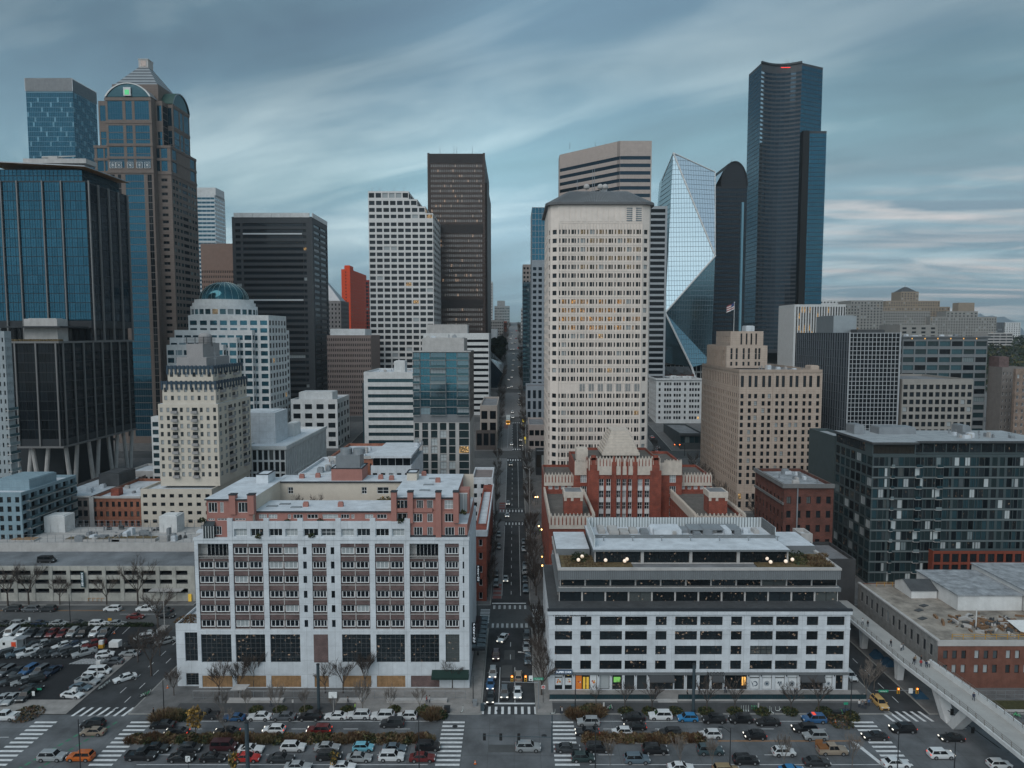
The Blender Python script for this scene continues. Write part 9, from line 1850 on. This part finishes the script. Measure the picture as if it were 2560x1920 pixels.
# fences, seats and canopy before the apartment block
m=MB();ya=147.2
for i in range(28): X=-70+i*2.2;m.tube((X,ya,.14),(X,ya,2.0),.045,.045,5)
m.tube((-70,ya,1.98),(-10.6,ya,1.98),.045,.045,5);m.tube((-70,ya,.5),(-10.6,ya,.5),.03,.03,4)
for i in range(240): X=-70+i*.248;m.tube((X,ya,.5),(X,ya,1.96),.008,.008,3,cap=False)
tag(m.build('fence',metalg),'thin grey mesh fence in front of the boarded ground floor','fence')
for x0_,x1_,lb in ((-62,-50,'left of the glass canopy'),(-38.5,-33,'in the middle'),(-27.5,-14.5,'at the right end')): m=MB();m.box(x0_,x1_,145.6,146.7,.14,.62);m.box(x0_-.05,x1_+.05,145.55,146.75,.62,.7);tag(m.build('concrete_bench',concl),'long low concrete bench behind the cycle path, %s' % lb,'bench')
X,Y=hit(600,1752);m=MB();m.poly([(X-1.6,Y-1.1,3.0),(X+1.5,Y-1.1,3.0),(X+1.9,Y+1.1,3.15),(X-1.1,Y+1.1,3.15)]);m.poly([(X-1.1,Y+1.1,3.05),(X+1.9,Y+1.1,3.05),(X+1.5,Y-1.1,2.9),(X-1.6,Y-1.1,2.9)]);m.tube((X,Y,.14),(X,Y,3),.07);tag(m.build('shelter_roof',concl),'small pale tilted shelter roof on a post by the fence','shelter')
for i in range(14):
    for px0,lb in ((-9.3,'bollard'),): pass
# bins, boxes and tents
for px,py,w,mt,lb in ((1206,1777,.7,metalb,'blue-grey bin behind the left signal post'),(1432,1779,.7,metalb,'dark bin beside the corner lamp post'),(2092,1793,1.6,metald,'dark utility box right of the office kerb'),(1187,1766,.8,metalg,'grey utility box at the foot of the corner lamp post'),(1118,1783,1.2,metald,'dark cabinet behind the orange grass')):
    X,Y=hit(px,py);m=MB();m.box(X-w/2,X+w/2,Y-.4,Y+.4,.14,1.3);m.box(X-w/2-.05,X+w/2+.05,Y-.45,Y+.45,1.3,1.4);tag(m.build('street_cabinet',mt),lb,'cabinet')
tb=mat('tent_blue',(.025,.07,.12),.8,.2)
for x,y,lb in ((89.5,167,'blue tarp tent under the footbridge, farther one'),(90.2,163,'smaller blue tarp tent beside the first under the footbridge')) :
    m=MB();m.frust([(x-1.5,y-1.3),(x+1.5,y-1.3),(x+1.5,y+1.3),(x-1.5,y+1.3)],.14,[(x-.3,y-1.0),(x+.3,y-1.0),(x+.3,y+1.0),(x-.3,y+1.0)],1.7);tag(m.build('tent',tb),lb,'tent')
X,Y=hit(2298,1744);m=MB();m.frust([(X-1.5,Y-1.2),(X+1.6,Y-1.2),(X+1.4,Y+1.2),(X-1.4,Y+1.2)],.14,[(X-.4,Y-.6),(X+.3,Y-.6),(X+.3,Y+.6),(X-.4,Y+.6)],1.5);tag(m.build('tent',tb),'low dark blue tent on the corner beside the footbridge pier','tent')
# fence and grass yard at right
m=MB()
for i in range(22): X=99+i*2;m.tube((X,147,.14),(X,147,2.2),.05,.05,5)
for z in (.4,1.3,2.15): m.tube((99,147,z),(141,147,z),.03,.03,4)
tag(m.build('fence',metalg),'wire fence before the low brick building at right','fence');m=MB();m.quad((97,142.5,.16),(140,142.5,.16),(140,146.6,.16),(97,146.6,.16));struct(m.build('grass',mat('rough_grass',(.06,.06,.025),.95,.5,2)),'rough grass patch before the low brick building','stuff')
m=MB();m.box(96.5,140,142.0,142.35,.14,.5);tag(m.build('low_wall',concl),'low concrete wall edging the grass by the footbridge','wall')
# ================================================================ PEOPLE, BICYCLES
def person_mesh(pose,seed):
    me=bpy.data.meshes.new('p');q=random.Random(seed);st=pose
    V_=[(0,0,.95),(0,0,1.2),(0,0,1.42),(.02,0,1.52),(.03,0,1.62),(.03,0,1.74),
          (0,.10,.92),(.16*st,.11,.52),(.02*st+.10*st,.11,.10),(.26*st,.11,.06),(0,-.10,.92),(-.10*st,-.11,.52),(-.30*st,-.11,.12),(-.18*st,-.11,.06),
          (0,.19,1.40),(-.10*st,.25,1.14),(.04*st,.25,.92),(.06*st,.25,.83),(0,-.19,1.40),(.08*st,-.25,1.14),(.20*st,-.24,.94),(.24*st,-.24,.86)]
    E=[(0,1),(1,2),(2,3),(3,4),(4,5),(0,6),(6,7),(7,8),(8,9),(0,10),(10,11),(11,12),(12,13),(2,14),(14,15),(15,16),(16,17),(2,18),(18,19),(19,20),(20,21)]
    Rr=[.15,.135,.16,.06,.105,.075,.10,.075,.05,.045,.10,.075,.05,.045,.075,.055,.04,.03,.075,.055,.04,.03]
    me.from_pydata(V_,E,[]);o=bpy.data.objects.new('p',me);COL.objects.link(o);o.modifiers.new('s','SKIN');o.modifiers.new('u','SUBSURF').levels=1;o.modifiers['u'].render_levels=1
    for i,r in enumerate(Rr): me.skin_vertices[0].data[i].radius=(r,r*(1.15 if i in (1,2) else 1))
    me.skin_vertices[0].data[0].use_root=True
    bpy.context.view_layer.update();nm=bpy.data.meshes.new_from_object(o.evaluated_get(bpy.context.evaluated_depsgraph_get()));bpy.data.objects.remove(o);nm.name='person_body';return nm
skin=mat('skin',(.36,.22,.16),.6,0);hairm=mat('hair',(.03,.02,.015),.8,0);trous=mat('trousers',(.035,.045,.065),.9,0);jack=paintcol('jacket_cloth',.9,0)
PM=[]
for ps_,sd in ((1.0,1),(.25,2),(.7,3)):
    me=person_mesh(ps_,sd);me.materials.clear();[me.materials.append(x) for x in (jack,trous,skin,blackp)]
    for p in me.polygons: z=p.center.z;y=abs(p.center.y);p.material_index=3 if z<.10 else 1 if z<.90 and y<.2 else 2 if (z>1.5 or (y>.21 and z<.90)) else 0;p.use_smooth=True
    PM.append(me)
hm=MB();hm.sphere((.015,0,1.70),.115,10,5,0,1.0,-.1);HM=hm.mesh('hair',hairm)
JC=dict(black=(.015,.015,.018),white=(.5,.5,.5),grey=(.12,.13,.14),red=(.3,.03,.03),navy=(.02,.03,.06),lime=(.35,.6,.08),blue=(.05,.12,.25),tan=(.25,.19,.13))
def person(x,y,z,jc,ang,label,pose=0): 
    o=thing('person',label,'person',(x,y,z),ang,'people on foot');c=(*JC[jc],1)
    for nme,me in (('body',PM[pose]),('hair',HM)): p=bpy.data.objects.new(nme,me);COL.objects.link(p);p.parent=o;p.color=c
def pp(px,py,jc,ang,label,pose=0,z=.14): X,Y=hit(px,py,z);person(X,Y,z,jc,ang,label,pose)
pp(677,1768,'grey',0,'person in grey walking behind the white kerb sedan');pp(870,1762,'black',PI,'person in dark clothes walking past the concrete bench');pp(888,1778,'lime',PI,'person in a lime safety vest behind the white kerb cars',1);pp(1067,1758,'red',PI,'person in a red top near the left signal post');pp(1074,1758,'white',PI,'person in white beside the one in red',1);pp(384,1790,'black',0,'person in black waiting at the left kerb corner',1)
pp(1401,1786,'black',0,'person in black standing with another at the right corner',1);pp(1405,1787,'white',0,'person in a white top beside the one in black at the right corner',1);pp(2378-660,1745,'black',0,'person in black passing the dark transit pole')
for px,py,jc,lb in ((1639,1737,'black','person in black walking on the terrace left of the steps'),(1643,1740,'grey','person in grey just behind the one by the terrace steps'),(1748,1737,'black','person in black before the dark shop window on the terrace'),(1812,1733,'navy','person in navy by the amber-lit shop'),(1816,1733,'white','person with a pale coat by the amber-lit shop'),(1987,1739,'black','person in black before the poster windows'),(1992,1739,'grey','person in grey before the poster windows')):
    X,Y=hit(px,py,.4);person(X,min(Y,150),.4,jc,0 if px % 2 else PI,lb,px % 3)
for i,(x,y,jc,lb) in enumerate(((88.1,158.7,'black','person in black walking alone on the footbridge'),(89.3,156.4,'white','person in white on the footbridge'),(90.0,157,'grey','person in grey beside the one in white on the footbridge'),(88.4,149.8,'black','person in black at the left of the group on the footbridge'),(89.4,148.8,'red','person in red in the group on the footbridge'),(90.3,148.3,'navy','person in navy in the group on the footbridge'),(91.0,148.6,'white','person with a white bag at the right of the footbridge group'),(89.2,150.6,'tan','person in tan behind the footbridge group'),(90.6,150.8,'black','person in black behind the footbridge group'),(87.6,171,'white','person in white far up the footbridge'),(88.2,169.6,'black','person in black far up the footbridge'),(92.3,134.6,'navy','person in navy leaning at the right rail of the footbridge'))): person(x if i<11 else 91.7,y,6.6,jc,-PI/2+.3*math.sin(i),lb,i % 3)
for i,(px,py,jc) in enumerate(((2148,1770,'white'),(2156,1772,'grey'),(2172,1766,'blue'),(2164,1774,'black'))): pp(px,py,jc,PI/2,'person in %s waiting at the corner of the right street' % jc,1)
for i,(px,py,jc) in enumerate(((1330,1335,'black'),(1341,1337,'grey'),(1349,1334,'lime'),(1336,1341,'blue'))): X,Y=hit(px,py);person(X,Y,tz(Y)+.14,jc,0,'person in %s on the crossing of the second avenue at right' % jc,i % 3)
def bicycle():
    parts=[];m=MB(); 
    for a,c in (((-.35,0,.35),(.3,0,.55)),((.3,0,.55),(.42,0,.95)),((-.1,0,.45),(-.2,0,.85)),((.36,0,.8),(-.18,0,.75)),((.5,0,.35),(.40,0,.8))): m.tube(a,c,.04,.04,5)
    parts.append(('frame',m.mesh('frame',jack)))
    for x in (-.5,.5):
        m=MB();P=[(x+.33*math.cos(t*.524),0,.34+.33*math.sin(t*.524)) for t in range(13)]
        for a,c in zip(P,P[1:]): m.tube(a,c,.028,.028,4,cap=False)
        for t in range(6): m.tube((x,0,.34),P[t*2],.008,.008,3,cap=False)
        parts.append(('wheel',m.mesh('wheel',tyre)))
    m=MB();m.box(-.32,-.08,-.08,.08,.86,.92);parts.append(('saddle',m.mesh('saddle',blackp)));m=MB();m.tube((.42,-.28,1.0),(.42,.28,1.0),.025,.025,5);m.tube((.41,0,.9),(.42,0,1.0),.03,.03,5);parts.append(('handlebar',m.mesh('handlebar',blackp)))
    return parts
BK=bicycle()
def scooter():
    m=MB();m.box(-.45,.4,-.08,.08,.12,.17);m.tube((.42,0,.12),(.5,0,1.1),.035,.03,6);a=[('deck',m.mesh('deck',jack))]
    m=MB();m.tube((.5,-.22,1.1),(.5,.22,1.1),.025,.025,5);a.append(('handlebar',m.mesh('handlebar',blackp)))
    for x in (-.45,.45): m=MB();m.tube((x,-.03,.11),(x,.03,.11),.11,.11,10);a.append(('wheel',m.mesh('wheel',tyre)))
    return a
SK_=scooter()
def ride(px,py,parts,col,ang,label,name,cat,grp,dx=0,dy=0):
    X,Y=hit(px,py);o=thing(name,label,cat,(X+dx,Y+dy,.15),ang,grp)
    for nme,me in parts: p=bpy.data.objects.new(nme,me);COL.objects.link(p);p.parent=o;p.color=(*col,1)
gcol=(.12,.55,.25);wcol=(.55,.6,.58)
for i in range(3): ride(1520+i*3,1778-i,BK,gcol if i % 2 else wcol,.4+i*.7,'green and white rental bicycle tangled at the office kerb','bicycle','bicycle','rental bicycles at the office kerb',i*.15)
for i in range(5): ride(1878+i*4,1779,BK,gcol,1.2,'bright green rental bicycle in the row left of the post sign','bicycle','bicycle','green bicycles in a row')
for i in range(4): ride(1853+i*6,1780,SK_,wcol,1.3,'white and green rental scooter standing left of the green bicycles','scooter','scooter','white scooters left of the bicycles')
for i,(px,py) in enumerate(((1923,1782),(1932,1785),(1944,1781),(1950,1778))): ride(px,py,SK_,wcol,1+i,'white rental scooter standing between the office trees','scooter','scooter','scooters between the office trees')
ride(1382,1787,SK_,wcol,.1,'single scooter standing at the right corner of the crossing','scooter','scooter','scooters at the corners');ride(1155,1783,SK_,wcol,1.2,'single scooter standing at the left corner of the crossing','scooter','scooter','scooters at the corners')
for i in range(5): ride(355+i*5,1746-i*2,BK,gcol if i % 2 else wcol,.5+i*.3,'green and white rental bicycle at the corner of the left street','bicycle','bicycle','bicycles at the left street corner')
for i in range(6): ride(2093+i*6,1790-i,BK,(.04,.10,.2) if i>2 else gcol,.6+i*.4,'rental bicycle in the dark pile right of the office kerb','bicycle','bicycle','bicycles piled at the right corner')
for i in range(4): ride(250+i*7,1728-i*5,BK,wcol,.7+i*.2,'pale rental bicycle beside the front column of the car park','bicycle','bicycle','bicycles by the car park')
for i in range(3): ride(2535+i*6,1795+i,BK,gcol,.3+i,'green bicycle beyond the footbridge at the right edge','bicycle','bicycle','bicycles right of the footbridge')
ride(1168+80,1722-4,SK_,gcol,.5,'green scooter on the left pavement of the middle street','scooter','scooter','scooters at the corners') if 0 else None
# plants on the apartment terraces
for i,(px,py,D_) in enumerate(((505,1298,152.2),(718,1302,153.2),(800,1300,153.2),(779,1336,151.8),(645,1338,151.8),(1002,1300,152),(1158,1278,152.3))):
    X,Z=at(px,py,D_);mb=MB();bush(mb,X,D_+.2,Z-.6,.7,1.0,90,random.Random(px),(0,1,5));tag(mb.build('potted_plant',lf),'leafy potted plant on the apartment terraces, %s from the left' % ('first','fourth','sixth','fifth','second','seventh','eighth')[i],'plant')
# courtyard vine
X,Z=at(965,1245,167);mb=MB();bush(mb,X,166.8,Z-1.2,2.6,1.6,420,random.Random(1),(4,1,0));tag(mb.build('climbing_plant',lf),'yellow-green climber on the courtyard pergola','plant')
for px in (745,790): X,Z=at(px,1255,166);tree(X,166,4.2,'bare tree in the apartment courtyard, %s one' % ('left' if px==745 else 'right'),TV[4],z=Z-2.2)

def haze_box():
    m=MB();m.box(-8000,8000,-60,13600,-420,620)
    hm_=bpy.data.materials.new('haze_air');hm_.use_nodes=True;t=hm_.node_tree;t.nodes.clear();o_=t.nodes.new('ShaderNodeOutputMaterial');v_=t.nodes.new('ShaderNodeVolumePrincipled')
    v_.inputs['Color'].default_value=(.80,.90,.97,1);v_.inputs['Density'].default_value=.00008;v_.inputs['Anisotropy'].default_value=.3;t.links.new(v_.outputs[0],o_.inputs['Volume'])
    struct(m.build('haze',hm_),'thin pale haze over the city and hills','stuff')
haze_box()
# look-alikes that differ only in place are told apart by it
_d={}
for o in list(SC.objects):
    if o.parent is None and 'label' in o and o.get('kind') is None: _d.setdefault(o['label'],[]).append(o)
for l,os_ in _d.items():
    if len(os_)>1:
        os_.sort(key=lambda o: o.location.x/max(o.location.y,1))
        for i,o in enumerate(os_): o['label']=l+', '+('leftmost' if i==0 else '%s from left' % ('first','second','third','fourth','fifth','sixth','seventh','eighth','ninth','tenth')[i])
